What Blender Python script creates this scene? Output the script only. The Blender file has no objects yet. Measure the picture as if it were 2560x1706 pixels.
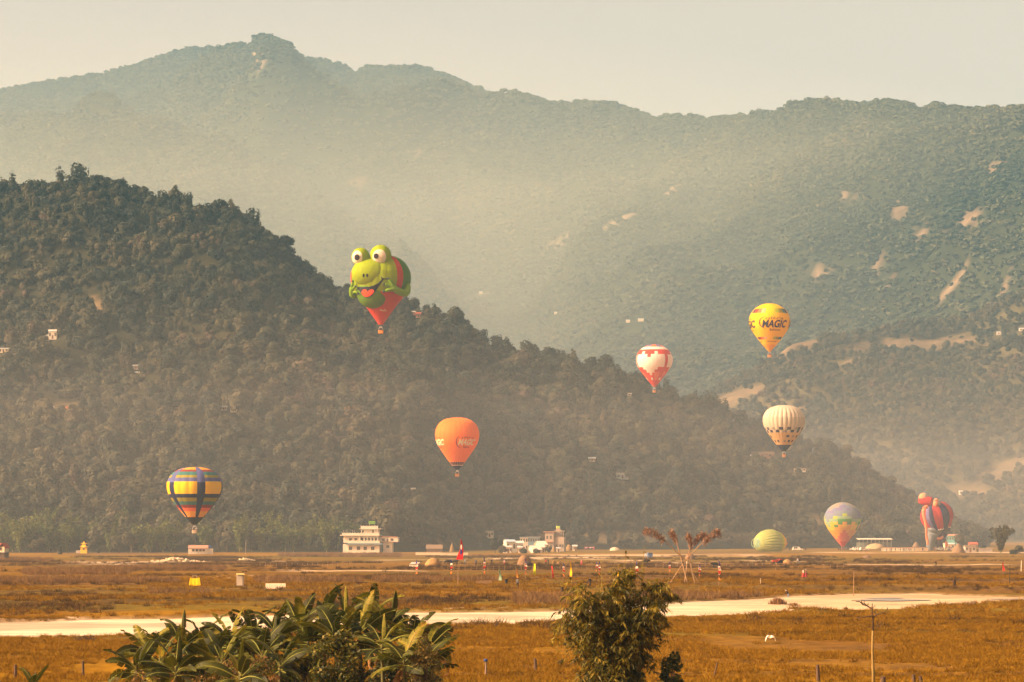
import bpy, bmesh, math, random
import numpy as np
from mathutils import Vector, Matrix, Euler
R = math.radians
random.seed(7)
SC = bpy.context.scene
COL = SC.collection

# ---------------------------------------------------------------- camera
CAM_H = 9.3
cam_data = bpy.data.cameras.new('camera')
cam = bpy.data.objects.new('camera', cam_data)
COL.objects.link(cam)
cam.location = (0, 0, CAM_H)
cam.rotation_euler = (R(90), 0, 0)
cam_data.sensor_width = 36.0
cam_data.lens = 36.0 * 8082 / 2560
cam_data.shift_y = 477 / 2560
cam_data.clip_start = 1.0
cam_data.clip_end = 60000
SC.camera = cam

# ---------------------------------------------------------------- sky and sun
SUN_EL, SUN_AZ = 31.0, -106.0          # azimuth clockwise from the view direction
W = bpy.data.worlds.new('World'); SC.world = W; W.use_nodes = True
wn = W.node_tree.nodes; wl = W.node_tree.links
sky = wn.new('ShaderNodeTexSky'); sky.sky_type = 'NISHITA'; sky.sun_disc = False
sky.sun_elevation = R(SUN_EL); sky.sun_rotation = R(SUN_AZ)
sky.air_density = 0.6; sky.dust_density = 9.0; sky.ozone_density = 0.0; sky.altitude = 800
wn['Background'].inputs['Strength'].default_value = 0.15
tint = wn.new('ShaderNodeVectorMath'); tint.operation = 'MULTIPLY'; tint.inputs[1].default_value = (2.98, 1.74, 0.95)   # dusty dry season air
wl.new(sky.outputs[0], tint.inputs[0]); wl.new(tint.outputs[0], wn['Background'].inputs['Color'])
sun_d = bpy.data.lights.new('sun', 'SUN'); sun_d.energy = 5.0; sun_d.angle = R(0.6)
sun_d.color = (1.0, 0.89, 0.68)
sun = bpy.data.objects.new('sun', sun_d); COL.objects.link(sun)
az = R(SUN_AZ); el = R(SUN_EL)
sdir = Vector((math.sin(az) * math.cos(el), math.cos(az) * math.cos(el), math.sin(el)))
sun.rotation_euler = (-sdir).to_track_quat('-Z', 'Y').to_euler()
sun.location = (-300, -300, 600)
vs = SC.view_settings
vs.view_transform = 'Standard'; vs.look = 'None'; vs.exposure = 0.33; vs.gamma = 1.0
SC.render.film_transparent = False
cy = SC.cycles
cy.use_denoising = True
cy.max_bounces = 5; cy.diffuse_bounces = 2; cy.glossy_bounces = 1; cy.transmission_bounces = 2
cy.transparent_max_bounces = 4; cy.volume_bounces = 1
cy.use_adaptive_sampling = True; cy.adaptive_threshold = 0.02

# ---------------------------------------------------------------- geometry helpers
F = 8082.0; HOR = 1330.0
def P(px, py, d):
    return Vector(((px - 1280) / F * d, d, CAM_H + (HOR - py) / F * d))
def dist_of(py):
    return CAM_H * F / (py - HOR)
def G(px, py):
    d = dist_of(py)
    return Vector(((px - 1280) / F * d, d, 0.0))

def hash2(ix, iy, seed):
    h = (ix.astype(np.int64) * 374761393 + iy.astype(np.int64) * 668265263 + seed * 1442695041) & 0xFFFFFFFF
    h = ((h ^ (h >> 13)) * 1274126177) & 0xFFFFFFFF
    h = (h ^ (h >> 16)) & 0xFFFFFFFF
    return h.astype(np.float64) / 4294967295.0
def vnoise(x, y, seed=0):
    x = np.asarray(x, float); y = np.asarray(y, float)
    ix = np.floor(x); iy = np.floor(y); fx = x - ix; fy = y - iy
    fx = fx * fx * (3 - 2 * fx); fy = fy * fy * (3 - 2 * fy)
    a = hash2(ix, iy, seed); b = hash2(ix + 1, iy, seed); c = hash2(ix, iy + 1, seed); d = hash2(ix + 1, iy + 1, seed)
    return (a * (1 - fx) + b * fx) * (1 - fy) + (c * (1 - fx) + d * fx) * fy
def fbm(x, y, seed=0, octv=4):
    s = 0; a = 0.5; t = 0
    for k in range(octv):
        s = s + a * vnoise(x * 2 ** k, y * 2 ** k, seed + 17 * k); t += a; a *= 0.5
    return s / t
def ridged(x, y, seed=0, octv=4):
    s = 0; a = 0.5; t = 0
    for k in range(octv):
        s = s + a * (1 - np.abs(2 * vnoise(x * 2 ** k, y * 2 ** k, seed + 31 * k) - 1)); t += a; a *= 0.5
    return s / t
def sstep(a, b, x):
    t = np.clip((x - a) / (b - a), 0, 1); return t * t * (3 - 2 * t)

def link(name, mesh, parent=None):
    o = bpy.data.objects.new(name, mesh); COL.objects.link(o)
    if parent is not None: o.parent = parent
    return o
def tag(o, label=None, cat=None, group=None, kind=None):
    if label: o['label'] = label
    if cat: o['category'] = cat
    if group: o['group'] = group
    if kind: o['kind'] = kind
    return o
def empty(name, loc=(0, 0, 0), rz=0.0):
    o = bpy.data.objects.new(name, None); COL.objects.link(o)
    o.location = loc; o.rotation_euler = (0, 0, rz); o.empty_display_size = 0.2
    return o
def np_mesh(name, v, f, mats=(), smooth=False, midx=None):
    """v (n,3), f (m,k) arrays -> mesh"""
    v = np.asarray(v, np.float32); f = np.asarray(f, np.int32)
    me = bpy.data.meshes.new(name)
    me.vertices.add(len(v)); me.vertices.foreach_set('co', v.ravel())
    k = f.shape[1]
    me.loops.add(f.size); me.loops.foreach_set('vertex_index', f.ravel())
    me.polygons.add(len(f))
    me.polygons.foreach_set('loop_start', np.arange(0, f.size, k, dtype=np.int32))
    me.polygons.foreach_set('loop_total', np.full(len(f), k, np.int32))
    if midx is not None: me.polygons.foreach_set('material_index', np.asarray(midx, np.int32))
    me.update(calc_edges=True)
    if smooth: me.polygons.foreach_set('use_smooth', np.ones(len(f), bool))
    for m in mats: me.materials.append(m)
    me.validate()
    return me
def set_color(me, cols, name='Col'):
    a = me.color_attributes.new(name, 'FLOAT_COLOR', 'POINT')
    c = np.ones((len(cols), 4), np.float32); c[:, :3] = cols
    a.data.foreach_set('color', c.ravel())

class MB:
    """collects shapes into one mesh"""
    def __init__(s): s.v = []; s.f = []; s.m = []
    def face(s, pts, m=0):
        n = len(s.v); s.v += [tuple(p) for p in pts]; s.f.append(tuple(range(n, n + len(pts)))); s.m.append(m)
        return s
    def box(s, x0, x1, y0, y1, z0, z1, m=0):
        n = len(s.v)
        s.v += [(x0, y0, z0), (x1, y0, z0), (x1, y1, z0), (x0, y1, z0), (x0, y0, z1), (x1, y0, z1), (x1, y1, z1), (x0, y1, z1)]
        for q in ((0, 3, 2, 1), (4, 5, 6, 7), (0, 1, 5, 4), (1, 2, 6, 5), (2, 3, 7, 6), (3, 0, 4, 7)):
            s.f.append(tuple(n + i for i in q)); s.m.append(m)
        return s
    def prism(s, poly, axis, a0, a1, m=0):
        """poly: 2-D points, extruded along axis 'x','y','z'"""
        n = len(s.v); k = len(poly)
        for a in (a0, a1):
            for (p, q) in poly:
                s.v.append({'x': (a, p, q), 'y': (p, a, q), 'z': (p, q, a)}[axis])
        s.f.append(tuple(n + i for i in range(k))); s.m.append(m)
        s.f.append(tuple(n + k + i for i in reversed(range(k)))); s.m.append(m)
        for i in range(k):
            j = (i + 1) % k
            s.f.append((n + i, n + k + i, n + k + j, n + j)); s.m.append(m)
        return s
    def tube(s, pts, rad, seg=6, m=0, cap=True):
        pts = [Vector(p) for p in pts]; n0 = len(s.v)
        if not hasattr(rad, '__len__'): rad = [rad] * len(pts)
        for i, p in enumerate(pts):
            t = (pts[min(i + 1, len(pts) - 1)] - pts[max(i - 1, 0)])
            t = t.normalized() if t.length > 1e-9 else Vector((0, 0, 1))
            a = Vector((0, 0, 1)) if abs(t.z) < 0.9 else Vector((1, 0, 0))
            u = t.cross(a).normalized(); w = t.cross(u)
            for k in range(seg):
                th = 2 * math.pi * k / seg
                s.v.append(tuple(p + (u * math.cos(th) + w * math.sin(th)) * rad[i]))
        for i in range(len(pts) - 1):
            for k in range(seg):
                k2 = (k + 1) % seg
                s.f.append((n0 + i * seg + k, n0 + i * seg + k2, n0 + (i + 1) * seg + k2, n0 + (i + 1) * seg + k)); s.m.append(m)
        if cap:
            s.f.append(tuple(n0 + k for k in reversed(range(seg)))); s.m.append(m)
            e = n0 + (len(pts) - 1) * seg
            s.f.append(tuple(e + k for k in range(seg))); s.m.append(m)
        return s
    def ell(s, c, r, nu=16, nv=10, m=0, rot=None):
        n0 = len(s.v); c = Vector(c)
        for j in range(nv + 1):
            ph = math.pi * j / nv
            for i in range(nu):
                th = 2 * math.pi * i / nu
                p = Vector((r[0] * math.sin(ph) * math.cos(th), r[1] * math.sin(ph) * math.sin(th), r[2] * math.cos(ph)))
                if rot is not None: p = rot @ p
                s.v.append(tuple(c + p))
        for j in range(nv):
            for i in range(nu):
                i2 = (i + 1) % nu
                s.f.append((n0 + j * nu + i, n0 + (j + 1) * nu + i, n0 + (j + 1) * nu + i2, n0 + j * nu + i2)); s.m.append(m)
        return s
    def lathe(s, prof, seg=16, m=0, c=(0, 0, 0)):
        n0 = len(s.v)
        for (r, z) in prof:
            for k in range(seg):
                th = 2 * math.pi * k / seg
                s.v.append((c[0] + r * math.cos(th), c[1] + r * math.sin(th), c[2] + z))
        for i in range(len(prof) - 1):
            for k in range(seg):
                k2 = (k + 1) % seg
                s.f.append((n0 + i * seg + k, n0 + i * seg + k2, n0 + (i + 1) * seg + k2, n0 + (i + 1) * seg + k)); s.m.append(m)
        return s
    def mesh(s, name, mats, smooth=False):
        me = bpy.data.meshes.new(name); me.from_pydata(s.v, [], s.f)
        if not isinstance(mats, (list, tuple)): mats = [mats]
        for m in mats: me.materials.append(m)
        if any(s.m): me.polygons.foreach_set('material_index', s.m)
        if smooth: me.polygons.foreach_set('use_smooth', [True] * len(s.f))
        me.update(); return me
    def build(s, name, mats, parent=None, smooth=False, loc=None):
        o = link(name, s.mesh(name, mats, smooth), parent)
        if loc is not None: o.location = loc
        return o

# ---------------------------------------------------------------- materials
MATS = {}
def mat(name, color, rough=0.85, vary=0.12, scale=2.0, bump=0.0, spec=0.2, stretch=None):
    """principled material with object-space noise variation"""
    if name in MATS: return MATS[name]
    m = bpy.data.materials.new(name); m.use_nodes = True
    nt = m.node_tree; b = nt.nodes['Principled BSDF']
    b.inputs['Roughness'].default_value = rough; b.inputs['Specular IOR Level'].default_value = spec
    tc = nt.nodes.new('ShaderNodeTexCoord'); no = nt.nodes.new('ShaderNodeTexNoise')
    no.inputs['Scale'].default_value = scale; no.inputs['Detail'].default_value = 4
    if stretch:
        mp = nt.nodes.new('ShaderNodeMapping'); mp.inputs['Scale'].default_value = stretch
        nt.links.new(tc.outputs['Object'], mp.inputs['Vector']); nt.links.new(mp.outputs[0], no.inputs['Vector'])
    else:
        nt.links.new(tc.outputs['Object'], no.inputs['Vector'])
    mx = nt.nodes.new('ShaderNodeMix'); mx.data_type = 'RGBA'
    c = color
    mx.inputs['A'].default_value = (c[0] * (1 - vary), c[1] * (1 - vary), c[2] * (1 - vary), 1)
    mx.inputs['B'].default_value = (min(1, c[0] * (1 + vary)), min(1, c[1] * (1 + vary)), min(1, c[2] * (1 + vary)), 1)
    nt.links.new(no.outputs['Fac'], mx.inputs['Factor']); nt.links.new(mx.outputs['Result'], b.inputs['Base Color'])
    if bump:
        bp = nt.nodes.new('ShaderNodeBump'); bp.inputs['Strength'].default_value = bump; bp.inputs['Distance'].default_value = 0.1
        nt.links.new(no.outputs['Fac'], bp.inputs['Height']); nt.links.new(bp.outputs[0], b.inputs['Normal'])
    MATS[name] = m; return m
def fabric(name, color, trans=0.30, rough=0.6):
    """balloon cloth: diffuse with some light coming through"""
    if name in MATS: return MATS[name]
    m = bpy.data.materials.new(name); m.use_nodes = True
    nt = m.node_tree; b = nt.nodes['Principled BSDF']; out = nt.nodes['Material Output']
    tc = nt.nodes.new('ShaderNodeTexCoord'); no = nt.nodes.new('ShaderNodeTexNoise')
    no.inputs['Scale'].default_value = 0.5; no.inputs['Detail'].default_value = 3
    nt.links.new(tc.outputs['Object'], no.inputs['Vector'])
    mx = nt.nodes.new('ShaderNodeMix'); mx.data_type = 'RGBA'
    mx.inputs['A'].default_value = (*[k * 0.94 for k in color], 1); mx.inputs['B'].default_value = (*[min(1, k * 1.05) for k in color], 1)
    nt.links.new(no.outputs['Fac'], mx.inputs['Factor'])
    nt.links.new(mx.outputs['Result'], b.inputs['Base Color'])
    b.inputs['Roughness'].default_value = rough; b.inputs['Specular IOR Level'].default_value = 0.1
    wv = nt.nodes.new('ShaderNodeTexNoise'); wv.inputs['Scale'].default_value = 1.1; wv.inputs['Detail'].default_value = 5
    nt.links.new(tc.outputs['Object'], wv.inputs['Vector'])
    bp = nt.nodes.new('ShaderNodeBump'); bp.inputs['Strength'].default_value = 0.55; bp.inputs['Distance'].default_value = 0.35
    nt.links.new(wv.outputs['Fac'], bp.inputs['Height']); nt.links.new(bp.outputs[0], b.inputs['Normal'])
    tr = nt.nodes.new('ShaderNodeBsdfTranslucent'); nt.links.new(mx.outputs['Result'], tr.inputs['Color'])
    ms = nt.nodes.new('ShaderNodeMixShader'); ms.inputs[0].default_value = trans
    nt.links.new(b.outputs[0], ms.inputs[1]); nt.links.new(tr.outputs[0], ms.inputs[2]); nt.links.new(ms.outputs[0], out.inputs[0])
    MATS[name] = m; return m
def leafmat(name, ramp, trans=0.25, attr=None, rough=0.7, spec=0.2, hue_noise=None, loc_noise=None):
    """foliage: colour picked from a ramp by the per-instance random value or by a point attribute"""
    if name in MATS: return MATS[name]
    m = bpy.data.materials.new(name); m.use_nodes = True
    nt = m.node_tree; b = nt.nodes['Principled BSDF']; out = nt.nodes['Material Output']
    cr = nt.nodes.new('ShaderNodeValToRGB'); e = cr.color_ramp.elements
    while len(e) < len(ramp): e.new(0.5)
    for i, (p, c) in enumerate(ramp): e[i].position = p; e[i].color = (*c, 1)
    oi = nt.nodes.new('ShaderNodeObjectInfo')
    src = oi.outputs['Random']
    if attr:
        at = nt.nodes.new('ShaderNodeAttribute'); at.attribute_name = attr
        src = at.outputs['Fac']
        if hue_noise:
            ad = nt.nodes.new('ShaderNodeMath'); ad.operation = 'MULTIPLY_ADD'; ad.inputs[1].default_value = hue_noise
            nt.links.new(oi.outputs['Random'], ad.inputs[0]); nt.links.new(at.outputs['Fac'], ad.inputs[2]); src = ad.outputs[0]
            if loc_noise:
                ln = nt.nodes.new('ShaderNodeTexNoise'); ln.inputs['Scale'].default_value = loc_noise; ln.inputs['Detail'].default_value = 3
                nt.links.new(oi.outputs['Location'], ln.inputs['Vector'])
                mr = nt.nodes.new('ShaderNodeMapRange'); mr.inputs['From Min'].default_value = .32; mr.inputs['From Max'].default_value = .68; mr.inputs['To Min'].default_value = -.30; mr.inputs['To Max'].default_value = .38
                nt.links.new(ln.outputs['Fac'], mr.inputs['Value'])
                a2 = nt.nodes.new('ShaderNodeMath'); a2.operation = 'ADD'; nt.links.new(src, a2.inputs[0]); nt.links.new(mr.outputs[0], a2.inputs[1]); src = a2.outputs[0]
    nt.links.new(src, cr.inputs[0]); nt.links.new(cr.outputs[0], b.inputs['Base Color'])
    b.inputs['Roughness'].default_value = rough; b.inputs['Specular IOR Level'].default_value = spec
    if trans > 0:
        tr = nt.nodes.new('ShaderNodeBsdfTranslucent'); nt.links.new(cr.outputs[0], tr.inputs['Color'])
        ms = nt.nodes.new('ShaderNodeMixShader'); ms.inputs[0].default_value = trans
        nt.links.new(b.outputs[0], ms.inputs[1]); nt.links.new(tr.outputs[0], ms.inputs[2]); nt.links.new(ms.outputs[0], out.inputs[0])
    MATS[name] = m; return m
def attrmat(name, nscale=0.6, amount=0.35, rough=0.95, bump=0.3, stretch=(1, 1, 1), fine=6.0):
    """terrain: colour attribute times multi-scale noise"""
    m = bpy.data.materials.new(name); m.use_nodes = True
    nt = m.node_tree; b = nt.nodes['Principled BSDF']
    b.inputs['Roughness'].default_value = rough; b.inputs['Specular IOR Level'].default_value = 0.02
    at = nt.nodes.new('ShaderNodeAttribute'); at.attribute_name = 'Col'
    tc = nt.nodes.new('ShaderNodeTexCoord'); mp = nt.nodes.new('ShaderNodeMapping'); mp.inputs['Scale'].default_value = stretch
    nt.links.new(tc.outputs['Object'], mp.inputs['Vector'])
    n1 = nt.nodes.new('ShaderNodeTexNoise'); n1.inputs['Scale'].default_value = nscale; n1.inputs['Detail'].default_value = 8; n1.inputs['Roughness'].default_value = 0.65
    nt.links.new(mp.outputs[0], n1.inputs['Vector'])
    mr = nt.nodes.new('ShaderNodeMapRange'); mr.inputs['From Min'].default_value = 0.3; mr.inputs['From Max'].default_value = 0.7
    mr.inputs['To Min'].default_value = 1 - amount; mr.inputs['To Max'].default_value = 1 + amount
    nt.links.new(n1.outputs['Fac'], mr.inputs['Value'])
    vm = nt.nodes.new('ShaderNodeVectorMath'); vm.operation = 'SCALE'
    nt.links.new(at.outputs['Color'], vm.inputs[0]); nt.links.new(mr.outputs[0], vm.inputs['Scale'])
    nt.links.new(vm.outputs[0], b.inputs['Base Color'])
    if bump:
        bp = nt.nodes.new('ShaderNodeBump'); bp.inputs['Strength'].default_value = bump; bp.inputs['Distance'].default_value = 1.0 / fine
        nt.links.new(n1.outputs['Fac'], bp.inputs['Height']); nt.links.new(bp.outputs[0], b.inputs['Normal'])
    MATS[name] = m; return m

def scatter(name, pts, rot, scl, idx, protos, label=None, cat=None):
    """one object that carries instances of the proto meshes on its points (uncountable stuff)"""
    n = len(pts)
    me = bpy.data.meshes.new(name); me.vertices.add(n); me.vertices.foreach_set('co', np.asarray(pts, np.float32).ravel())
    def attr(nm, ty, data, fld):
        a = me.attributes.new(nm, ty, 'POINT'); a.data.foreach_set(fld, np.asarray(data).ravel())
    attr('irot', 'FLOAT_VECTOR', np.asarray(rot, np.float32), 'vector')
    attr('iscl', 'FLOAT_VECTOR', np.asarray(scl, np.float32), 'vector')
    attr('iidx', 'INT', np.asarray(idx, np.int32), 'value')
    o = link(name, me)
    pc = bpy.data.collections.new(name + '_kinds')
    for k, pm in enumerate(protos):
        po = bpy.data.objects.new('%s_kind_%02d' % (name, k), pm); pc.objects.link(po)
    ng = bpy.data.node_groups.new(name, 'GeometryNodeTree')
    ng.interface.new_socket(name='Geometry', in_out='INPUT', socket_type='NodeSocketGeometry')
    ng.interface.new_socket(name='Geometry', in_out='OUTPUT', socket_type='NodeSocketGeometry')
    nn = ng.nodes
    gi = nn.new('NodeGroupInput'); go = nn.new('NodeGroupOutput')
    ci = nn.new('GeometryNodeCollectionInfo'); ci.inputs['Collection'].default_value = pc
    ci.inputs['Separate Children'].default_value = True; ci.inputs['Reset Children'].default_value = True
    ip = nn.new('GeometryNodeInstanceOnPoints'); ip.inputs['Pick Instance'].default_value = True
    def na(nm, ty):
        q = nn.new('GeometryNodeInputNamedAttribute'); q.data_type = ty; q.inputs['Name'].default_value = nm; return q
    a1 = na('irot', 'FLOAT_VECTOR'); a2 = na('iscl', 'FLOAT_VECTOR'); a3 = na('iidx', 'INT')
    L = ng.links.new
    L(gi.outputs[0], ip.inputs['Points']); L(ci.outputs[0], ip.inputs['Instance'])
    L(a3.outputs[0], ip.inputs['Instance Index']); L(a1.outputs[0], ip.inputs['Rotation']); L(a2.outputs[0], ip.inputs['Scale'])
    L(ip.outputs[0], go.inputs[0])
    md = o.modifiers.new('scatter', 'NODES'); md.node_group = ng
    tag(o, label, cat, kind='stuff')
    return o

def leaf_cloud(rng, lobes, n, size, flat=0.55, shell=0.55, lance=1.0, attr=True, updown=0.0):
    """n leaf-clump quads through a set of ellipsoid lobes (cx,cy,cz,rx,ry,rz) -> verts, faces, per-vertex tone"""
    lobes = np.asarray(lobes, float)
    wgt = (lobes[:, 3] * lobes[:, 4] + lobes[:, 4] * lobes[:, 5]); wgt = wgt / wgt.sum()
    li = rng.choice(len(lobes), n, p=wgt)
    d = rng.normal(size=(n, 3)); d /= np.linalg.norm(d, axis=1)[:, None]
    r = shell + (1 - shell) * rng.random(n) ** 0.5
    r *= 1 + 0.12 * rng.normal(size=n)
    c = lobes[li, :3] + d * lobes[li, 3:6] * r[:, None]
    nrm = d * flat + rng.normal(size=(n, 3)) * (1 - flat) + np.array([0, 0, 0.25]); nrm /= np.linalg.norm(nrm, axis=1)[:, None]
    t = np.cross(nrm, rng.normal(size=(n, 3)))
    if updown: t = t + np.array([0, 0, -updown])
    t -= nrm * (t * nrm).sum(1)[:, None]; t /= np.linalg.norm(t, axis=1)[:, None] + 1e-9
    b = np.cross(nrm, t)
    s = size * (0.6 + 0.8 * rng.random(n))[:, None]
    v = np.empty((n, 4, 3))
    bend = nrm * s * 0.18
    v[:, 0] = c - t * s; v[:, 1] = c + b * s * 0.62 / lance + bend; v[:, 2] = c + t * s; v[:, 3] = c - b * s * 0.62 / lance + bend
    f = np.arange(n * 4).reshape(n, 4)
    tone = np.repeat(rng.random(n), 4)
    return v.reshape(-1, 3), f, tone
def set_tone(me, tone):
    a = me.attributes.new('tone', 'FLOAT', 'POINT'); a.data.foreach_set('value', np.asarray(tone, np.float32))
# ================================================================= THE SETTING
rng = np.random.default_rng(11)
def interp(px, tab, k):
    t = np.asarray(tab, float); return np.interp(px, t[:, 0], t[:, k])

# ---- ground -----------------------------------------------------
RIV_UP = [(-900, 1562), (0, 1556), (640, 1540), (1140, 1532), (1420, 1527), (1560, 1516), (1700, 1507), (1900, 1497), (1990, 1490), (2100, 1487), (2300, 1485), (2560, 1496), (3400, 1500)]
RIV_LO = [(-900, 1612), (0, 1604), (420, 1592), (640, 1585), (1000, 1575), (1140, 1571), (1280, 1568), (1420, 1562), (1700, 1550), (1900, 1541), (2000, 1533), (2150, 1531), (2250, 1528), (2330, 1520), (2430, 1515), (2560, 1508), (3400, 1506)]
BED_Z = -0.32
def riv_d(u, tab):
    px = u * F + 1280
    return (CAM_H - BED_Z) * F / (interp(px, tab, 1) - HOR)
BUNDS = [(-200, 760, 1515, 1505, .55), (-200, 420, 1467, 1463, .35), (-200, 700, 1481, 1478, .25), (640, 1320, 1480, 1476, .3), (640, 1280, 1500, 1497, .35),
         (1850, 2900, 1474, 1482, .8), (1900, 2900, 1456, 1453, .55), (1300, 1900, 1463, 1461, .35), (1900, 2900, 1441, 1437, .45), (1700, 2900, 1427, 1421, .4),
         (560, 1500, 1426, 1421, .35), (1000, 2000, 1413, 1409, .35), (1650, 2900, 1557, 1566, .3), (1850, 2900, 1570, 1562, .22), (2050, 2900, 1586, 1580, .22),
         (1250, 2000, 1592, 1600, .14), (2000, 2700, 1622, 1617, .14), (1100, 1500, 1625, 1630, .12), (-100, 500, 1648, 1655, .12), (1700, 2600, 1656, 1650, .14),
         (-100, 640, 1412, 1410, .35), (-100, 800, 1430, 1428, .35), (2100, 2900, 1405, 1402, .35), (1200, 2100, 1400, 1397, .3), (600, 2900, 1692, 1688, .22)]
rb = random.Random(5)
for k in range(46):
    py = 1392 + (rb.random() ** 1.6) * 290; px = rb.uniform(-100, 2600); w = rb.uniform(120, 460)
    BUNDS.append((px - w / 2, px + w / 2, py, py + rb.uniform(-3, 3), rb.uniform(.1, .28)))
def ground_fn(x, y):
    x = np.asarray(x, float); y = np.asarray(y, float)
    ys = np.maximum(y, 20.0); u = x / ys; px = u * F + 1280
    z = 0.25 * (fbm(x / 40, y / 60, 3) - 0.5) + 0.16 * (fbm(x / 5, y / 9, 5, 3) - 0.5)
    bank = np.zeros_like(z)
    shp = z.shape; z = z.ravel(); bank = bank.ravel(); pxr = np.broadcast_to(px, shp).ravel(); ysr = np.broadcast_to(ys, shp).ravel()
    for i, (p0, p1, y0, y1, h) in enumerate(BUNDS):
        dm = CAM_H * F / (min(y0, y1) - 4 - HOR); dn_ = CAM_H * F / (max(y0, y1) + 4 - HOR)
        w_ = np.nonzero((pxr > p0) & (pxr < p1) & (ysr > dn_ * .97) & (ysr < dm * 1.28))[0]
        if not len(w_): continue
        pq = pxr[w_]; yq = ysr[w_]
        py = y0 + (y1 - y0) * np.clip((pq - p0) / (p1 - p0), 0, 1)
        d0 = CAM_H * F / (py - HOR)
        wob = d0 * 0.012 * (fbm(pq / 90, pq * 0 + i * 7.3, 40 + i, 4) - 0.5) * 2
        s = yq - d0 - wob
        ends = sstep(p0, p0 + 60, pq) * (1 - sstep(p1 - 60, p1, pq))
        hh = h * ends * (0.45 + 1.1 * fbm(pq / 45, pq * 0 + i * 3.1, 90 + i, 3))
        w = 0.5 + d0 * 0.0018
        z[w_] += hh * sstep(-w, w, s) * np.exp(-np.clip(s, 0, None) / (d0 * 0.06))
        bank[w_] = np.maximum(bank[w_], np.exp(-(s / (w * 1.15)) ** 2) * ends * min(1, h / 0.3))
    z = z.reshape(shp); bank = bank.reshape(shp)
    du, dl = riv_d(u, RIV_UP), riv_d(u, RIV_LO)
    edge = (fbm(x / 7, y / 12, 21, 4) - 0.5) * 15
    ins = sstep(-1.5, 2.5, ys - dl + edge * 0.5) * sstep(-1.5, 3.5, du - ys + edge)
    z = z * (1 - ins) - 0.75 * ins
    far = sstep(2100, 2600, y)
    return z * (1 - far) , bank, ins
xs = np.concatenate([[-5800, -3500, -2000, -1200, -800, -550], np.arange(-400, 400.1, 2.2), [550, 800, 1200, 2000, 3500, 5800]])
yl = [-150, -60, 20, 80, 130]; d = 160.0
while d < 2050: yl.append(d); d *= 1.0042
yl += [2200, 2600, 3200, 4500, 7000, 12500]
ys = np.array(yl)
X, Y = np.meshgrid(xs, ys)
Z, BK, INS = ground_fn(X, Y)
nx, ny = len(xs), len(ys)
ii = np.arange(ny * nx).reshape(ny, nx)
quads = np.stack([ii[:-1, :-1], ii[:-1, 1:], ii[1:, 1:], ii[1:, :-1]], -1).reshape(-1, 4)
gold = np.array([0.205, 0.108, 0.005]); brown = np.array([0.125, 0.072, 0.020]); rust = np.array([0.145, 0.070, 0.006]); olive = np.array([0.115, 0.088, 0.012]); bank_soil_shade = np.array([0.075, 0.045, 0.022]); pale = np.array([0.44, 0.34, 0.22])
n1 = fbm(X / 55, Y / 80, 51, 5)[..., None]; n2 = fbm(X / 14, Y / 26, 57, 4)[..., None]; n3 = fbm(X / 90, Y / 60, 63, 4)[..., None]
dd = Y[..., None]
C = gold * (1 - sstep(.42, .62, n1)) + brown * sstep(.42, .62, n1)
C = C * (1 - 0.6 * sstep(.5, .68, n2)) + rust * 0.6 * sstep(.5, .68, n2)
C = C * (1 - 0.75 * sstep(.5, .64, n3)) + olive * 0.75 * sstep(.5, .64, n3)
mid = sstep(380, 520, dd) * (1 - sstep(1000, 1200, dd)); C = C * (1 - 0.45 * mid) + brown * 0.45 * mid * (0.7 + 0.6 * n2)
PXG = X / np.maximum(Y, 20) * F + 1280; PYG = HOR + CAM_H * F / np.maximum(Y, 20)
sandm = np.zeros(X.shape)
for (p0, p1, py, hh) in [(-300, 190, 1447, 6), (230, 560, 1449, 3), (480, 760, 1444, 3), (150, 480, 1410, 5), (380, 640, 1402, 2.5), (560, 760, 1404, 1.6), (900, 1160, 1401, 2.0), (1080, 1560, 1397, 4), (1300, 1950, 1389, 3), (1500, 2100, 1404, 2), (-100, 560, 1546, 3), (1080, 1300, 1521, 2.5), (2000, 2700, 1381, 1.5), (660, 1100, 1428, 1.2), (1480, 1800, 1409, 1.2), (2000, 2560, 1413, 1.2)]:
    q = (PYG - py - 4 * (fbm(PXG / 130, PYG * 0 + py, 71, 3) - 0.5)) / hh
    sandm = np.maximum(sandm, np.exp(-q ** 4) * sstep(p0, p0 + 90, PXG) * (1 - sstep(p1 - 90, p1, PXG)) * sstep(.34, .5, fbm(X / 16, Y / 30, 77, 3)))
C = C * (1 - sandm[..., None]) + pale * sandm[..., None]
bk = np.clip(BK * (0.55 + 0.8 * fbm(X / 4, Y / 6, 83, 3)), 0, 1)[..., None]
C = C * (1 - 0.85 * bk) + bank_soil_shade * 0.85 * bk  # dark bands on the bank steps: brown soil with shade painted in
C = C * (1 - INS[..., None]) + pale * 0.9 * INS[..., None]
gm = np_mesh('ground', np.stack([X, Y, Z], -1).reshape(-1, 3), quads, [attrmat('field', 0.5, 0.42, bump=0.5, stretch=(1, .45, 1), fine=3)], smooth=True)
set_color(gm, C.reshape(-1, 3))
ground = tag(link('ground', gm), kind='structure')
def gz(x, y):
    return float(ground_fn(np.array([x]), np.array([y]))[0][0])

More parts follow.
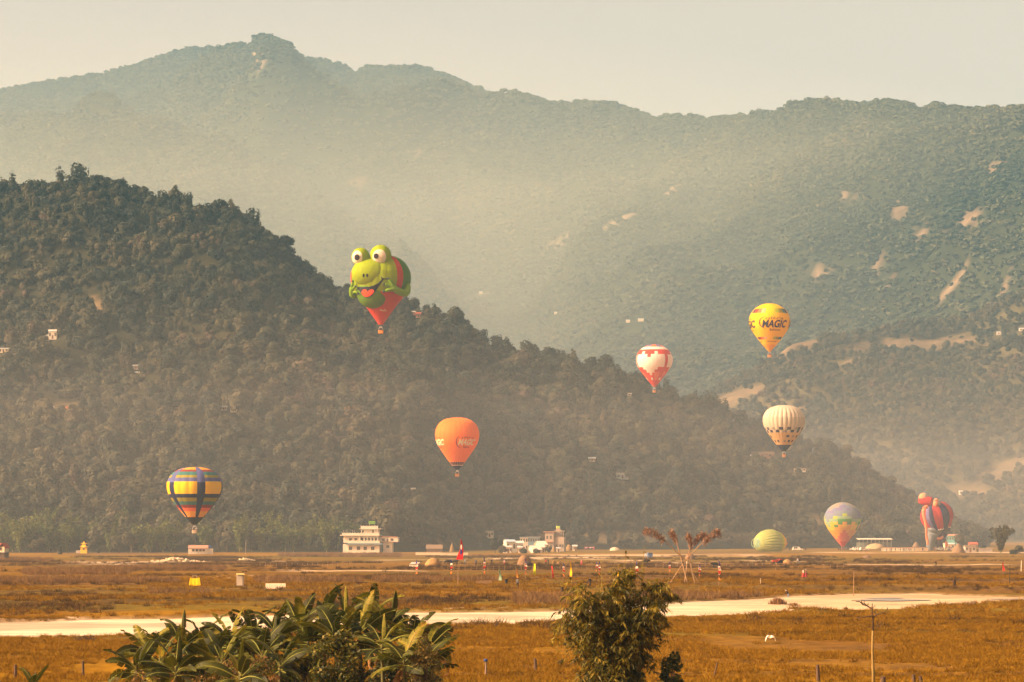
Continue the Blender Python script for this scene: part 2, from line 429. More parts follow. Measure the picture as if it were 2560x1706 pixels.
# ---- dry river bed with strips of water --------------------------
us = np.linspace(-0.25, 0.25, 260); ts = np.linspace(0, 1, 30)
U, T = np.meshgrid(us, ts)
D0 = riv_d(U, RIV_LO) - 9; D1 = riv_d(U, RIV_UP) + 9
Yr = D0 + (D1 - D0) * T; Xr = U * Yr
Zr = BED_Z + 0.16 * (fbm(Xr / 9, Yr / 14, 101, 3) - 0.5)
jj = np.arange(U.size).reshape(U.shape)
bq = np.stack([jj[:-1, :-1], jj[:-1, 1:], jj[1:, 1:], jj[1:, :-1]], -1).reshape(-1, 4)
bm_ = np_mesh('river_bed', np.stack([Xr, Yr, Zr], -1).reshape(-1, 3), bq, [attrmat('sand', 0.22, 0.30, bump=0.4, stretch=(.5, 1.6, 1), fine=4)], smooth=True)
sn = fbm(Xr / 20, Yr / 30, 103, 4)[..., None]
streak = sstep(.50, .66, fbm(Xr / 45, Yr / 5, 107, 4))[..., None]; right = sstep(0.015, 0.115, U)[..., None]
SC_ = np.array([0.56, 0.475, 0.34]) * (1 - sstep(.48, .68, sn) * 0.35) 
SC_ = SC_ * (1 - streak * .30 * (.35 + .65 * right))
SC_ = SC_ * (1 - 0.5 * right) + np.array([.40, .27, .13]) * 0.5 * right
set_color(bm_, SC_.reshape(-1, 3))
tag(link('river_bed', bm_), kind='structure')
wm = mat('river_water', (0.36, 0.34, 0.30), rough=0.25, spec=0.5, vary=0.05, scale=0.3)
for k, (p0, p1, py, hh) in enumerate([(2130, 2330, 1502, 1.8), (2160, 2260, 1497.5, 1.0), (2420, 2760, 1513, 2.6), (2340, 2375, 1535, 3.5), (2470, 2700, 1500, 1.4)]):
    n = 26; top = []; bot = []
    for i in range(n + 1):
        t = i / n; px = p0 + (p1 - p0) * t; wdt = hh * math.sin(math.pi * min(1, max(0, t))) ** 0.6 * (0.8 + 0.5 * vnoise(t * 6, k, 7))
        for lst, s in ((top, -1), (bot, 1)):
            dd_ = (CAM_H - BED_Z) * F / (py + s * wdt - HOR); lst.append(((px - 1280) / F * dd_, dd_, BED_Z + 0.10))
    m_ = MB()
    for i in range(n): m_.face([bot[i], bot[i + 1], top[i + 1], top[i]])
    tag(m_.build('river_water', wm), kind='structure')

# ---- hills ------------------------------------------------------
# skyline tables: picture x, picture y of the tree tops, ridge distance, foot distance
NEAR = np.array([(-700, 560, 2250, 1445), (-200, 500, 2230, 1447), (0, 474, 2220, 1447), (116, 464, 2200, 1448), (184, 446, 2200, 1448), (250, 440, 2200, 1448), (306, 464, 2200, 1448), (346, 478, 2195, 1448), (392, 496, 2190, 1448), (459, 492, 2190, 1449),
        (490, 507, 2185, 1449), (551, 518, 2180, 1449), (588, 531, 2175, 1449), (630, 550, 2170, 1449), (696, 598, 2165, 1449), (751, 647, 2160, 1450), (811, 686, 2150, 1450), (870, 716, 2140, 1450), (960, 738, 2130, 1468), (1034, 746, 2120, 1507), (1088, 757, 2115, 1550),
        (1153, 795, 2110, 1613), (1230, 842, 2105, 1662), (1306, 870, 2100, 1667), (1404, 892, 2100, 1674), (1469, 900, 2100, 1678), (1545, 914, 2100, 1687), (1621, 952, 2110, 1698), (1697, 974, 2120, 1710), (1784, 1004, 2130, 1735), (1850, 1034, 2140, 1755), (1915, 1066, 2150, 1774),
        (2013, 1098, 2170, 1804), (2067, 1108, 2180, 1820), (2133, 1152, 2200, 1843), (2220, 1202, 2220, 1878), (2274, 1234, 2230, 1900), (2318, 1268, 2240, 1917), (2394, 1318, 2250, 1948), (2500, 1342, 2260, 2000), (3300, 1350, 2300, 2100)], float)
SIDE = np.array([(1300, 1340, 3610, 3060), (1560, 1150, 3660, 3010), (1640, 1075, 3680, 2980), (1753, 990, 3710, 2960), (1824, 945, 3740, 2960), (1878, 920, 3760, 2960), (1922, 892, 3780, 2950), (1976, 846, 3810, 2940), (2042, 832, 3840, 2940), (2096, 830, 3860, 2930), (2150, 826, 3880, 2920), (2205, 820, 3900, 2910),
        (2259, 800, 3920, 2900), (2368, 794, 3960, 2890), (2423, 788, 3980, 2880), (2477, 764, 4000, 2870), (2560, 702, 4040, 2860), (2700, 610, 4060, 2850), (3300, 500, 4060, 2840)], float)
FAR = np.array([(-900, 300, 8200, 4700), (0, 221, 8300, 4600), (109, 199, 8300, 4600), (245, 182, 8300, 4600), (326, 160, 8300, 4600), (381, 141, 8300, 4600), (468, 115, 8300, 4600), (566, 114, 8300, 4600), (585, 107, 8300, 4600), (612, 112, 8300, 4600), (623, 122, 8300, 4600), (636, 104, 8300, 4600),
        (658, 98, 8300, 4600), (696, 112, 8300, 4600), (762, 138, 8250, 4600), (849, 154, 8200, 4550), (887, 176, 8150, 4500), (914, 163, 8100, 4500), (1034, 159, 8000, 4450), (1088, 171, 7950, 4400), (1137, 190, 7900, 4400), (1246, 235, 7700, 4300), (1393, 261, 7400, 4200), (1480, 258, 7200, 4100),
        (1560, 272, 7000, 4050), (1639, 292, 6800, 4000), (1673, 282, 6700, 3980), (1763, 288, 6500, 3950), (1812, 286, 6400, 3930), (1877, 279, 6250, 3900), (1902, 269, 6200, 3880), (1939, 272, 6100, 3860), (1971, 251, 6050, 3850), (2041, 241, 5950, 3830), (2090, 245, 5900, 3820), (2175, 255, 5750, 3800),
        (2204, 248, 5700, 3790), (2249, 249, 5650, 3780), (2310, 272, 5550, 3770), (2334, 256, 5500, 3760), (2416, 265, 5400, 3750), (2518, 262, 5250, 3740), (2560, 261, 5200, 3730), (3500, 230, 5000, 3700)], float)
def hill_fn(tab, treeh, pw, amp, nsc, seed, back, x, y):
    x = np.asarray(x, float); y = np.asarray(y, float)
    px = x / y * F + 1280
    dr = np.interp(px, tab[:, 0], tab[:, 2]); df = np.interp(px, tab[:, 0], tab[:, 3]); py = np.interp(px, tab[:, 0], tab[:, 1])
    zr = CAM_H + (HOR - py) / F * dr - treeh
    t = (y - df) / (dr - df)
    tc = np.clip(t, 0, 1)
    warp = (fbm(x / nsc, y / nsc, seed + 5, 3) - 0.5) * nsc * 0.8
    rd = ridged((x + 0.55 * y + warp) / nsc, (y * 0.35 - 0.2 * x + warp * 0.5) / nsc, seed, 4) - 0.62
    sm = fbm(x / (nsc * .22), y / (nsc * .22), seed + 9, 3) - 0.5
    env = np.sin(np.pi * np.clip(tc, 0, 1)) ** 0.8
    z = zr * tc ** pw + zr * amp * env * rd * 1.6 + zr * amp * 0.35 * env * sm
    over = np.clip((y - dr) / back, 0, None)
    z = np.where(t > 1, zr * (1 - over ** 1.2), z)
    z = np.where(t < 0, (t * 40), z)
    return np.maximum(z, -2.0), t, px
near_fn = lambda x, y: hill_fn(NEAR, 7.5, 1.10, 0.24, 230, 201, 600, x, y)
side_fn = lambda x, y: hill_fn(SIDE, 7.0, 0.95, 0.22, 260, 301, 700, x, y)
far_fn = lambda x, y: hill_fn(FAR, 6.0, 0.92, 0.35, 1050, 401, 1500, x, y)
def py_of(y, z): return HOR - (z - CAM_H) / y * F
def grid_hill(name, fn, x0, x1, y0, y1, dx, dy, colfn, matl):
    gx = np.arange(x0, x1 + 1, dx); gy = np.arange(y0, y1 + 1, dy)
    X, Y = np.meshgrid(gx, gy); Zh, t, px = fn(X, Y)
    i0 = np.arange(X.size).reshape(X.shape)
    q = np.stack([i0[:-1, :-1], i0[:-1, 1:], i0[1:, 1:], i0[1:, :-1]], -1).reshape(-1, 4)
    keep = (Zh.reshape(-1)[q].max(1) > -1.9)
    me = np_mesh(name, np.stack([X, Y, Zh], -1).reshape(-1, 3), q[keep], [matl], smooth=True)
    set_color(me, colfn(X, Y, Zh, t, px).reshape(-1, 3))
    o = link(name, me); tag(o, kind='structure'); return o
def blob_mask(px, py, blobs, seed):
    m = np.zeros_like(px)
    nz = (fbm(px / 14, py / 10, seed, 4) - 0.5)
    for (cx, cy_, rx, ry, sl) in blobs:
        xx = (px - cx); yy = (py - cy_) - sl * xx
        q = (xx / rx) ** 2 + (yy / ry) ** 2
        m = np.maximum(m, 1 - sstep(0.55, 1.25, q + nz * 1.7))
    return m
CLEAR = [(133, 850, 26), (121, 852, 16), (90, 856, 12), (52, 866, 10), (10, 882, 20), (158, 1035, 24), (127, 1030, 12), (341, 925, 13), (346, 940, 13), (560, 1028, 14), (585, 1030, 14), (1556, 1199, 24), (1480, 1155, 14), (1905, 1146, 40), (1880, 1148, 16), (1032, 1233, 12), (1573, 990, 10), (1070, 764, 20), (1030, 788, 14), (1046, 795, 12), (2000, 1180, 20), (1602, 806, 14), (1570, 808, 12), (1480, 830, 8), (1202, 738, 8), (1390, 786, 8), (2404, 1238, 12), (2500, 838, 12), (2555, 828, 10), (1224, 1346, 14)]
# bare terraces and landslides: picture x, y, half sizes, slope
NEAR_BARE = [(1420, 893, 45, 9, .1), (1160, 815, 30, 10, .6), (235, 770, 40, 26, .2), (1930, 1142, 110, 8, .0), (1850, 1345, 260, 10, 0), (1570, 1005, 25, 5, 0), (2080, 1200, 40, 6, .1), (1090, 1350, 60, 8, 0), (150, 1020, 60, 12, 0), (610, 995, 60, 10, 0), (1500, 1345, 200, 16, 0), (2040, 1300, 60, 14, 0)]
SIDE_BARE = [(2010, 850, 60, 26, -.15), (1960, 880, 40, 18, -.5), (2190, 866, 120, 14, -.12), (2340, 860, 100, 15, -.1), (2140, 900, 40, 10, -.4), (1860, 985, 60, 16, -.2), (1800, 1010, 50, 14, -.1), (1990, 1030, 40, 10, -.3), (2520, 745, 50, 14, -.3), (2440, 880, 40, 12, -.2), (2300, 930, 24, 10, 0), (2500, 1180, 70, 22, -.4), (2420, 1230, 60, 14, 0)]
FAR_BARE = [(2120, 490, 17.3, 13, 0.2), (2245, 525, 24.5, 20.2, 0.1), (2296, 588, 20.2, 18.7, 0.1), (2430, 545, 30.2, 18.7, -0.3), (2490, 418, 25.9, 11.5, -0.3), (2370, 582, 10.1, 8.6, 0), (2155, 518, 6.5, 5, 0), (2040, 682, 27.4, 14.4, 0.2), (2235, 690, 10.1, 18.7, -1.2), (2395, 700, 18.7, 17.3, -0.8), (2360, 738, 15.8, 15.8, -1.1), (2460, 705, 11.5, 10.1, -0.3), (2505, 715, 15.8, 13, -0.3), (1675, 480, 21.6, 9.4, -0.7), (1560, 545, 64.8, 6.5, -0.45), (1380, 610, 36, 6.5, -0.3),
            (640, 138, 9.4, 15.8, 0.8), (655, 160, 8.6, 5.8, 0.3), (893, 458, 18.7, 8.6, -0.1), (935, 446, 20.2, 4.3, -0.15), (1043, 372, 10.1, 15.8, 0.4), (2200, 660, 14.4, 21.6, -1), (2380, 660, 10.1, 8.6, 0), (1200, 735, 21.6, 5.8, 0), (1610, 800, 21.6, 4.3, 0)]
def near_col(X, Y, Z, t, px):
    b = blob_mask(px, py_of(Y, Z), NEAR_BARE, 211)[..., None]
    n = fbm(X / 30, Y / 30, 215, 4)[..., None]
    c = np.array([.020, .022, .012]) * (1 - n) + np.array([.042, .038, .020]) * n  # soil colour darkened so the gaps between crowns look shaded
    return c * (1 - b) + np.array([.13, .095, .05]) * b * (0.7 + 0.6 * n)
def side_col(X, Y, Z, t, px):
    b = blob_mask(px, py_of(Y, Z), SIDE_BARE, 311)[..., None]
    n = fbm(X / 30, Y / 30, 315, 4)[..., None]
    c = np.array([.045, .042, .02]) * (1 - n) + np.array([.085, .070, .033]) * n
    return c * (1 - b) + np.array([.125, .092, .052]) * b * (0.75 + 0.5 * n)
def far_col(X, Y, Z, t, px):
    b = blob_mask(px, py_of(Y, Z), FAR_BARE, 411)[..., None]
    n = fbm(X / 120, Y / 120, 415, 5)[..., None]
    c = np.array([.015, .021, .010]) * (1 - n) + np.array([.030, .034, .016]) * n  # soil colour lowered to match the self-shadowed crowns around it
    return c * (1 - b) + np.array([.165, .125, .080]) * b * (0.7 + 0.6 * n)
grid_hill('near_hill', near_fn, -900, 760, 1300, 2800, 6, 6, near_col, attrmat('hill_soil_gap_shade', 0.12, 0.35, bump=0.4))
grid_hill('side_hill', side_fn, 0, 1250, 2800, 4100, 9, 9, side_col, attrmat('side_hill_soil', 0.08, 0.35, bump=0.4))
grid_hill('mountains', far_fn, -2000, 2000, 3600, 9700, 14, 16, far_col, attrmat('mountain_soil_crown_shade', 0.03, 0.40, bump=0.4))

# ---- the air ----------------------------------------------------
def air_box(name, x0, x1, y0, y1, z0, z1, dens, color, aniso=0.0, shape=None):
    o = (shape or MB().box(x0, x1, y0, y1, z0, z1)).build(name, [])
    m = bpy.data.materials.new(name); m.use_nodes = True; nt = m.node_tree
    nt.nodes.remove(nt.nodes['Principled BSDF'])
    pv = nt.nodes.new('ShaderNodeVolumePrincipled')
    pv.inputs['Color'].default_value = (*color, 1); pv.inputs['Density'].default_value = dens; pv.inputs['Anisotropy'].default_value = aniso
    nt.links.new(pv.outputs[0], nt.nodes['Material Output'].inputs['Volume'])
    o.data.materials.append(m); tag(o, kind='stuff'); return o
haze = air_box('haze', -5900, 5900, -200, 13000, -4.0, 1340, 5.8e-5, (0.31, 0.64, 0.94))
pool = MB().prism([(-5000, 9800), (5000, 9800), (5000, 4950), (800, 4950), (-100, 4150), (-5000, 4150)], 'z', -3.0, 680)   # mist pooled between the ranges
air_box('valley_mist', 0, 0, 0, 0, 0, 0, 2.0e-4, (0.82, 0.88, 0.76), shape=pool)
air_box('valley_smoke', -2500, 2500, 700, 4140, -2.5, 82, 1.2e-4, (0.74, 0.78, 0.80))
# ================================================================= WOODS (stuff: nobody could count them)
HILL_RAMP = [(0.0, (.009, .016, .012)), (0.25, (.019, .027, .017)), (0.5, (.046, .048, .024)), (0.72, (.070, .064, .031)), (0.92, (.080, .066, .038)), (1.0, (.085, .055, .040))]
hill_leaf = leafmat('hill_leaf', HILL_RAMP, trans=0.15, attr='tone', hue_noise=0.6, loc_noise=0.016)
bark = mat('bark', (0.11, 0.08, 0.055), rough=0.95, vary=0.35, scale=3)
def crown_mesh(seed, n=420, rx=4.2, rz=3.6, size=0.75, lobes=7, zc=5.2, col=1.0, matl=None, updown=0.0):
    r = np.random.default_rng(seed); L = []
    for k in range(lobes):
        a = r.uniform(0, 6.28); q = r.uniform(0.1, 0.62)
        s = r.uniform(0.42, 0.70)
        L.append((math.cos(a) * q * rx, math.sin(a) * q * rx, zc + r.uniform(-.55, .6) * rz, rx * s, rx * s, rz * s))
    v, f, tone = leaf_cloud(r, L, n, size, updown=updown, flat=.82, shell=.72)
    me = np_mesh('crown', v, f, [matl or hill_leaf])
    set_tone(me, tone * 0.28)
    return me
def trunk_mesh(seed, h=5.0, r0=0.28):
    r = random.Random(seed); m = MB()
    top = Vector((r.uniform(-.3, .3), r.uniform(-.3, .3), h))
    m.tube([(0, 0, -1.2), (0, 0, 0.3), top * 0.55, top], [r0 * 1.3, r0, r0 * .8, r0 * .4], 6)
    for k in range(4):
        a = r.uniform(0, 6.28); s = top * r.uniform(.45, .8); e = s + Vector((math.cos(a) * 2.2, math.sin(a) * 2.2, r.uniform(1.2, 2.4)))
        m.tube([s, (s + e) / 2 + Vector((0, 0, .25)), e], [r0 * .5, r0 * .35, r0 * .15], 5)
    return m.mesh('trunk', bark)
CROWNS = [crown_mesh(500 + k, 620, rx=random.uniform(3.6, 4.8), rz=random.uniform(2.8, 4.2), size=.6, lobes=5) for k in range(7)]
TALL = [crown_mesh(540 + k, 300, rx=2.0, rz=4.6, zc=6.4, size=0.62, lobes=9) for k in range(3)]
TRUNKS = [trunk_mesh(560 + k) for k in range(3)]
def small_crown(seed, n=70, rx=6.0, rz=5.0):
    r = np.random.default_rng(seed); L = []
    for k in range(4):
        a = r.uniform(0, 6.28); q = r.uniform(0.1, 0.6); s = r.uniform(.5, .7)
        L.append((math.cos(a) * q * rx, math.sin(a) * q * rx, 3.5 + r.uniform(-.4, .5) * rz, rx * s, rx * s, rz * s))
    v, f, tone = leaf_cloud(r, L, n, 2.6, flat=.8, shell=.8)
    me = np_mesh('crown', v, f, [far_leaf]); set_tone(me, tone * 0.3); return me
far_leaf = leafmat('far_leaf', [(0, (.020, .034, .014)), (.5, (.045, .056, .022)), (1, (.085, .082, .036))], trans=0.0, attr='tone', hue_noise=0.5, loc_noise=0.004)
SMALL = [small_crown(600 + k) for k in range(5)]

def wood(name, fn, bare, seed, x0, x1, y0, y1, step, protos, smin, smax, tmax, pad, label, keep_bare=0.03, dens=None, xy=1.0, zz=1.0):
    r = np.random.default_rng(seed)
    gx, gy = np.meshgrid(np.arange(x0, x1, step), np.arange(y0, y1, step))
    x = gx.ravel() + r.uniform(-.5, .5, gx.size) * step; y = gy.ravel() + r.uniform(-.5, .5, gx.size) * step
    z, t, px = fn(x, y); py = py_of(y, z)
    ok = (t > 0.0) & (t < tmax) & (px > -pad) & (px < 2560 + pad) & (z > 0.2)
    b = blob_mask(px, py, bare, {201: 211, 301: 311, 401: 411}[seed])
    ok &= (b < 0.35) | (r.random(x.size) < keep_bare)
    for (cx, cy_, rr_) in CLEAR: ok &= ~((np.abs(px - cx) < rr_) & (py > cy_ - 4) & (py < cy_ + 26))
    if dens is not None: ok &= r.random(x.size) < dens(x, y, t, px)
    x, y, z, px, t = x[ok], y[ok], z[ok], px[ok], t[ok]; n = len(x)
    s = np.clip(np.exp(r.normal(0, .30, n)), .5, 1.9 if seed == 201 else 1.35) * (smin + smax) / 2 * (0.75 + 0.5 * fbm(x / 60, y / 60, seed + 3, 3))
    scl = np.stack([s * xy * r.uniform(.85, 1.2, n), s * xy * r.uniform(.85, 1.2, n), s * zz * r.uniform(.8, 1.2, n)], -1)
    rot = np.stack([r.normal(0, .06, n), r.normal(0, .06, n), r.uniform(0, 6.28, n)], -1)
    print(name, n)
    return scatter(name, np.stack([x, y, z - 0.6], -1), rot, scl, r.integers(0, len(protos), n), protos, label)
wood('hill_woods', near_fn, NEAR_BARE, 201, -420, 420, 1430, 2330, 6.6, CROWNS + TALL[:1], .55, 1.12, 1.02, 60, 'dense brown and olive woods covering the near hillside')
wood('side_hill_woods', side_fn, SIDE_BARE, 301, 60, 760, 2850, 4150, 8.5, CROWNS, .7, 1.2, 1.03, 60, 'hazy woods covering the farther hillside behind the beige balloon')
wood('mountain_woods', far_fn, FAR_BARE, 401, -1500, 1500, 3700, 8450, 10.5, SMALL, .6, 1.2, 1.01, 30, 'forest cover on the far mountains', keep_bare=.2, xy=1.12, zz=.8)
# ================================================================= PEOPLE (one continuous skin-grown body each)
def grow_body(name, pose):
    """pose: dict of joint -> position; returns an un-coloured body mesh, 1.72 m tall, feet at z = 0, facing -Y"""
    J = dict(pel=(0, 0, .93), spi=(0, .01, 1.14), che=(0, 0, 1.36), nec=(0, .01, 1.51), hea=(0, -.01, 1.59), top=(0, 0, 1.685),
             nos=(0, -.075, 1.60),
             ls=(-.17, 0, 1.42), le=(-.25, .03, 1.14), lh=(-.26, -.05, .89), lf=(-.25, -.08, .78), rs=(.17, 0, 1.42), re=(.25, .03, 1.14), rh=(.26, -.05, .89), rf=(.25, -.08, .78),
             lp=(-.1, 0, .88), lk=(-.11, -.02, .49), la=(-.11, .02, .09), lt=(-.13, -.15, .035), rp=(.1, 0, .88), rk=(.11, -.02, .49), ra=(.11, .02, .09), rt=(.13, -.15, .035))
    J.update(pose)
    RAD = dict(pel=(.155, .12), spi=(.135, .105), che=(.165, .115), nec=(.058, .058), hea=(.085, .10), top=(.075, .085), nos=(.03, .03),
               ls=(.068, .068), le=(.046, .046), lh=(.034, .034), lf=(.028, .028), lp=(.095, .095), lk=(.062, .062), la=(.045, .05), lt=(.04, .032))
    names = list(J); idx = {k: i for i, k in enumerate(names)}
    ed = [('pel', 'spi'), ('spi', 'che'), ('che', 'nec'), ('nec', 'hea'), ('hea', 'top'), ('hea', 'nos'), ('che', 'ls'), ('ls', 'le'), ('le', 'lh'), ('lh', 'lf'), ('che', 'rs'), ('rs', 're'), ('re', 'rh'), ('rh', 'rf'),
          ('pel', 'lp'), ('lp', 'lk'), ('lk', 'la'), ('la', 'lt'), ('pel', 'rp'), ('rp', 'rk'), ('rk', 'ra'), ('ra', 'rt')]
    me = bpy.data.meshes.new(name); me.from_pydata([J[k] for k in names], [(idx[a], idx[b]) for a, b in ed], [])
    o = link(name, me); md = o.modifiers.new('skin', 'SKIN'); md.use_smooth_shade = True
    for k in names:
        key = k if k in RAD else 'l' + k[1:]
        sv = me.skin_vertices[0].data[idx[k]]; sv.radius = RAD[key]; sv.use_root = (k == 'pel')
    sb = o.modifiers.new('sub', 'SUBSURF'); sb.levels = 1
    dg = bpy.context.evaluated_depsgraph_get(); dg.update()
    out = bpy.data.meshes.new_from_object(o.evaluated_get(dg)); out.name = 'person'
    bpy.data.objects.remove(o); bpy.data.meshes.remove(me)
    return out
BODIES = {
 'stand': grow_body('b1', {}),
 'walk': grow_body('b2', dict(lk=(-.1, -.2, .52), la=(-.1, -.22, .1), lt=(-.11, -.39, .05), rk=(.1, .1, .5), ra=(.1, .34, .14), rt=(.11, .2, .045), le=(-.24, .16, 1.16), lh=(-.24, .14, .92), lf=(-.24, .11, .82), re=(.24, -.1, 1.16), rh=(.22, -.26, .98), rf=(.21, -.33, .91))),
 'bend': grow_body('b3', dict(spi=(0, -.1, 1.1), che=(0, -.25, 1.27), nec=(0, -.36, 1.38), hea=(0, -.42, 1.44), top=(0, -.47, 1.53), nos=(0, -.50, 1.43), ls=(-.17, -.27, 1.3), rs=(.17, -.27, 1.3), le=(-.22, -.34, 1.02), re=(.22, -.34, 1.02), lh=(-.2, -.5, .82), rh=(.2, -.5, .82), lf=(-.18, -.56, .74), rf=(.18, -.56, .74))),
 'hold': grow_body('b4', dict(le=(-.27, -.12, 1.2), lh=(-.16, -.33, 1.28), lf=(-.12, -.4, 1.31), re=(.27, -.12, 1.2), rh=(.18, -.33, 1.22), rf=(.13, -.4, 1.25)))}
def cloth(c): return mat('cloth_%02x%02x%02x' % tuple(int(k * 255) for k in c), c, rough=.9, vary=.15, scale=6)
skin_m = mat('skin', (.30, .17, .10), rough=.6, vary=.08); hair_m = mat('hair', (.012, .010, .009), rough=.5); shoe_m = mat('shoes', (.03, .027, .025))
BODY_CACHE = {}
def person(loc, pose, shirt, trousers, rz, label, hat=None, skirt=None, sc=1.0, group=None):
    key = (pose, shirt, trousers, hat)
    if key not in BODY_CACHE:
        me = BODIES[pose].copy(); me.materials.clear()
        for m in (cloth(shirt), cloth(trousers), skin_m, cloth(hat) if hat else hair_m, shoe_m): me.materials.append(m)
        fx = .42 if pose == 'bend' else 0
        for p in me.polygons:
            c = p.center; k = 0
            zt = c.z + (0.17 if pose == 'bend' and c.y < -.3 and c.z > 1.3 else 0)
            if c.z < .11: k = 4
            elif c.z < .96 and abs(c.x) < .2 - (.03 if c.z > .8 else 0): k = 1
            elif c.z < .90: k = 2
            elif zt > 1.615 or (zt > 1.54 and c.y > .045 - fx): k = 3
            elif zt > 1.50 and abs(c.x) < .12: k = 2
            p.material_index = k
        BODY_CACHE[key] = me
    o = link('person', BODY_CACHE[key]); o.location = loc; o.rotation_euler = (0, 0, rz); o.scale = (sc,) * 3
    tag(o, label, 'person', group)
    if skirt:
        m = MB().lathe([(.15, 1.0), (.19, .88), (.24, .5), (.29, .12), (.27, .10), (.14, .95)], 14)
        m.build('skirt', cloth(skirt), o, smooth=True)
    return o

# ================================================================= BALLOONS
PROF = [(0, 0), (.006, .25), (.02, .42), (.05, .62), (.1, .785), (.15, .875), (.2, .935), (.27, .985), (.34, 1.0), (.42, .975), (.5, .91), (.58, .81), (.66, .685), (.74, .555), (.82, .42), (.88, .315), (.93, .22), (.97, .14), (1, .075)]
PROF2 = [(0, 0), (.006, .2), (.02, .34), (.05, .5), (.1, .685), (.15, .80), (.2, .885), (.27, .96), (.34, .995), (.39, 1.0), (.46, .975), (.54, .895), (.62, .775), (.70, .635), (.78, .49), (.86, .345), (.92, .22), (.97, .11), (1, .06)]
def smooth_prof(tab, t):
    tab = np.array(tab); return np.interp(t, tab[:, 0], tab[:, 1]) * .5 + .25 * (np.interp(np.clip(t - .018, 0, 1), tab[:, 0], tab[:, 1]) + np.interp(np.clip(t + .018, 0, 1), tab[:, 0], tab[:, 1])) if False else np.interp(t, tab[:, 0], tab[:, 1])
wicker = mat('wicker', (.42, .20, .085), rough=.9, vary=.3, scale=9, stretch=(1, 1, 4)); steel = mat('steel', (.45, .43, .40), rough=.35, spec=.6); leather = mat('leather_trim', (.10, .05, .03)); rope = mat('rope', (.10, .085, .07))
def basket_parts(root, mouth_z, mouth_r, w=.85, h=1.25, wmat=None):
    wm_ = wmat or wicker
    m = MB(); z1 = h
    for (z0, z1_, s0, s1) in ((0, .12, .86, .92), (.12, h * .55, .92, .97), (h * .55, h - .1, .97, 1.0)):
        n0 = len(m.v)
        for z, s in ((z0, s0), (z1_, s1)):
            for k in range(20):
                a = 2 * math.pi * k / 20; q = (abs(math.cos(a)) ** 5 + abs(math.sin(a)) ** 5) ** (-1 / 5)
                m.v.append((math.cos(a) * q * w * s, math.sin(a) * q * w * .8 * s, z))
        for k in range(20): m.f.append((n0 + k, n0 + (k + 1) % 20, n0 + 20 + (k + 1) % 20, n0 + 20 + k)); m.m.append(0)
    m.box(-w * .8, w * .8, -w * .62, w * .62, .02, .06)
    b = m.build('basket', wm_, root)
    rim = MB(); pts = []
    for k in range(21):
        a = 2 * math.pi * k / 20; q = (abs(math.cos(a)) ** 5 + abs(math.sin(a)) ** 5) ** (-1 / 5); pts.append((math.cos(a) * q * w, math.sin(a) * q * w * .8, h - .1))
    rim.tube(pts, .085, 6); rim.build('rim', leather, b)
    zb = min(2.25, h + .9)
    fr = MB()
    for sx in (-1, 1):
        for sy in (-1, 1): fr.tube([(sx * w * .85, sy * w * .62, h - .1), (sx * w * .5, sy * w * .45, zb)], .045, 5)
    fr.tube([(-w * .5, -w * .45, zb), (w * .5, -w * .45, zb), (w * .5, w * .45, zb), (-w * .5, w * .45, zb), (-w * .5, -w * .45, zb)], .05, 5)
    fr.build('burner_frame', steel, root)
    bu = MB()
    for sx in (-.22, .22): bu.lathe([(.02, zb - .25), (.15, zb - .22), (.19, zb), (.17, zb + .28), (.05, zb + .3)], 10, c=(sx, 0, 0))
    bu.build('burner', steel, root)
    for k in range(8):
        a = 2 * math.pi * (k + .5) / 8
        sx = 1 if math.cos(a) > 0 else -1; sy = 1 if math.sin(a) > 0 else -1
        MB().tube([(sx * w * .5, sy * w * .45, zb), (math.cos(a) * mouth_r, math.sin(a) * mouth_r, mouth_z + .05)], .03, 4).build('cable', rope, root)
def text_mesh(body, bold=0.0, wide=1.0):
    cu = bpy.data.curves.new('t', 'FONT'); cu.body = body; cu.size = 1.0; cu.offset = bold; cu.resolution_u = 3; cu.align_x = 'CENTER'
    o = bpy.data.objects.new('t', cu); COL.objects.link(o)
    dg = bpy.context.evaluated_depsgraph_get(); dg.update()
    me = bpy.data.meshes.new_from_object(o.evaluated_get(dg)); bpy.data.objects.remove(o)
    bm = bmesh.new(); bm.from_mesh(me); bpy.data.meshes.remove(me)
    xs_ = [v.co.x for v in bm.verts]; x0, x1 = min(xs_), max(xs_); ys_ = [v.co.y for v in bm.verts]; y0, y1 = min(ys_), max(ys_)
    for k in range(1, 16):
        x = x0 + (x1 - x0) * k / 16
        bmesh.ops.bisect_plane(bm, geom=bm.verts[:] + bm.edges[:] + bm.faces[:], plane_co=(x, 0, 0), plane_no=(1, 0, 0))
    for k in range(1, 3):
        y = y0 + (y1 - y0) * k / 3
        bmesh.ops.bisect_plane(bm, geom=bm.verts[:] + bm.edges[:] + bm.faces[:], plane_co=(0, y, 0), plane_no=(0, 1, 0))
    for v in bm.verts: v.co.x = (v.co.x - x0) / (x1 - x0) - .5; v.co.y = (v.co.y - y0) / (y1 - y0)
    return bm
def decal(bm, radius_fn, a_c, a_span, t_top, t_bot, zfn, off, name, m, parent, shear=0.0):
    """wraps a unit 2-D mesh on the envelope"""
    for v in bm.verts:
        t = t_bot + (t_top - t_bot) * v.co.y; a = a_c + (v.co.x + shear * (v.co.y - .5)) * a_span
        r = radius_fn(t, a) + off
        v.co = Vector((r * math.sin(a), -r * math.cos(a), zfn(t)))
    me = bpy.data.meshes.new(name); bm.to_mesh(me); bm.free(); me.materials.append(m)
    return link(name, me, parent)
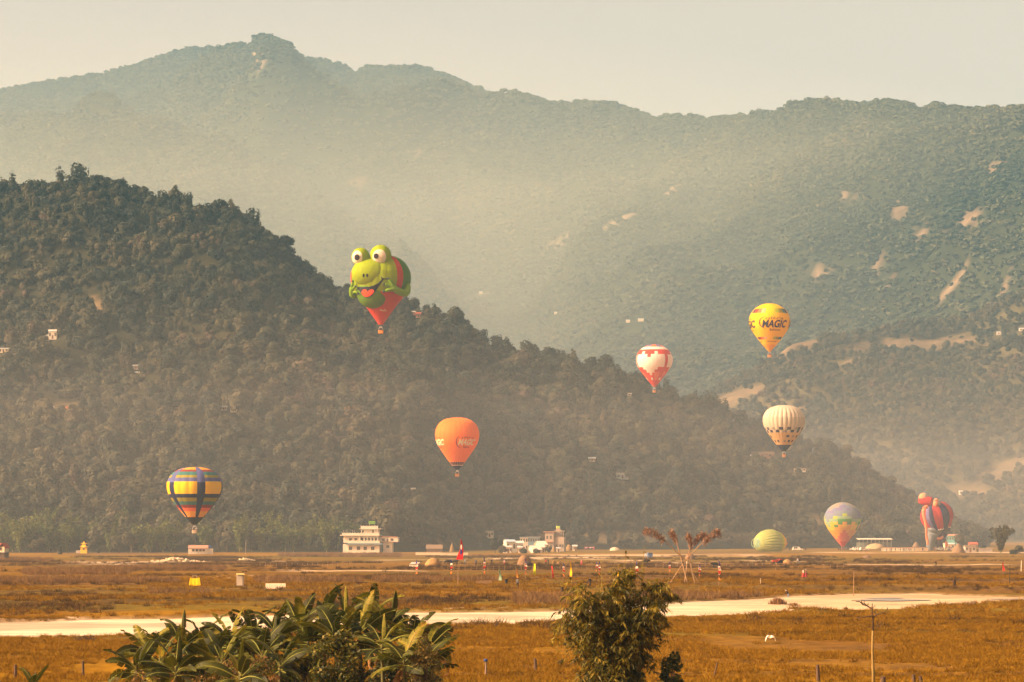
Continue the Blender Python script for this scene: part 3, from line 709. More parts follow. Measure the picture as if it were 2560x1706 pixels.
def balloon(name, label, cx, w, top, mouth, bottom, d, N, off, bands, colfn, mats, prof=PROF, bulge=.025, bw=.85, bh=1.25, seams=None, gcat='hot air balloons in the valley', wmat=None, with_basket=True):
    s = d / F; Rr = w / 2 * s; Hh = (mouth - top) * s
    root = empty(name, P(cx, bottom, d)); tag(root, label, 'balloon', gcat)
    zo = (bottom - mouth) * s
    tb = sorted(set([0, .006, .02, .05, .1, .15, .2, .27, .34, .42, .5, .58, .66, .74, .82, .88, .93, .97, 1.0] + list(bands)))
    zfn = lambda t: zo + Hh * (1 - t); rf = lambda t: Rr * float(smooth_prof(prof, t))
    step = 2 * math.pi / N; SUB = 4
    def rad(t, a):
        q = ((a - off) / step) % 1.0
        return rf(t) * (1 + bulge * (1 - (2 * q - 1) ** 2) * min(1, t * 6) * (1 - .7 * t))
    for k in range(N):
        v = []; f = []; mi = []
        for j, t in enumerate(tb):
            for i in range(SUB + 1):
                a = off + (k + i / SUB) * step; q = i / SUB
                r = rf(t) * (1 + bulge * (1 - (2 * q - 1) ** 2) * min(1, t * 6) * (1 - .7 * t))
                v.append((r * math.sin(a), -r * math.cos(a), zfn(t)))
        for j in range(len(tb) - 1):
            c = colfn(k, (tb[j] + tb[j + 1]) / 2)
            for i in range(SUB):
                n0 = j * (SUB + 1) + i; f.append((n0, n0 + SUB + 1, n0 + SUB + 2, n0 + 1)); mi.append(c)
        me = bpy.data.meshes.new('gore'); me.from_pydata(v, [], f)
        used = sorted(set(mi)); remap = {c: i for i, c in enumerate(used)}
        for c in used: me.materials.append(mats[c])
        me.polygons.foreach_set('material_index', [remap[c] for c in mi]); me.polygons.foreach_set('use_smooth', [True] * len(f)); me.update()
        g = link('gore', me, root)
        if seams is not None:
            sm_ = MB(); a = off + k * step; sm_.tube([(rf(t) * math.sin(a) * 1.002, -rf(t) * math.cos(a) * 1.002, zfn(t)) for t in tb if .01 < t < .97], .05, 4); sm_.build('seam', seams, g)
    if with_basket: basket_parts(root, zo, rf(1.0), bw, bh, wmat)
    return root, rad, zfn, s
C_ = dict(navy=(.020, .028, .085), blue=(.11, .13, .33), yellow=(.90, .56, .002), gold=(.85, .42, .05), olive=(.30, .27, .035), teal=(.06, .20, .20), maroon=(.28, .045, .04), coral=(.82, .18, .07), red=(.68, .050, .025), white=(.86, .78, .68),
          orange=(.88, .21, .030), char=(.03, .032, .04), beige=(.52, .45, .34), beige2=(.60, .52, .40), tan=(.58, .38, .17), dark=(.035, .026, .055), grey=(.30, .27, .22), lime=(.40, .48, .03), green=(.08, .28, .04), peach=(.85, .45, .22), purple=(.19, .17, .33), slate=(.20, .24, .32), sage=(.28, .42, .24), amber=(.86, .42, .02), cream=(.83, .72, .52))
FB = {k: fabric('cloth_' + k, v) for k, v in C_.items()}

# -- blue and yellow
order = ['gold', 'maroon', 'teal', 'olive', 'blue', 'yellow', 'navy', 'olive', 'teal', 'maroon', 'coral', 'gold', 'char']
brk = [.05, .085, .145, .19, .255, .47, .535, .60, .66, .71, .77, .87]
pal = ['navy', 'yellow', 'gold', 'olive', 'teal', 'maroon', 'coral', 'blue', 'char']
def c_blue(k, t):
    if t > .87: return pal.index('char')
    if k % 4 == 0: return pal.index('navy' if t > .3 else 'blue')
    return pal.index(order[int(np.searchsorted(brk, t))])
b_blue = balloon('striped_balloon', 'navy, yellow and teal striped hot air balloon low over the small white house', 486.5, 137, 1168, 1312, 1334, 1003, 20, R(11), brk, c_blue, [FB[k] for k in pal], bulge=.03, wmat=mat('pale_wicker', (.45, .33, .22), vary=.3, scale=6))
# -- orange
pal_o = ['orange', 'navy', 'cream']
def c_orange(k, t): return 1 if t > .925 or .862 < t <= .918 else (2 if .918 < t <= .925 else 0)
b_or = balloon('orange_balloon', 'plain orange hot air balloon with navy skirt and pale lettering', 1143, 110, 1044, 1174, 1192, 1249, 24, R(3), [.862, .918, .925], c_orange, [FB[k] for k in pal_o], bulge=.02, seams=mat('orange_seam', (.85, .33, .11)))
# -- yellow
pal_y = ['yellow', 'navy', 'maroon', 'coral', 'peach', 'lime', 'olive', 'teal', 'amber']
seq_y = {-5: 'navy', -4: 'maroon', -3: 'coral', -2: 'peach', -1: 'yellow', 0: 'yellow', 1: 'lime', 2: 'olive', 3: 'teal', 4: 'navy'}
def c_yellow(k, t):
    j = (k + 6) % 12 - 6
    if .12 < t < .215 or .705 < t < .757: return pal_y.index(seq_y.get(j, 'yellow'))
    return pal_y.index('amber') if t > .86 else 0
b_ye = balloon('yellow_balloon', 'yellow hot air balloon with bold dark lettering over the far terraces', 1924, 103, 759, 879.5, 894, 1334, 24, R(-2), [.12, .215, .705, .757, .86], c_yellow, [FB[k] for k in pal_y], prof=PROF2, bulge=.012)
# -- red with white hearts
pal_h = ['red', 'white', 'purple', 'coral']
htop = {0: .32, 1: .25, 2: .18, 3: .25, 4: .25}; hbot = {0: .737, 1: .68, 2: .61, 3: .55, 4: .55}
def c_heart(k, t):
    j = (k + 5) % 10 - 5
    if t < .07: return 2 if (k // 3) % 2 else 3
    if t < .135: return 1
    if j != -5 and htop[abs(j)] < t < hbot[abs(j)]: return 1
    if .79 < t < .85 and j % 5 == 0: return 1
    if .66 < t < .85 and j in (2, 3, -4): return 3  # lighter panels paint in the light showing through the cloth
    return 0
b_he = balloon('heart_balloon', 'red and white hot air balloon with a big stepped white heart', 1636, 91, 861, 967.5, 982, 1510, 30, R(-26), [.07, .135, .18, .25, .32, .55, .61, .68, .737, .79, .85], c_heart, [FB[k] for k in pal_h], prof=PROF2, bulge=.012)
# -- beige with dark checks
pal_b = ['beige', 'dark', 'grey', 'tan', 'navy', 'beige2']
rowA = {0: 1, 2: 1, 4: 2, 5: 1, -2: 2, -4: 1, 7: 1, 9: 1, -6: 1, -8: 1, 11: 1}; rowB = {-1: 1, 1: 2, 3: 1, 5: 1, -3: 1, 8: 1, 10: 2, -5: 1, -7: 2, 12: 1}; rowC = {2: 1, 4: 2, 6: 1, -5: 1, 9: 1, -8: 1}; rowD = {-2: 1, 1: 2, 3: 1, 5: 1, -4: 1, 8: 1, -7: 1}
def c_beige(k, t):
    j = (k + 14) % 28 - 14
    for (a, b, rw) in ((.487, .545, rowA), (.545, .60, rowB), (.655, .705, rowC), (.76, .807, rowD)):
        if a < t < b and j in rw: return rw[j]
    if t > .86: return 4
    if t > .60: return 3
    return 5 if t < .27 else 0
b_be = balloon('beige_balloon', 'beige ribbed hot air balloon with dark checks and navy skirt', 1960, 102.5, 1013, 1129, 1143, 1340, 28, R(-20.4), [.27, .487, .545, .60, .655, .705, .76, .807, .86], c_beige, [FB[k] for k in pal_b], bulge=.055)
# -- rainbow checks, standing on the field
pal_r = ['purple', 'grey', 'slate', 'sage', 'lime', 'green', 'yellow', 'amber', 'coral', 'red']
seq_r = ['grey', 'slate', 'purple', 'slate', 'slate', 'sage', 'sage', 'green', 'yellow', 'amber', 'amber', 'coral', 'coral', 'coral', 'red', 'red', 'red', 'red', 'red', 'red']
def c_rain(k, t):
    r = int(t * 16); tri = abs(k % 8 - 4)
    h = hash2(np.array([k]), np.array([r]), 5)[0]
    i = r + (tri - 2) * .55 + (1.3 if (k + r) % 2 and 5 < r < 9 else 0) + (h - .5) * 1.1
    c = seq_r[int(max(0, min(len(seq_r) - 1, i)))]
    if c == 'sage' and h > .62: c = 'lime'
    return pal_r.index(c)
b_ra = balloon('rainbow_balloon', 'rainbow checked hot air balloon standing on the field', 2107, 93, 1256, 1368, 1374, 1680, 24, R(-7), [i / 16 for i in range(1, 16)], c_rain, [FB[k] for k in pal_r], prof=PROF2, bulge=.012, bh=1.1)
# -- lettering
ink = fabric('ink_navy', (.018, .020, .040), 0); inkb = fabric('ink_brown', (.16, .055, .015), 0); inkc = fabric('ink_cream', (.80, .70, .46), 0.1); inkr = fabric('ink_rust', (.22, .045, .02), 0)
def swoosh(root, rad, zfn, a0, span, tm, dt, m):
    mb = MB(); L = []; Rt = []
    for k in range(13):
        th = R(100) + R(170) * k / 12
        for lst, q in ((L, 1.0), (Rt, 1.0 - .16 * math.sin(math.pi * k / 12))):
            a = a0 + math.cos(th) * q * span; t = tm - math.sin(th) * dt * q; r = rad(t, a) + .08; lst.append((r * math.sin(a), -r * math.cos(a), zfn(t)))
    for k in range(12): mb.face([L[k], L[k + 1], Rt[k + 1], Rt[k]])
    mb.build('swoosh', m, root)
for a in (12, 112, -88, 192):
    r_, rad, zf, s = b_ye; a = R(a)
    decal(text_mesh('MAGIC', .035), rad, a, R(74), .365, .525, zf, .08, 'lettering', ink, r_, shear=.06)
    decal(text_mesh('ultra', .0), rad, a - R(1), R(52), .30, .355, zf, .08, 'lettering', inkb, r_, shear=.05)
    decal(text_mesh('Balloons', .012), rad, a + R(2), R(36), .54, .59, zf, .08, 'lettering', inkb, r_)
    swoosh(r_, rad, zf, a - R(24), R(24), .42, .13, inkb)
    decal(text_mesh('ultramagic', .01), rad, a, R(66), .785, .815, zf, .08, 'lettering', inkb, r_)
for a in (31, -66, 121, 211):
    r_, rad, zf, s = b_or; a = R(a)
    decal(text_mesh('MAGIC', .04), rad, a, R(52), .425, .545, zf, .1, 'lettering', inkc, r_, shear=.1)
    decal(text_mesh('ultra', .0), rad, a, R(36), .375, .412, zf, .1, 'lettering', inkr, r_)
    decal(text_mesh('Balloons', .012), rad, a, R(20), .56, .595, zf, .1, 'lettering', inkr, r_)
    swoosh(r_, rad, zf, a - R(17), R(17), .48, .12, inkr)
r_, rad, zf, s = b_or
# riders
riders = [('striped', b_blue, (.6, .55, .5), 'person in pale clothes riding in the basket of the striped balloon'), ('orange', b_or, (.10, .08, .09), 'person in dark clothes riding in the basket of the orange balloon'),
          ('yellow', b_ye, (.25, .05, .04), 'person in maroon top riding in the basket of the yellow balloon'), ('heart', b_he, (.05, .06, .10), 'person in dark top riding in the basket of the heart balloon'), ('beige', b_be, (.09, .05, .05), 'person in brown top riding in the basket of the beige balloon')]
for nm, b, sh, lab in riders:
    bl = b[0].location; person((bl.x + .3, bl.y - .05, bl.z + .06), 'hold', sh, (.05, .05, .07), .4, lab, group='balloon riders')

# -- green balloon lying on its side, being filled
root = empty('inflating_balloon', G(1925, 1379)); d0 = root.location.y; s = d0 / F
tag(root, 'half filled pale green balloon lying on its side on the field', 'balloon', 'hot air balloons in the valley')
lg = [FB['sage'], fabric('cloth_palegreen', (.42, .46, .13)), fabric('cloth_lime2', (.50, .58, .03)), FB['yellow'], FB['amber'], FB['coral']]
NG = 24; L_ = 19.0; axis_prof = [(0, .0), (.03, 1.5), (.08, 2.6), (.16, 4.2), (.3, 5.9), (.45, 6.6), (.6, 6.4), (.75, 5.4), (.88, 3.6), (1.0, 1.0)]
ap = np.array(axis_prof)
for k in range(NG):
    v = []; f = []; mi = []; ts_ = [0, .03, .08, .13, .2, .3, .4, .5, .58, .64, .7, .76, .82, .88, .94, 1.0]; SUB = 4
    for j, t in enumerate(ts_):
        for i in range(SUB + 1):
            q = i / SUB; a = 2 * math.pi * (k + q) / NG
            r = np.interp(t, ap[:, 0], ap[:, 1]) * (1 + .07 * (1 - (2 * q - 1) ** 2))
            ax_ = -L_ / 2 + t * L_ + .9 * (1 - min(1, t * 8)) * 1.4
            yy = math.cos(a) * r; zz = math.sin(a) * r * .86 + 3.9 + .6 * math.sin(math.pi * t)
            zz = max(zz, .02 + .10 * (1 - (2 * q - 1) ** 2)) if zz < .35 else zz
            v.append((ax_, yy, zz))
    for j in range(len(ts_) - 1):
        tm = (ts_[j] + ts_[j + 1]) / 2; c = 0 if tm < .06 else 1 if tm < .66 else 2 if tm < .73 else 3 if tm < .8 else 4 if tm < .9 else 5
        for i in range(SUB):
            n0 = j * (SUB + 1) + i; f.append((n0, n0 + SUB + 1, n0 + SUB + 2, n0 + 1)); mi.append(c)
    me = bpy.data.meshes.new('gore'); me.from_pydata(v, [], f)
    for m in lg: me.materials.append(m)
    me.polygons.foreach_set('material_index', mi); me.polygons.foreach_set('use_smooth', [True] * len(f)); me.update()
    link('gore', me, root)
cr = MB(); cr.tube([(-L_ / 2 + .35, 2.35 * math.cos(a), 3.95 + 2.0 * math.sin(a)) for a in [2 * math.pi * k / 24 for k in range(25)]], .16, 5)
cr.build('crown_ring', FB['sage'], root)
root.rotation_euler = (0, 0, R(32))

# -- frog shaped balloon --------------------------------------------------
fs = 1125 / F / 5.6                      # metres per pixel of the frog close-up
froot = empty('frog_balloon', P(952, 834.5, 1125)); tag(froot, 'green frog shaped hot air balloon with big white eyes and red dungarees', 'balloon', 'hot air balloons in the valley')
FX = lambda cx: (cx - 740) * fs
FZ = lambda cy_: (1425 - cy_) * fs
fprof = [(330, 0), (336, 120), (350, 205), (380, 275), (430, 335), (500, 385), (570, 412), (640, 420), (700, 416), (760, 402), (830, 370), (900, 325), (980, 262), (1060, 200), (1140, 142), (1220, 86), (1270, 50), (1300, 32)]
fp = np.array(fprof, float)
def frad(cyy): return np.interp(cyy, fp[:, 0], fp[:, 1])
# bulges of the face, in close-up pixels: cx, cy, depth of centre, rx, ry, rdepth
UPJ = (612, 595, -245, 265, 207, 195); LOJ = (640, 850, -165, 238, 235, 205)
def front_depth(cx, cyy):
    """depth (negative = towards viewer) of the front-most frog surface"""
    out = 1e9; r = float(frad(cyy)); x = cx - 740
    if abs(x) < r: out = min(out, -math.sqrt(r * r - x * x))
    for (ex, ey, ed, rx, ry, rd) in (UPJ, LOJ):
        q = 1 - ((cx - ex) / rx) ** 2 - ((cyy - ey) / ry) ** 2
        if q > 0: out = min(out, ed - rd * math.sqrt(q))
    return out if out < 1e8 else -r * 0
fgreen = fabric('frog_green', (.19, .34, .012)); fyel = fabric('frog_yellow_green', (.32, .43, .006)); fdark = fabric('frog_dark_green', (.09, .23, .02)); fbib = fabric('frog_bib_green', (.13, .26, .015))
fred = fabric('frog_red', (.62, .055, .03)); fblack = fabric('frog_black', (.012, .012, .022), 0); ftong = fabric('frog_tongue', (.85, .09, .03)); fwhite = fabric('frog_white', (.88, .78, .62)); fgrey = fabric('frog_claw', (.05, .07, .05), 0); fpup = fabric('frog_pupil', (.02, .012, .015), 0)
# body gores: strap, dungarees and green back told apart panel by panel
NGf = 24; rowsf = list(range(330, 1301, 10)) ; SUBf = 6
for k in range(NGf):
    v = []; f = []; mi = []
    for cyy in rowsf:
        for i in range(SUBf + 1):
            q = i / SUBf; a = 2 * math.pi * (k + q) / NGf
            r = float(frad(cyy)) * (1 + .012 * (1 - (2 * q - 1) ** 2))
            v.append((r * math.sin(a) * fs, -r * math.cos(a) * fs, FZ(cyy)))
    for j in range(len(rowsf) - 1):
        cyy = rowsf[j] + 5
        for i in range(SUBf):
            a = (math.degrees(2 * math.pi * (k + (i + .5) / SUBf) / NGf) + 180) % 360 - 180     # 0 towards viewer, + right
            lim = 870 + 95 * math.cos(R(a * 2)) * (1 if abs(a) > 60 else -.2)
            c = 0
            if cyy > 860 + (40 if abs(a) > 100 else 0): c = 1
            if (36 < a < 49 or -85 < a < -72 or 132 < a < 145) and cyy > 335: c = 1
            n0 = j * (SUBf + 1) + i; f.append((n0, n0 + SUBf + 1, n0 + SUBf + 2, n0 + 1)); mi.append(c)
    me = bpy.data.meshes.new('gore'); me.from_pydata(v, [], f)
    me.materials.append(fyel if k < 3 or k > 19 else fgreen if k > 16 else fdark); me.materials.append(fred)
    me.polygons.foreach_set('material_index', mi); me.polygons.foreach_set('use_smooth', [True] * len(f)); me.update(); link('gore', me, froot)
def ellpart(e, m, name, lobes=0.0):
    ex, ey, ed, rx, ry, rd = e
    mb = MB(); nu, nv = 48, 24
    for j in range(nv + 1):
        ph = math.pi * j / nv
        for i in range(nu):
            th = 2 * math.pi * i / nu; q = 1 + lobes * abs(math.sin(th * 7))
            mb.v.append((FX(ex + rx * q * math.sin(ph) * math.cos(th)), (ed + rd * q * math.sin(ph) * math.sin(th)) * fs, FZ(ey - ry * math.cos(ph))))
    for j in range(nv):
        for i in range(nu): mb.f.append((j * nu + i, (j + 1) * nu + i, (j + 1) * nu + (i + 1) % nu, j * nu + (i + 1) % nu)); mb.m.append(0)
    return mb.build(name, m, froot, smooth=True)
ellpart(UPJ, fyel, 'snout', .025); ellpart(LOJ, fbib, 'jaw', .012)
def skinpatch(poly, m, name, off=6, step=9, parent=froot):
    """a cloth patch following the front of the frog inside a close-up polygon"""
    poly = [Vector((p[0], p[1])) for p in poly]
    bm = bmesh.new(); vs_ = [bm.verts.new((p.x, p.y, 0)) for p in poly]; bm.faces.new(vs_)
    xs_ = [p.x for p in poly]; ys_ = [p.y for p in poly]
    for ax_, lo, hi in ((0, min(xs_), max(xs_)), (1, min(ys_), max(ys_))):
        x = lo + step
        while x < hi:
            co = (x, 0, 0) if ax_ == 0 else (0, x, 0); no = (1, 0, 0) if ax_ == 0 else (0, 1, 0)
            bmesh.ops.bisect_plane(bm, geom=bm.verts[:] + bm.edges[:] + bm.faces[:], plane_co=co, plane_no=no); x += step
    for v in bm.verts:
        cx, cyy = v.co.x, v.co.y; v.co = Vector((FX(cx), (front_depth(cx, cyy) - off) * fs, FZ(cyy)))
    bmesh.ops.recalc_face_normals(bm, faces=bm.faces)
    me = bpy.data.meshes.new(name); bm.to_mesh(me); bm.free(); me.materials.append(m); return link(name, me, parent)
skinpatch([(385, 770), (420, 792), (500, 797), (580, 797), (650, 785), (720, 750), (770, 700), (752, 655), (775, 672), (800, 685), (870, 683), (872, 697), (800, 700), (770, 740), (725, 800), (680, 860), (640, 915), (590, 942), (545, 945), (500, 915), (460, 860), (425, 805)], fblack, 'mouth', 7)
skinpatch([(485, 880), (495, 845), (525, 830), (555, 840), (572, 870), (590, 845), (625, 832), (655, 840), (664, 862), (640, 900), (600, 930), (545, 938), (505, 915)], ftong, 'tongue', 14)
for cx in (518, 568): skinpatch([(cx + 14 * math.cos(t), 645 + 26 * math.sin(t)) for t in [2 * math.pi * k / 14 for k in range(14)]], fblack, 'nostril', 5)
def eye(cx, cyy, r, dep, whx, why, wrx, wry, pux, puy, pr):
    o = MB().ell((FX(cx), dep * fs, FZ(cyy)), (r * fs, r * fs, r * 1.02 * fs), 32, 20).build('eye', fyel, froot, smooth=True)
    def disc(ex, ey, rx, ry, off, m, nm, par):
        mb = MB(); n = 24; rings = 6; idx = []
        for j in range(rings + 1):
            for i in range(n):
                th = 2 * math.pi * i / n; q = j / rings; x = ex + rx * q * math.cos(th); y = ey + ry * q * math.sin(th)
                h = max(0, r * r - (x - cx) ** 2 - (y - cyy) ** 2); mb.v.append((FX(x), (dep - math.sqrt(h) - off) * fs, FZ(y)))
        for j in range(rings):
            for i in range(n): mb.f.append((j * n + i, (j + 1) * n + i, (j + 1) * n + (i + 1) % n, j * n + (i + 1) % n)); mb.m.append(0)
        return mb.build(nm, m, par, smooth=True)
    w = disc(whx, why, wrx, wry, 8, fwhite, 'eye_white', o); disc(pux, puy, pr, pr * 1.12, 14, fpup, 'pupil', o)
eye(468, 372, 128, -235, 425, 390, 74, 99, 423, 386, 38)
eye(748, 356, 150, -255, 735, 385, 97, 107, 690, 373, 34)
def limb(pts, rad_, name, parent=froot, m=fgreen, seg=12):
    P_ = [Vector((FX(a), b * fs, FZ(c))) for a, b, c in pts]
    # round the path off
    Q = []; RR = []
    for i in range(len(P_) - 1):
        for t in (0, .25, .5, .75):
            p0 = P_[max(i - 1, 0)]; p1 = P_[i]; p2 = P_[i + 1]; p3 = P_[min(i + 2, len(P_) - 1)]
            Q.append(.5 * ((2 * p1) + (p2 - p0) * t + (2 * p0 - 5 * p1 + 4 * p2 - p3) * t * t + (3 * p1 - p0 - 3 * p2 + p3) * t ** 3)); RR.append((rad_[i] * (1 - t) + rad_[i + 1] * t) * fs)
    Q.append(P_[-1]); RR.append(rad_[-1] * fs)
    return MB().tube(Q, RR, seg, cap=True).build(name, m, parent, smooth=True)
arm = limb([(1128, -170, 745), (1122, -215, 830), (1085, -270, 880), (990, -340, 850), (915, -380, 800)], [28, 46, 52, 50, 46], 'arm', m=fgreen)
for (pts, tip) in (([(920, -385, 790), (895, -400, 735), (868, -410, 700)], (858, -412, 690)), ([(915, -385, 800), (860, -405, 778), (815, -418, 768)], (797, -420, 765)), ([(930, -380, 825), (870, -400, 838), (820, -405, 862)], (797, -408, 866))):
    fi = limb(pts, [36, 25, 19], 'finger', arm); MB().ell((FX(tip[0]), tip[1] * fs, FZ(tip[2])), (20 * fs,) * 3, 12, 8).build('claw', fgrey, fi, smooth=True)
arm2 = limb([(420, -60, 850), (375, -150, 905), (345, -200, 880), (345, -230, 800)], [30, 44, 42, 34], 'arm', m=fgreen)
for (pts, tip) in (([(345, -230, 810), (352, -250, 765), (360, -262, 725)], (360, -265, 714)), ([(350, -230, 830), (378, -265, 800), (392, -285, 790)], (398, -292, 786)), ([(360, -215, 870), (400, -270, 862), (428, -300, 880)], (436, -306, 886))):
    fi = limb(pts, [26, 20, 15], 'finger', arm2); MB().ell((FX(tip[0]), tip[1] * fs, FZ(tip[2])), (16 * fs,) * 3, 12, 8).build('claw', fgrey, fi, smooth=True)
# small script on the dungarees
tm_ = text_mesh("Paul's", .01)
for v in tm_.verts:
    cx = 780 + v.co.x * 90; cyy = 1122 - v.co.y * 28; v.co = Vector((FX(cx), (front_depth(cx, cyy) - 5) * fs, FZ(cyy)))
me = bpy.data.meshes.new('lettering'); tm_.to_mesh(me); tm_.free(); me.materials.append(inkc); link('lettering', me, froot)
basket_parts(froot, FZ(1300), 32 * fs, .95, 1.3, mat('orange_wicker', (.62, .24, .05), vary=.3, scale=7))
bl = froot.location; person((bl.x + .35, bl.y - .05, bl.z + .06), 'hold', (.03, .03, .04), (.05, .05, .07), .3, 'person in black riding in the basket of the frog balloon', group='balloon riders')

# -- striped figure balloon on the ground ----------------------------------
es = 1640 / F / 6.536
eroot = empty('figure_balloon', G(2335, 1376.5)); ed_ = eroot.location.y; es = ed_ / F / 6.536
tag(eroot, 'red and navy striped figure shaped balloon standing on grey legs', 'balloon', 'hot air balloons in the valley')
EX = lambda cx: (cx - 882) * es
EZ = lambda cy_: (1153 - cy_) * es
egrey = fabric('figure_grey', (.23, .25, .26)); epur = fabric('figure_purple', (.13, .12, .19)); eor = fabric('figure_peach', (.85, .33, .17)); ered = fabric('figure_red', (.48, .032, .026)); enav = fabric('figure_navy', (.03, .035, .10)); elil = fabric('figure_lilac', (.17, .15, .32)); ewh = fabric('figure_white', (.85, .75, .66)); ecap = fabric('figure_cap_grey', (.36, .33, .32))
# striped coat: tilted, bell shaped, gore by gore
tilt = Matrix.Rotation(R(-14), 3, 'Y')
cp = np.array([(0, .15), (.04, .42), (.12, .66), (.25, .86), (.4, .97), (.55, 1.0), (.7, .95), (.85, .82), (1.0, .64)])
seqE = ['red', 'red', 'lil', 'nav', 'red', 'red', 'nav', 'nav', 'red', 'red', 'lil', 'nav', 'red', 'red', 'lil', 'nav', 'red', 'red', 'nav', 'nav', 'red', 'lil', 'nav', 'red']
Rt_ = 272 * es; Ht = 455 * es; cen = Vector((EX(872), 0, EZ(355)))
NE = 24; a_off = R(-78)
for k in range(NE):
    v = []; f = []
    SUB = 4; rows = 14
    for j in range(rows + 1):
        t = j / rows
        for i in range(SUB + 1):
            q = i / SUB; a = a_off + 2 * math.pi * (k + q) / NE
            r = Rt_ * np.interp(t, cp[:, 0], cp[:, 1]) * (1 + .03 * (1 - (2 * q - 1) ** 2))
            z = -Ht * t - (0.04 * Ht * (1 - (2 * q - 1) ** 2) if j == rows else 0)
            p = tilt @ Vector((r * math.sin(a), -r * math.cos(a) * .9, z)) + cen; v.append(tuple(p))
    for j in range(rows):
        for i in range(SUB): n0 = j * (SUB + 1) + i; f.append((n0, n0 + SUB + 1, n0 + SUB + 2, n0 + 1))
    me = bpy.data.meshes.new('gore'); me.from_pydata(v, [], f); me.materials.append({'red': ered, 'lil': elil, 'nav': enav}[seqE[k]])
    me.polygons.foreach_set('use_smooth', [True] * len(f)); me.update(); g = link('gore', me, eroot)
    if seqE[k] == 'red': MB().tube(v[-(SUB + 1):], .24, 6).build('hem', ewh, g, smooth=True)
def etube(pts, rad_, m, name, seg=14):
    P_ = [Vector((EX(a), b * es, EZ(c))) for a, b, c in pts]; Q = []; RR = []
    for i in range(len(P_) - 1):
        for t in (0, .25, .5, .75):
            p0 = P_[max(i - 1, 0)]; p1 = P_[i]; p2 = P_[i + 1]; p3 = P_[min(i + 2, len(P_) - 1)]
            Q.append(.5 * ((2 * p1) + (p2 - p0) * t + (2 * p0 - 5 * p1 + 4 * p2 - p3) * t * t + (3 * p1 - p0 - 3 * p2 + p3) * t ** 3)); RR.append((rad_[i] * (1 - t) + rad_[i + 1] * t) * es)
    Q.append(P_[-1]); RR.append(rad_[-1] * es)
    return MB().tube(Q, RR, seg).build(name, m, eroot, smooth=True)
etube([(740, -240, 440), (685, -290, 470), (672, -300, 560), (705, -290, 680), (722, -260, 800), (728, -230, 900), (745, -210, 985), (752, -205, 1060)], [28, 32, 27, 25, 22, 17, 23, 18], eor, 'sleeve')
etube([(890, 0, 780), (850, -40, 880), (830, -60, 960), (812, -60, 1060), (806, -55, 1152)], [150, 120, 92, 66, 52], egrey, 'leg')
etube([(1040, 30, 690), (1060, 40, 800), (1010, 30, 900), (960, 0, 990), (975, -20, 1060), (985, -20, 1152)], [130, 95, 80, 74, 46, 36], epur, 'leg')
etube([(1020, -40, 930), (960, -90, 960), (915, -90, 945)], [20, 26, 14], eor, 'pocket_flap')
etube([(1075, -30, 1000), (1083, -30, 1060), (1080, -30, 1105)], [16, 28, 10], eor, 'glove')
etube([(835, -120, 360), (740, -90, 345), (680, -70, 355), (650, -60, 390)], [70, 85, 80, 40], ered, 'hood')
h_ = MB().ell((EX(706), -70 * es, EZ(290)), (84 * es, 80 * es, 78 * es), 24, 14, rot=Matrix.Rotation(R(10), 3, 'Y')).build('cap', [eor, ecap], eroot, smooth=True)
for p in h_.data.polygons: p.material_index = 1 if p.center.x > EX(712) else 0
h_.data.materials.append(ered)
MB().tube([(EX(706) + 86 * es * math.cos(a), -70 * es + 82 * es * math.sin(a), EZ(322) + 14 * es * math.cos(a)) for a in [2 * math.pi * k / 24 for k in range(25)]], 8 * es, 6).build('cap_band', enav, eroot)
etube([(905, -160, 325), (888, -190, 360), (882, -200, 400), (890, -200, 425)], [30, 44, 44, 30], eor, 'cuff'); etube([(930, -150, 330), (928, -170, 370), (925, -185, 415)], [30, 44, 36], ecap, 'cuff')
# ================================================================= TREES ONE CAN TELL APART
def hill_hit(fn, px, py, d0, d1):
    ds = np.linspace(d0, d1, 900); x = (px - 1280) / F * ds
    z, t, _ = fn(x, ds); pp = py_of(ds, z)
    k = np.argmax(pp <= py) if (pp <= py).any() else len(ds) - 1
    return Vector((x[k], ds[k], z[k]))
def tree(name, label, group, loc, crown, trunk, s, rz, sz=1.0, cat='tree'):
    o = empty(name, loc, rz); o.scale = (s, s, s * sz); tag(o, label, cat, group)
    link('trunk', trunk, o); link('crown', crown, o); return o
sky_leaf = leafmat('skyline_leaf', [(0.0, (.011, .018, .010)), (0.5, (.026, .033, .018)), (1.0, (.058, .050, .026))], trans=0.12, attr='tone', hue_noise=0.6)
SKYC = [crown_mesh(700 + k, 360, rx=random.uniform(3.2, 4.4), rz=random.uniform(2.8, 4.4), matl=sky_leaf, lobes=6, size=.7) for k in range(6)]
SKYT = [crown_mesh(720 + k, 260, rx=1.7, rz=5.0, zc=6.8, size=.6, lobes=9, matl=sky_leaf) for k in range(3)]
rt = random.Random(31)
SECT = [(-20, 300, 'dark round tree on the summit of the near hill'), (300, 560, 'dark tree on the skyline just right of the hill summit'), (560, 880, 'dark tree on the steep skyline left of the frog balloon'), (880, 1200, 'small tree on the skyline right of the frog balloon'),
        (1200, 1500, 'lone tree on the skyline between frog balloon and heart balloon'), (1500, 1720, 'tree on the skyline under the heart balloon'), (1720, 1800, 'slim tall tree on the skyline under the yellow balloon'), (1800, 1960, 'round tree on the skyline left of the beige balloon'), (1960, 2330, 'tree on the lower right skyline of the near hill')]
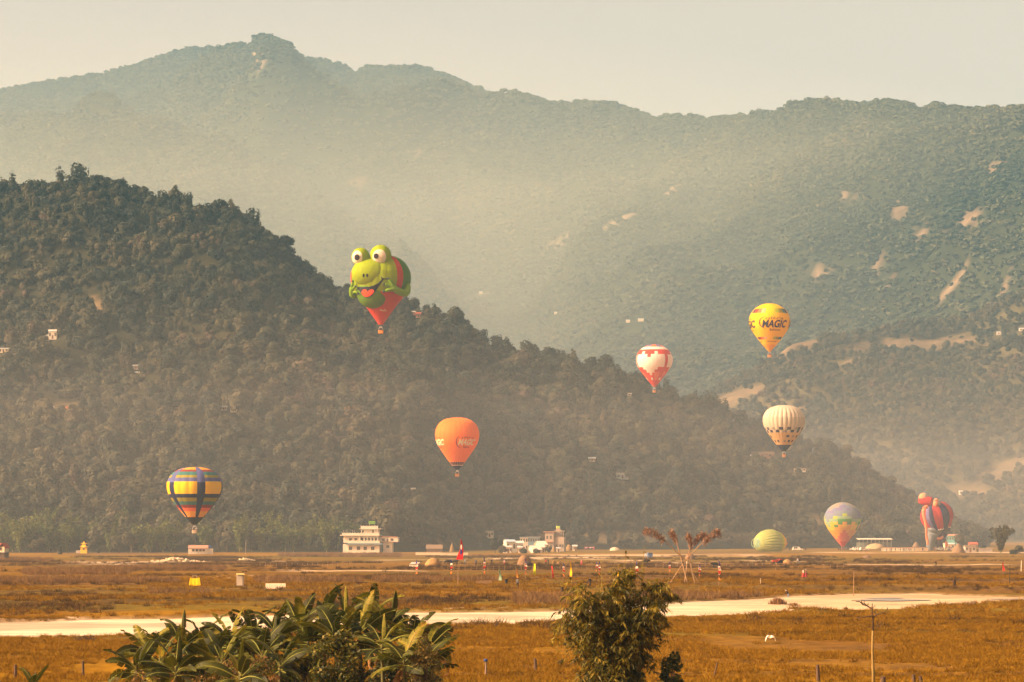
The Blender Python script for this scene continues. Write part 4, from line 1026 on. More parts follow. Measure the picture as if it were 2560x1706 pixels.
for (a, b, lab) in SECT:
    px = a
    while px < b:
        slim = 'slim' in lab
        px += rt.uniform(12, 19) if slim else rt.uniform(15, 34) * (1.5 if 'lone' in lab else 1)
        dr = float(np.interp(px, NEAR[:, 0], NEAR[:, 2])); dq = dr + rt.uniform(-28, 3); x = (px - 1280) / F * dq
        z = float(near_fn(np.array([x]), np.array([dq]))[0][0])
        tall = slim or rt.random() < (.3 if 'lone' in lab else .12)
        s_ = rt.uniform(.85, 1.5) * (1.05 if tall else 1) * (1.12 if px < 700 else .95)
        tree('skyline_tree', lab, 'trees along the near skyline', (x, dq, z - .5), rt.choice(SKYT if tall else SKYC), rt.choice(TRUNKS), s_, rt.uniform(0, 6.28), rt.uniform(.9, 1.15))

# bamboo clumps and trees in the row at the foot of the hill
foot_leaf = leafmat('foot_leaf', [(0.0, (.018, .032, .009)), (0.45, (.060, .088, .018)), (.8, (.130, .145, .026)), (1.0, (.18, .17, .04))], trans=0.2, attr='tone', hue_noise=0.55)
def plume_clump(seed, h=11.0, n=1100, spread=3.4, matl=foot_leaf, culms=11, size=.55, lance=1.8):
    r = np.random.default_rng(seed); L = []; paths = []
    for k in range(culms):
        a = r.uniform(0, 6.28); q = r.uniform(.25, 1.0); hh = h * r.uniform(.68, 1.0)
        pts = []
        for t in np.linspace(0, 1, 7):
            rr = spread * q * t ** 1.9; zz = hh * (t - .16 * max(0, t - .75) * 4 * q)
            pts.append((math.cos(a) * rr, math.sin(a) * rr, zz))
        paths.append(pts)
        for t in (2, 3, 4, 5, 6):
            p = pts[t]; L.append((p[0], p[1], p[2] - .3, .75 + .10 * h * (.11 + .05 * (t < 5)), .75 + .10 * h * .12, .8 + .05 * h))
    v, f, tone = leaf_cloud(r, L, n, size, shell=.3, flat=.3, lance=lance, updown=.9)
    me = np_mesh('crown', v, f, [matl]); set_tone(me, tone * .4 + .05)
    m = MB()
    for p in paths: m.tube([(q[0], q[1], q[2] - (.8 if i == 0 else 0)) for i, q in enumerate(p)], [.09, .085, .08, .07, .05, .035, .02], 5)
    return me, m.mesh('trunk', mat('culm', (.22, .19, .07), vary=.3))
PLUMES = [plume_clump(800 + k) for k in range(5)]
for row, (dmin, dmax) in enumerate(((1424, 1438), (1448, 1475))):
    px = -30 + row * 9
    while px < 880:
        px += rt.uniform(19, 32)
        if row == 0 and (180 < px < 260 or 455 < px < 545 or px > 760): continue
        dq = rt.uniform(dmin, dmax); x = (px - 1280) / F * dq
        z = max(0.0, float(near_fn(np.array([x]), np.array([dq]))[0][0]))
        sec = 'left of the yellow shrine' if px < 200 else 'between the yellow shrine and the striped balloon' if px < 460 else 'between the striped balloon and the white hotel'
        if rt.random() < .78: c, t_ = rt.choice(PLUMES); s_ = rt.uniform(1.0, 1.45)
        else: c, t_ = rt.choice(CROWNS), rt.choice(TRUNKS); s_ = rt.uniform(.8, 1.1)
        tree('bamboo_clump', ('front row bamboo clump at the hill foot ' if row == 0 else 'rear row bamboo clump at the hill foot ') + sec, 'bamboo clumps along the hill foot', (x, dq, z - .2), c, t_, s_, rt.uniform(0, 6.28))
for (px, py, s_, lab, k) in [(915, 1376, .42, 'low bush in front of the white hotel', 0), (960, 1378, .4, 'low bush in front of the white hotel', 1), (868, 1378, .55, 'low bush in front of the white hotel', 2), (995, 1377, .42, 'low bush in front of the white hotel', 3), (942, 1379, .36, 'low bush in front of the white hotel', 4), (890, 1379, .45, 'low bush in front of the white hotel', 2), (1015, 1376, .5, 'low bush in front of the white hotel', 0),
        (1238, 1383, .85, 'broad olive tree left of the tin roofed village', 3), (1255, 1385, .6, 'short tree beside the village houses', 0), (1145, 1376, .9, 'bare topped tree behind the red banner', 1), (1120, 1372, 1.0, 'tall tree behind the thatched hut', 2), (1070, 1372, 1.15, 'tall tree left of the thatched hut', 3), (1050, 1371, 1.2, 'tall tree right of the white hotel', 4), (1030, 1372, .9, 'tree right of the white hotel annex', 5), (1190, 1371, .9, 'tree left of the pale house on the slope', 4),
        (1306, 1384, .45, 'small bush below the white roofs', 1), (1340, 1384, .4, 'small bush by the village edge', 2), (1370, 1382, .5, 'small bush below the brick building', 5), (1290, 1372, .7, 'tree behind the village roofs', 0), (1330, 1370, .8, 'round tree behind the village roofs', 1), (1450, 1372, .5, 'bush at the right end of the village', 3),
        (2398, 1371, .95, 'hazy round tree behind the turquoise building', 2), (2380, 1370, .6, 'hazy bush behind the figure balloon', 4), (2455, 1374, .5, 'bush left of the dark bamboo at right edge', 1), (2550, 1385, .6, 'bush at the right edge by the dark bamboo', 0), (2535, 1386, .45, 'low bush beside the dark bamboo', 3), (245, 1383, .42, 'small dry bush right of the yellow shrine', 5), (150, 1386, .3, 'low bush left of the yellow shrine', 2), (560, 1382, .3, 'low bush right of the small white house', 1)]:
    g = G(px, py); g.z = max(0.0, float(near_fn(np.array([g.x]), np.array([g.y]))[0][0])); tree('bush' if s_ < .7 else 'tree', lab, 'trees and bushes round the village', (g.x, g.y, g.z - .3 - (1.2 if s_ < .7 else 0)), CROWNS[k % 7], TRUNKS[k % 3], s_, k * 1.3 + px, cat='bush' if s_ < .7 else 'tree')
dark_leaf = leafmat('dark_bamboo_leaf', [(0.0, (.022, .026, .010)), (.6, (.065, .055, .018)), (1.0, (.12, .09, .03))], trans=.15, attr='tone', hue_noise=.2)
BIG = plume_clump(860, h=12.5, n=2600, spread=5.5, matl=dark_leaf, culms=18, size=.55)
g = G(2502, 1386); tree('bamboo_clump', 'big dark bamboo clump standing alone at the right edge of the field', None, (g.x, g.y, -.2), BIG[0], BIG[1], 1.0, 1.0)

# ================================================================= BUILDINGS
whitewall = mat('white_plaster', (.58, .52, .41), vary=.22, scale=.5); creamwall = mat('cream_plaster', (.66, .54, .36), vary=.1, scale=.6); greywall = mat('grey_concrete', (.34, .30, .25), vary=.2, scale=.8); brick = mat('brick_wall', (.38, .20, .12), vary=.25, scale=3)
tin = mat('tin_roof', (.50, .50, .47), rough=.5, vary=.2, scale=1.2, spec=.4); tinblue = mat('blue_tin_roof', (.36, .45, .52), rough=.5, vary=.15, scale=1.2); redroof = mat('red_roof', (.36, .09, .05), vary=.2, scale=2); pinkroof = mat('rusty_roof', (.40, .20, .13), vary=.25, scale=1.5); glass = mat('dark_glass', (.05, .05, .05), rough=.15, spec=.5); frame_m = mat('window_frame', (.30, .24, .17)); doorm = mat('door_wood', (.16, .09, .05)); thatch = mat('thatch', (.19, .13, .08), vary=.35, scale=4, bump=.4); yellowp = mat('yellow_paint', (.80, .46, .015), vary=.06); bluestripe = mat('blue_paint', (.20, .30, .36)); turq = mat('turquoise_paint', (.12, .34, .32), vary=.1); greenp = mat('green_panel', (.22, .42, .06), vary=.1)
def window(root, x, z, w, h, y, deep=.12):
    o = MB().box(x - w / 2, x + w / 2, y - .02, y + deep, z, z + h).build('window', glass, root)
    f_ = MB(); t = min(.12, w * .14)
    f_.box(x - w / 2 - t, x - w / 2, y - .06, y + .02, z - t, z + h + t).box(x + w / 2, x + w / 2 + t, y - .06, y + .02, z - t, z + h + t).box(x - w / 2, x + w / 2, y - .06, y + .02, z + h, z + h + t).box(x - w / 2, x + w / 2, y - .09, y + .02, z - t, z)
    f_.box(x - .03, x + .03, y - .05, y - .025, z, z + h); f_.build('window_frame', frame_m, o); return o
def gable(root, w, dp, h, rh, m, over=.35, z=None, axis='x', x=0, y=0):
    z = h if z is None else z; mb = MB(); t = .10
    if axis == 'x':
        for s_ in (-1, 1):
            mb.prism([(y + s_ * (dp / 2 + over), z - over * rh / (dp / 2)), (y, z + rh), (y, z + rh + t), (y + s_ * (dp / 2 + over), z - over * rh / (dp / 2) + t)], 'x', x - w / 2 - over, x + w / 2 + over)
    else:
        for s_ in (-1, 1):
            mb.prism([(x + s_ * (w / 2 + over), z - over * rh / (w / 2)), (x, z + rh), (x, z + rh + t), (x + s_ * (w / 2 + over), z - over * rh / (w / 2) + t)], 'y', y - dp / 2 - over, y + dp / 2 + over)
    return mb.build('roof', m, root)
def gwall(root, w, dp, h, rh, m, axis='x', x=0, y=0):
    mb = MB().box(x - w / 2, x + w / 2, y - dp / 2, y + dp / 2, -.6, h)
    if rh > 0:
        if axis == 'x': 
            for sx in (x - w / 2 + .002, x + w / 2 - .102): mb.prism([(y - dp / 2, h), (y + dp / 2, h), (y, h + rh)], 'x', sx, sx + .1)
        else:
            for sy in (y - dp / 2 + .002, y + dp / 2 - .102): mb.prism([(x - w / 2, h), (x + w / 2, h), (x, h + rh)], 'y', sy, sy + .1)
    return mb.build('wall', m, root)
def house(name, label, loc, w, dp, h, rh, wallm, roofm, rz=0, axis='x', wins=2, door=True, group=None, storeys=1, cat='house'):
    root = empty(name, loc, rz); tag(root, label, cat, group)
    gwall(root, w, dp, h, rh, wallm, axis)
    if rh > 0: gable(root, w, dp, h, rh, roofm, axis=axis)
    else: MB().box(-w / 2 - .4, w / 2 + .4, -dp / 2 - .4, dp / 2 + .4, h + .002, h + .2).build('roof', roofm, root)
    sh = h / storeys
    n = wins + (1 if door else 0)
    for st in range(storeys):
        for k in range(n):
            x = -w / 2 + w * (k + .5) / n
            if door and st == 0 and k == n // 2: MB().box(x - .45, x + .45, -dp / 2 - .06, -dp / 2 + .05, 0, min(2.0, sh * .8)).build('door', doorm, root)
            else: window(root, x, st * sh + sh * .36, min(1.1, w / n * .5), sh * .4, -dp / 2)
    return root

# -- white hotel
h = dist_of(1383.5); HS = h / F
hot = empty('hotel', (G(898, 1383.5).x + 0, h, 0), R(-4)); tag(hot, 'white three storey hotel with terraces below the wooded hill', 'building')
ox = lambda cx: ((840 + cx / 5.8825) - 898) * HS
oz = lambda cy_: (1383.5 - (1280 + cy_ / 5.8825)) * HS
m = MB(); m.box(ox(100), ox(640), 0, 9, -1, oz(475)); m.box(ox(105), ox(355), .6, 9, oz(455) + .01, oz(352)); m.box(ox(355), ox(630), 1.8, 9, oz(455) + .01, oz(352)); m.build('wall', whitewall, hot)
m = MB(); m.box(ox(360), ox(615), 2.5, 8, oz(345) + .01, oz(255)); m.build('tower', whitewall, hot)
for (a, b, c, dd_, y0, nm) in ((60, 645, 352, 340, -.8, 'roof_slab'), (330, 655, 255, 246, 1.5, 'roof_slab'), (180, 650, 462, 450, -1.2, 'floor_slab')):
    MB().box(ox(a), ox(b), y0, 9.6, oz(c), oz(dd_)).build(nm, whitewall, hot)
MB().box(ox(150), ox(690), -1.3, .2, oz(480), oz(466)).build('blue_band', bluestripe, hot)
def parapet(x0, x1, y, z0, z1, nm='parapet'):
    o = MB().box(x0, x1, y, y + .18, z0, z1).build(nm, whitewall, hot)
    n = max(2, int((x1 - x0) / 1.1))
    for k in range(n + 1): MB().box(x0 + (x1 - x0) * k / n - .14, x0 + (x1 - x0) * k / n + .14, y - .04, y + .22, z1 + .002, z1 + .22).build('merlon', whitewall, o)
parapet(ox(90), ox(640), -.7, oz(340) + .002, oz(312)); parapet(ox(358), ox(612), 1.6, oz(246) + .002, oz(208)); parapet(ox(190), ox(645), -1.1, oz(450) + .002, oz(425))
for cx in (350, 412, 460, 512, 560, 610): MB().box(ox(cx) - .16, ox(cx) + .16, -.6, -.25, oz(450) + .002, oz(352) - .002).build('column', whitewall, hot)
for cx in (380, 440, 487, 535, 585): window(hot, ox(cx), oz(432), 1.0, 1.35, 1.8)
for cx in (210, 290): window(hot, ox(cx), oz(430), 1.1, 1.2, .6)
for cx in (385, 537): window(hot, ox(cx), oz(318), .7, 1.4, 2.5)
for cx in (368, 560, 605): MB().box(ox(cx) - .14, ox(cx) + .14, 1.7, 2.0, oz(340) + .002, oz(255) - .002).build('column', whitewall, hot)
for cx in (210, 330, 430, 540): window(hot, ox(cx), oz(560), 1.3, 1.4, 0)
for cx in (480, 550): MB().box(ox(cx) - .05, ox(cx) + .05, 4, 4.1, oz(208), oz(175)).build('sign_post', steel, hot)
sg = MB().box(ox(468), ox(562), 3.8, 3.95, oz(176), oz(138)).build('roof_sign', greenp, hot)
for k in range(3): MB().box(ox(478 + k * 29), ox(500 + k * 29), 3.74, 3.795, oz(166), oz(148)).build('sign_panel', mat('sign_dark_green', (.08, .22, .05)), sg)
for cx in (102, 140, 238, 262): MB().tube([(ox(cx), 2, oz(312)), (ox(cx), 2, oz(272))], .05, 4).build('rebar', steel, hot)
ann = empty('hotel_annex', (G(972, 1383).x, h + 1.5, 0), R(-4)); tag(ann, 'low white annex with square windows right of the hotel', 'building')
ax0 = lambda cx: ((840 + cx / 5.8825) - 972) * HS
MB().box(ax0(655), ax0(925), 0, 6, oz(440), oz(372)).build('wall', whitewall, ann); MB().box(ax0(705), ax0(842), .3, 5.5, -1, oz(446)).build('lower_wall', whitewall, ann)
MB().box(ax0(645), ax0(930), -.5, 6.3, oz(445), oz(440) - .002).build('floor_slab', pinkroof, ann); MB().box(ax0(645), ax0(905), -.25, 6.2, oz(372) + .002, oz(362)).build('roof', pinkroof, ann)
for cx in (710, 838): window(ann, ax0(cx), oz(425), 1.1, .9, 0)
window(ann, ax0(772), oz(432), .5, 1.1, 0); window(ann, ax0(777), oz(528), 1.2, 1.0, .3)

# -- yellow pagoda shrine
g = G(210, 1383.5); sh = empty('shrine', g); tag(sh, 'small bright yellow pagoda shrine with two tiered roofs at the hill foot', 'shrine'); q = g.y / F
hw = 9.5 * q
MB().box(-hw * .85, hw * .85, -hw * .85, hw * .85, -.6, 8 * q).build('plinth', yellowp, sh)
MB().box(-hw * .8, hw * .8, -hw * .8, hw * .8, 8 * q + .002, 14 * q).build('wall', yellowp, sh)
MB().box(-hw * .28, hw * .28, -hw * .83, -hw * .78, 8 * q + .01, 12.5 * q).build('door', doorm, sh)
def proof(z0, z1, r0, r1, nm):
    m = MB(); n0 = 0
    ring = [(r0, z0), (r0 * 1.02, z0 + .15), (r0 * .72, z0 + (z1 - z0) * .38), (r1, z1)]
    for (r_2, z) in ring:
        for k in range(8):
            a = math.pi / 4 * k; rr = r_2 * (1.32 if k % 2 else 1.0); up = .35 if (k % 2 and r_2 > r0 * .9) else 0
            m.v.append((rr * math.cos(a), rr * math.sin(a), z + up))
    for j in range(len(ring) - 1):
        for k in range(8): m.f.append((j * 8 + k, j * 8 + (k + 1) % 8, (j + 1) * 8 + (k + 1) % 8, (j + 1) * 8 + k)); m.m.append(0)
    return m.build(nm, yellowp, sh)
proof(14 * q + .01, 20 * q, hw * 1.1, hw * .5, 'roof'); MB().box(-hw * .42, hw * .42, -hw * .42, hw * .42, 19.6 * q, 23 * q).build('upper_wall', yellowp, sh); proof(22.5 * q, 27 * q, hw * .78, hw * .12, 'roof')
MB().lathe([(.0, 30 * q), (.12, 29 * q), (.28, 28 * q), (.14, 27.4 * q), (.3, 26.6 * q)], 8).build('finial', yellowp, sh)
wl_ = MB().box(-hw * 2.1, -hw * .9, -hw * .3, hw * .6, -.5, 7 * q).build('shrine_wall', greywall); wl_.location = g; tag(wl_, 'low grey wall block beside the yellow shrine', 'wall')

# -- small white house with rusty roof, red roofed house at left edge
g = G(496, 1385.5); q = g.y / F
hs = empty('house', g, R(3)); tag(hs, 'small white house with rusty roof below the striped balloon', 'house')
gwall(hs, 49 * q, 6, 15 * q, 0, whitewall); gable(hs, 46 * q, 6, 15 * q, 6.5 * q, pinkroof)
MB().box(24.6 * q, 36 * q, -2.4, 2.6, -.5, 13.5 * q).build('side_room', whitewall, hs)
for x in (-12, -3, 6, 14): window(hs, x * q, 7 * q, .9, .9, -3)
MB().box(-16 * q, 18 * q, -3.9, -3.05, 12.2 * q, 12.9 * q).build('porch_roof', pinkroof, hs)
for x in (-15, 1, 17): MB().tube([(x * q, -3.8, 0), (x * q, -3.8, 12.2 * q)], .07, 5).build('porch_post', frame_m, hs)
tk = MB().lathe([(0, 0), (.55, 0), (.55, 1.0), (.4, 1.15), (.15, 1.3), (0, 1.3)], 12).build('water_tank', mat('blue_plastic', (.05, .08, .25)), None, True); tk.location = (g.x + 29 * q, g.y, 13.5 * q + .01); tag(tk, 'blue water tank on the roof of the small white house', 'tank')
g = G(5, 1402); hs = empty('house', g, R(-8)); q = g.y / F; tag(hs, 'stilted cream house with red roofs cut by the left edge', 'house')
MB().box(-26 * q, 12 * q, -2.5, 2.5, -.5, 20 * q).build('lower_wall', mat('shaded_brick', (.13, .09, .06), vary=.2), hs); MB().box(-28 * q, 14 * q, -3.0, 3.0, 20 * q + .002, 22 * q).build('floor_slab', greywall, hs)
MB().box(-26 * q, 12 * q, -2.5, 2.5, 22 * q + .004, 35 * q).build('wall', creamwall, hs); gable(hs, 20 * q, 5, 35 * q, 8 * q, redroof, x=-14 * q); gable(hs, 12 * q, 5, 35 * q, 8.5 * q, redroof, x=6 * q, axis='y')
window(hs, 2 * q, 26 * q, .8, .8, -2.5); window(hs, -12 * q, 26 * q, .8, .8, -2.5)
# -- village
VG = 'village houses'
def vh(name, label, cx, w_px, py, h_px, rh_px, wallm, roofm, dp=5.5, rz=0, axis='x', wins=2, door=True, storeys=1):
    g = G(cx, py); q = g.y / F
    return house(name, label, g, w_px * q, dp, h_px * q, rh_px * q, wallm, roofm, rz, axis, wins, door, VG, storeys)
vh('house', 'village house with pale blue tin roof at the left of the village', 1273, 24, 1381.5, 27, 5, whitewall, tinblue, rz=R(18))
vh('house', 'low white columned house in front of the pale blue roof', 1268, 21, 1383, 15, 3, whitewall, tin, wins=3)
vh('house', 'flat roofed white house at the top of the village', 1310, 20, 1378, 34, 0, whitewall, tinblue, wins=2, storeys=2)
vh('house', 'long turquoise walled house beside the flat roofed white house', 1334, 30, 1377.5, 34, 0, bluestripe, tin, wins=4, storeys=2)
vh('house', 'grey tin roofed house behind the white columned house', 1296, 24, 1380, 22, 5, greywall, tin)
vh('shed', 'white gabled shed at the front of the village', 1336, 24, 1383, 9, 9, whitewall, mat('white_roof', (.70, .62, .50), vary=.1), rz=R(25), wins=1)
vh('shed', 'white roofed shed just behind the front shed', 1349, 17, 1381, 13, 7, creamwall, MATS['white_roof'], rz=R(20), wins=1)
vh('shed', 'white roofed shed nearest the brick building', 1352, 22, 1379.5, 18, 8, creamwall, MATS['white_roof'], rz=R(22), wins=1)
vh('house', 'small cream house among the village sheds', 1300, 9, 1383, 14, 3, creamwall, tin, wins=1)
vh('house', 'tiny white hut below the brick building', 1396, 8, 1381, 10, 2, whitewall, tin, wins=0)
vh('house', 'thatched hut left of the red banner', 1086, 38, 1381.5, 10, 9, doorm, thatch, wins=3)
vh('house', 'low hut with pale roof right of the village', 1437, 10, 1378, 12, 3, creamwall, tin, wins=1)
g = G(1386, 1379); q = g.y / F; bb = empty('brick_building', g, R(-10)); tag(bb, 'two storey brick building with roof tanks in the village', 'building', VG)
MB().box(-24 * q, -2 * q, 0, 6, -.5, 48 * q).build('wall', mat('pale_brick', (.34, .26, .19), vary=.2, scale=2), bb); MB().box(-2 * q + .002, 24 * q, 1, 6, -.5, 36 * q).build('wall', MATS['pale_brick'], bb)
MB().box(-28 * q, 2 * q, -.6, 6.5, 48 * q + .002, 50 * q).build('roof', pinkroof, bb)
MB().box(-27 * q, 0, -.8, .6, 23 * q, 24.5 * q).build('floor_slab', pinkroof, bb)
for k in range(6): MB().box((1 + k * 4) * q, (2.2 + k * 4) * q, 1.1, 1.5, 36 * q + .002, 50 * q).build('column', MATS['pale_brick'], bb)
MB().box(0, 25 * q, .9, 1.7, 50 * q + .002, 52 * q).build('beam', MATS['pale_brick'], bb)
MB().prism([(2 * q, 52 * q + .004), (18 * q, 52 * q + .004), (10 * q, 57 * q)], 'y', 1.0, 1.6).build('pediment', MATS['pale_brick'], bb)
for st in (8, 31):
    for x in (-18, -9): window(bb, x * q, st * q, .8, 1.5, 0)
for x in (5, 14, 20): window(bb, x * q, 10 * q, .8, 1.4, 1)
for x in (4.5, 9.5):
    t_ = MB().lathe([(0, 57.2 * q), (.5, 57.2 * q), (.5, 62 * q), (.3, 63.5 * q), (0, 63.5 * q)], 10).build('roof_tank', mat('lime_plastic', (.42, .55, .12)), bb, True); t_.location = (x * q, 3, 0)
MB().box(2 * q, 12 * q, 2.4, 3.6, 36 * q, 57 * q).build('tank_stand', MATS['pale_brick'], bb)
# -- right hand settlement
vh('hall', 'turquoise hall with sloping rusty roof behind the figure balloon', 2384, 31, 1370, 30, 4, turq, pinkroof, dp=9, rz=R(-14), wins=4, storeys=2)
g = G(2186, 1372.5); q = g.y / F; hg = empty('shelter', g); tag(hg, 'long flat pale roofed open shelter behind the rainbow balloon', 'shelter')
MB().prism([(-4.5, 23 * q), (4.5, 25.5 * q), (4.5, 26.5 * q), (-4.5, 24.2 * q)], 'x', -43 * q, 43 * q).build('roof', mat('pale_roof', (.62, .56, .44)), hg)
for k in range(9): MB().tube([(-40 * q + k * 10 * q, -4, -.4), (-40 * q + k * 10 * q, -4, 23.2 * q)], .12, 5).build('post', greywall, hg)
MB().box(-43 * q, 43 * q, 3.4, 3.7, -.4, 16 * q).build('rear_wall', mat('dull_green_wall', (.19, .22, .17)), hg)
vh('house', 'low stone walled house right of the brown haystack', 2424, 26, 1381, 15, 2, greywall, thatch, wins=2)
vh('house', 'roofless low stone walls left of the dark bamboo', 2462, 34, 1381, 9, 0, greywall, greywall, wins=0, door=False)
vh('house', 'red roofed hut above the stone walled house', 2432, 20, 1373, 12, 5, brick, redroof)
vh('house', 'cream hut right of the figure balloon legs', 2372, 24, 1375, 14, 3, creamwall, tin)
cw = empty('compound_wall', G(2262, 1378.5)); q = cw.location.y / F; tag(cw, 'long pale compound wall behind the crowd', 'wall')
MB().box(-58 * q, 58 * q, 0, .4, -.3, 9 * q).build('wall', creamwall, cw); MB().box(-58.5 * q, 58.5 * q, -.15, .55, 9 * q + .002, 10 * q).build('coping', pinkroof, cw)
for k in range(12): MB().box((-58 + k * 10.5) * q - .15, (-58 + k * 10.5) * q + .15, -.12, -.002, -.3, 9 * q).build('pier', whitewall, cw)
for (cx, py, w_, h_, lab) in [(1070, 1388, 62, 6, 'long low pale field wall left of the red banner'), (1135, 1389, 70, 6, 'low pale field wall behind the red banner')]:
    g = G(cx, py); q = g.y / F; o = MB().box(-w_ / 2 * q, w_ / 2 * q, 0, .5, -.4, h_ * q).box(-w_ / 2 * q, w_ / 2 * q, -.1, .6, h_ * q + .002, (h_ + 1) * q).build('field_wall', creamwall); o.location = g; tag(o, lab, 'wall')
# -- houses up on the slopes
def hillhouse(px, py, w_px, h_px, rh_px, wallm, roofm, label, fn=near_fn, d0=1430, d1=2300, rz=0, wins=2):
    p = hill_hit(fn, px, py, d0, d1); q = p.y / F
    return house('house', label, (p.x, p.y, p.z + .2), w_px * q, 5, h_px * q, rh_px * q, wallm, roofm, rz, 'x', wins, wins > 0, 'houses on the slopes')
for a in [(133, 850, 20, 19, 4, whitewall, tin, 'white house high on the wooded slope at far left'), (121, 852, 9, 11, 2, whitewall, tin, 'small white outbuilding beside the white slope house'), (90, 856, 9, 6, 1, whitewall, tin, 'tiny white hut left of the white slope house'), (52, 866, 6, 5, 1, whitewall, tin, 'lone white hut on the upper left slope'),
          (10, 882, 24, 8, 2, creamwall, tin, 'pale house on the slope at the left edge'), (158, 1035, 30, 10, 5, brick, redroof, 'red roofed house on the middle left slope'), (127, 1030, 12, 10, 2, creamwall, tin, 'cream hut left of the red roofed slope house'), (341, 925, 15, 7, 3, greywall, tin, 'grey roofed house on the slope, upper of two'), (346, 940, 16, 7, 2, whitewall, tin, 'white house on the slope, lower of two'),
          (560, 1028, 16, 6, 3, whitewall, tin, 'long white house on the slope above the striped balloon'), (585, 1030, 16, 8, 3, whitewall, tin, 'white house right of the long house above the striped balloon'), (1556, 1199, 30, 10, 4, mat('pale_blue_plaster', (.42, .50, .50)), whitewall, 'pale blue house with white roof on the slope under the heart balloon'), (1480, 1155, 16, 6, 3, creamwall, tin, 'small pale house on the slope left of the pale blue house'),
          (1905, 1146, 58, 9, 6, brick, thatch, 'wide brown roofed farmhouse on the terrace below the beige balloon'), (1880, 1148, 20, 7, 3, creamwall, tin, 'pale roofed shed left of the brown farmhouse'), (1032, 1233, 11, 6, 4, brick, MATS['white_roof'], 'small pink house with white roof on the lower middle slope'), (1573, 990, 10, 4, 2, whitewall, MATS['white_roof'], 'tiny white house on the slope left of the heart balloon basket'), (1070, 764, 28, 7, 4, greywall, tin, 'grey roofed house near the skyline right of the frog balloon'),
          (1030, 788, 18, 6, 3, brick, tin, 'house with pale roof just right of the frog balloon basket'), (1046, 795, 12, 9, 3, brick, redroof, 'pink house just right of the frog balloon basket'), (2000, 1180, 30, 6, 2, creamwall, thatch, 'pale terrace hut below the dome of the near hill'), (1224, 1346, 19, 15, 0, creamwall, tin, 'pale flat roofed house on the slope left of the village'), (700, 575, 4, 4, 1, whitewall, tin, 'tiny white hut near the steep skyline')]: hillhouse(*a)
for (px, py, w_, h_, rh, lab) in [(1602, 806, 20, 5, 2, 'distant pale house on the valley slope, right of a pair'), (1570, 808, 14, 5, 2, 'distant pale house on the valley slope, left of a pair'), (1480, 830, 10, 4, 1, 'distant lone pale house left of the heart balloon'), (1202, 738, 12, 4, 2, 'distant pale house right of the near skyline'), (1390, 786, 12, 4, 2, 'distant pale house in the middle of the valley slope')]:
    hillhouse(px, py, w_ * .7, h_ * .9, rh, creamwall, tin, lab, far_fn, 3700, 8000, 0, 0)
for (px, py, w_, h_, rh, lab) in [(2404, 1238, 12, 8, 2, 'distant white house low on the right slope'), (2416, 1240, 9, 6, 2, 'small white hut beside the distant white house'), (2500, 838, 16, 5, 2, 'distant pale house near the top of the right slope'), (2555, 828, 14, 5, 2, 'distant pale house on the right slope at the edge')]:
    hillhouse(px, py, w_, h_, rh, whitewall, tin, lab, side_fn, 2880, 4050, 0, 1)
# ================================================================= FIELD: HAYSTACKS, ANIMALS, VEHICLES, FLAGS, FENCES
straw = mat('straw', (.30, .185, .07), vary=.35, scale=2.5, bump=.6); straw2 = mat('old_straw', (.19, .12, .065), vary=.3, scale=2.5, bump=.6)
def haystack(cx, py, w_px, h_px, label, m=straw, cone=.0, seed=1):
    g = G(cx, py); q = g.y / F; r_ = w_px / 2 * q; hh = h_px * q; mb = MB(); nu, nv = 28, 12
    rr = random.Random(seed)
    for j in range(nv + 1):
        t = j / nv
        pr = (1 - t ** (2.2 - cone)) ** (.62 + .38 * cone)
        for i in range(nu):
            a = 2 * math.pi * i / nu; nz = 1 + .16 * (float(vnoise(a * 2.5 + seed * 9, t * 5, seed)) - .5) + rr.uniform(-.02, .02)
            mb.v.append((r_ * pr * nz * math.cos(a), r_ * .9 * pr * nz * math.sin(a), hh * t - .05 + rr.uniform(-.03, .03)))
    for j in range(nv):
        for i in range(nu): mb.f.append((j * nu + i, j * nu + (i + 1) % nu, (j + 1) * nu + (i + 1) % nu, (j + 1) * nu + i)); mb.m.append(0)
    # loose straw ends
    for k in range(150):
        t = rr.random() * .9; a = rr.uniform(0, 6.28); pr = (1 - t ** (2.2 - cone)) ** (.62 + .38 * cone)
        p = Vector((r_ * pr * math.cos(a), r_ * .9 * pr * math.sin(a), hh * t)); e = p + Vector((math.cos(a) * .25, math.sin(a) * .25, rr.uniform(-.35, .1))); sd = Vector((-math.sin(a), math.cos(a), 0)) * .05
        mb.face([p - sd, p + sd, e])
    o = mb.build('haystack', m, None, True); o.location = (g.x, g.y, 0); tag(o, label, 'haystack', 'haystacks on the fields'); return o
haystack(1083, 1419, 42, 25, 'golden haystack left of the red banner', seed=1); haystack(1106, 1419, 18, 13, 'low straw heap leaning on the golden haystack', seed=2)
haystack(1311, 1416, 37, 30, 'big round brown haystack behind the blue, white and red banner', straw2, seed=3); haystack(1384, 1414, 8, 14, 'narrow tall straw stack in mid field', seed=4); haystack(1397, 1415, 13, 12, 'low straw stack beside the narrow tall one', seed=5)
haystack(1725, 1400, 26, 18, 'brown haystack behind the bamboo swing', straw2, seed=6); haystack(1968, 1412, 26, 14, 'straw heap right of the red tractor', seed=7); haystack(2396, 1382, 34, 24, 'big brown haystack left of the stone walled house', straw2, cone=.7, seed=8)
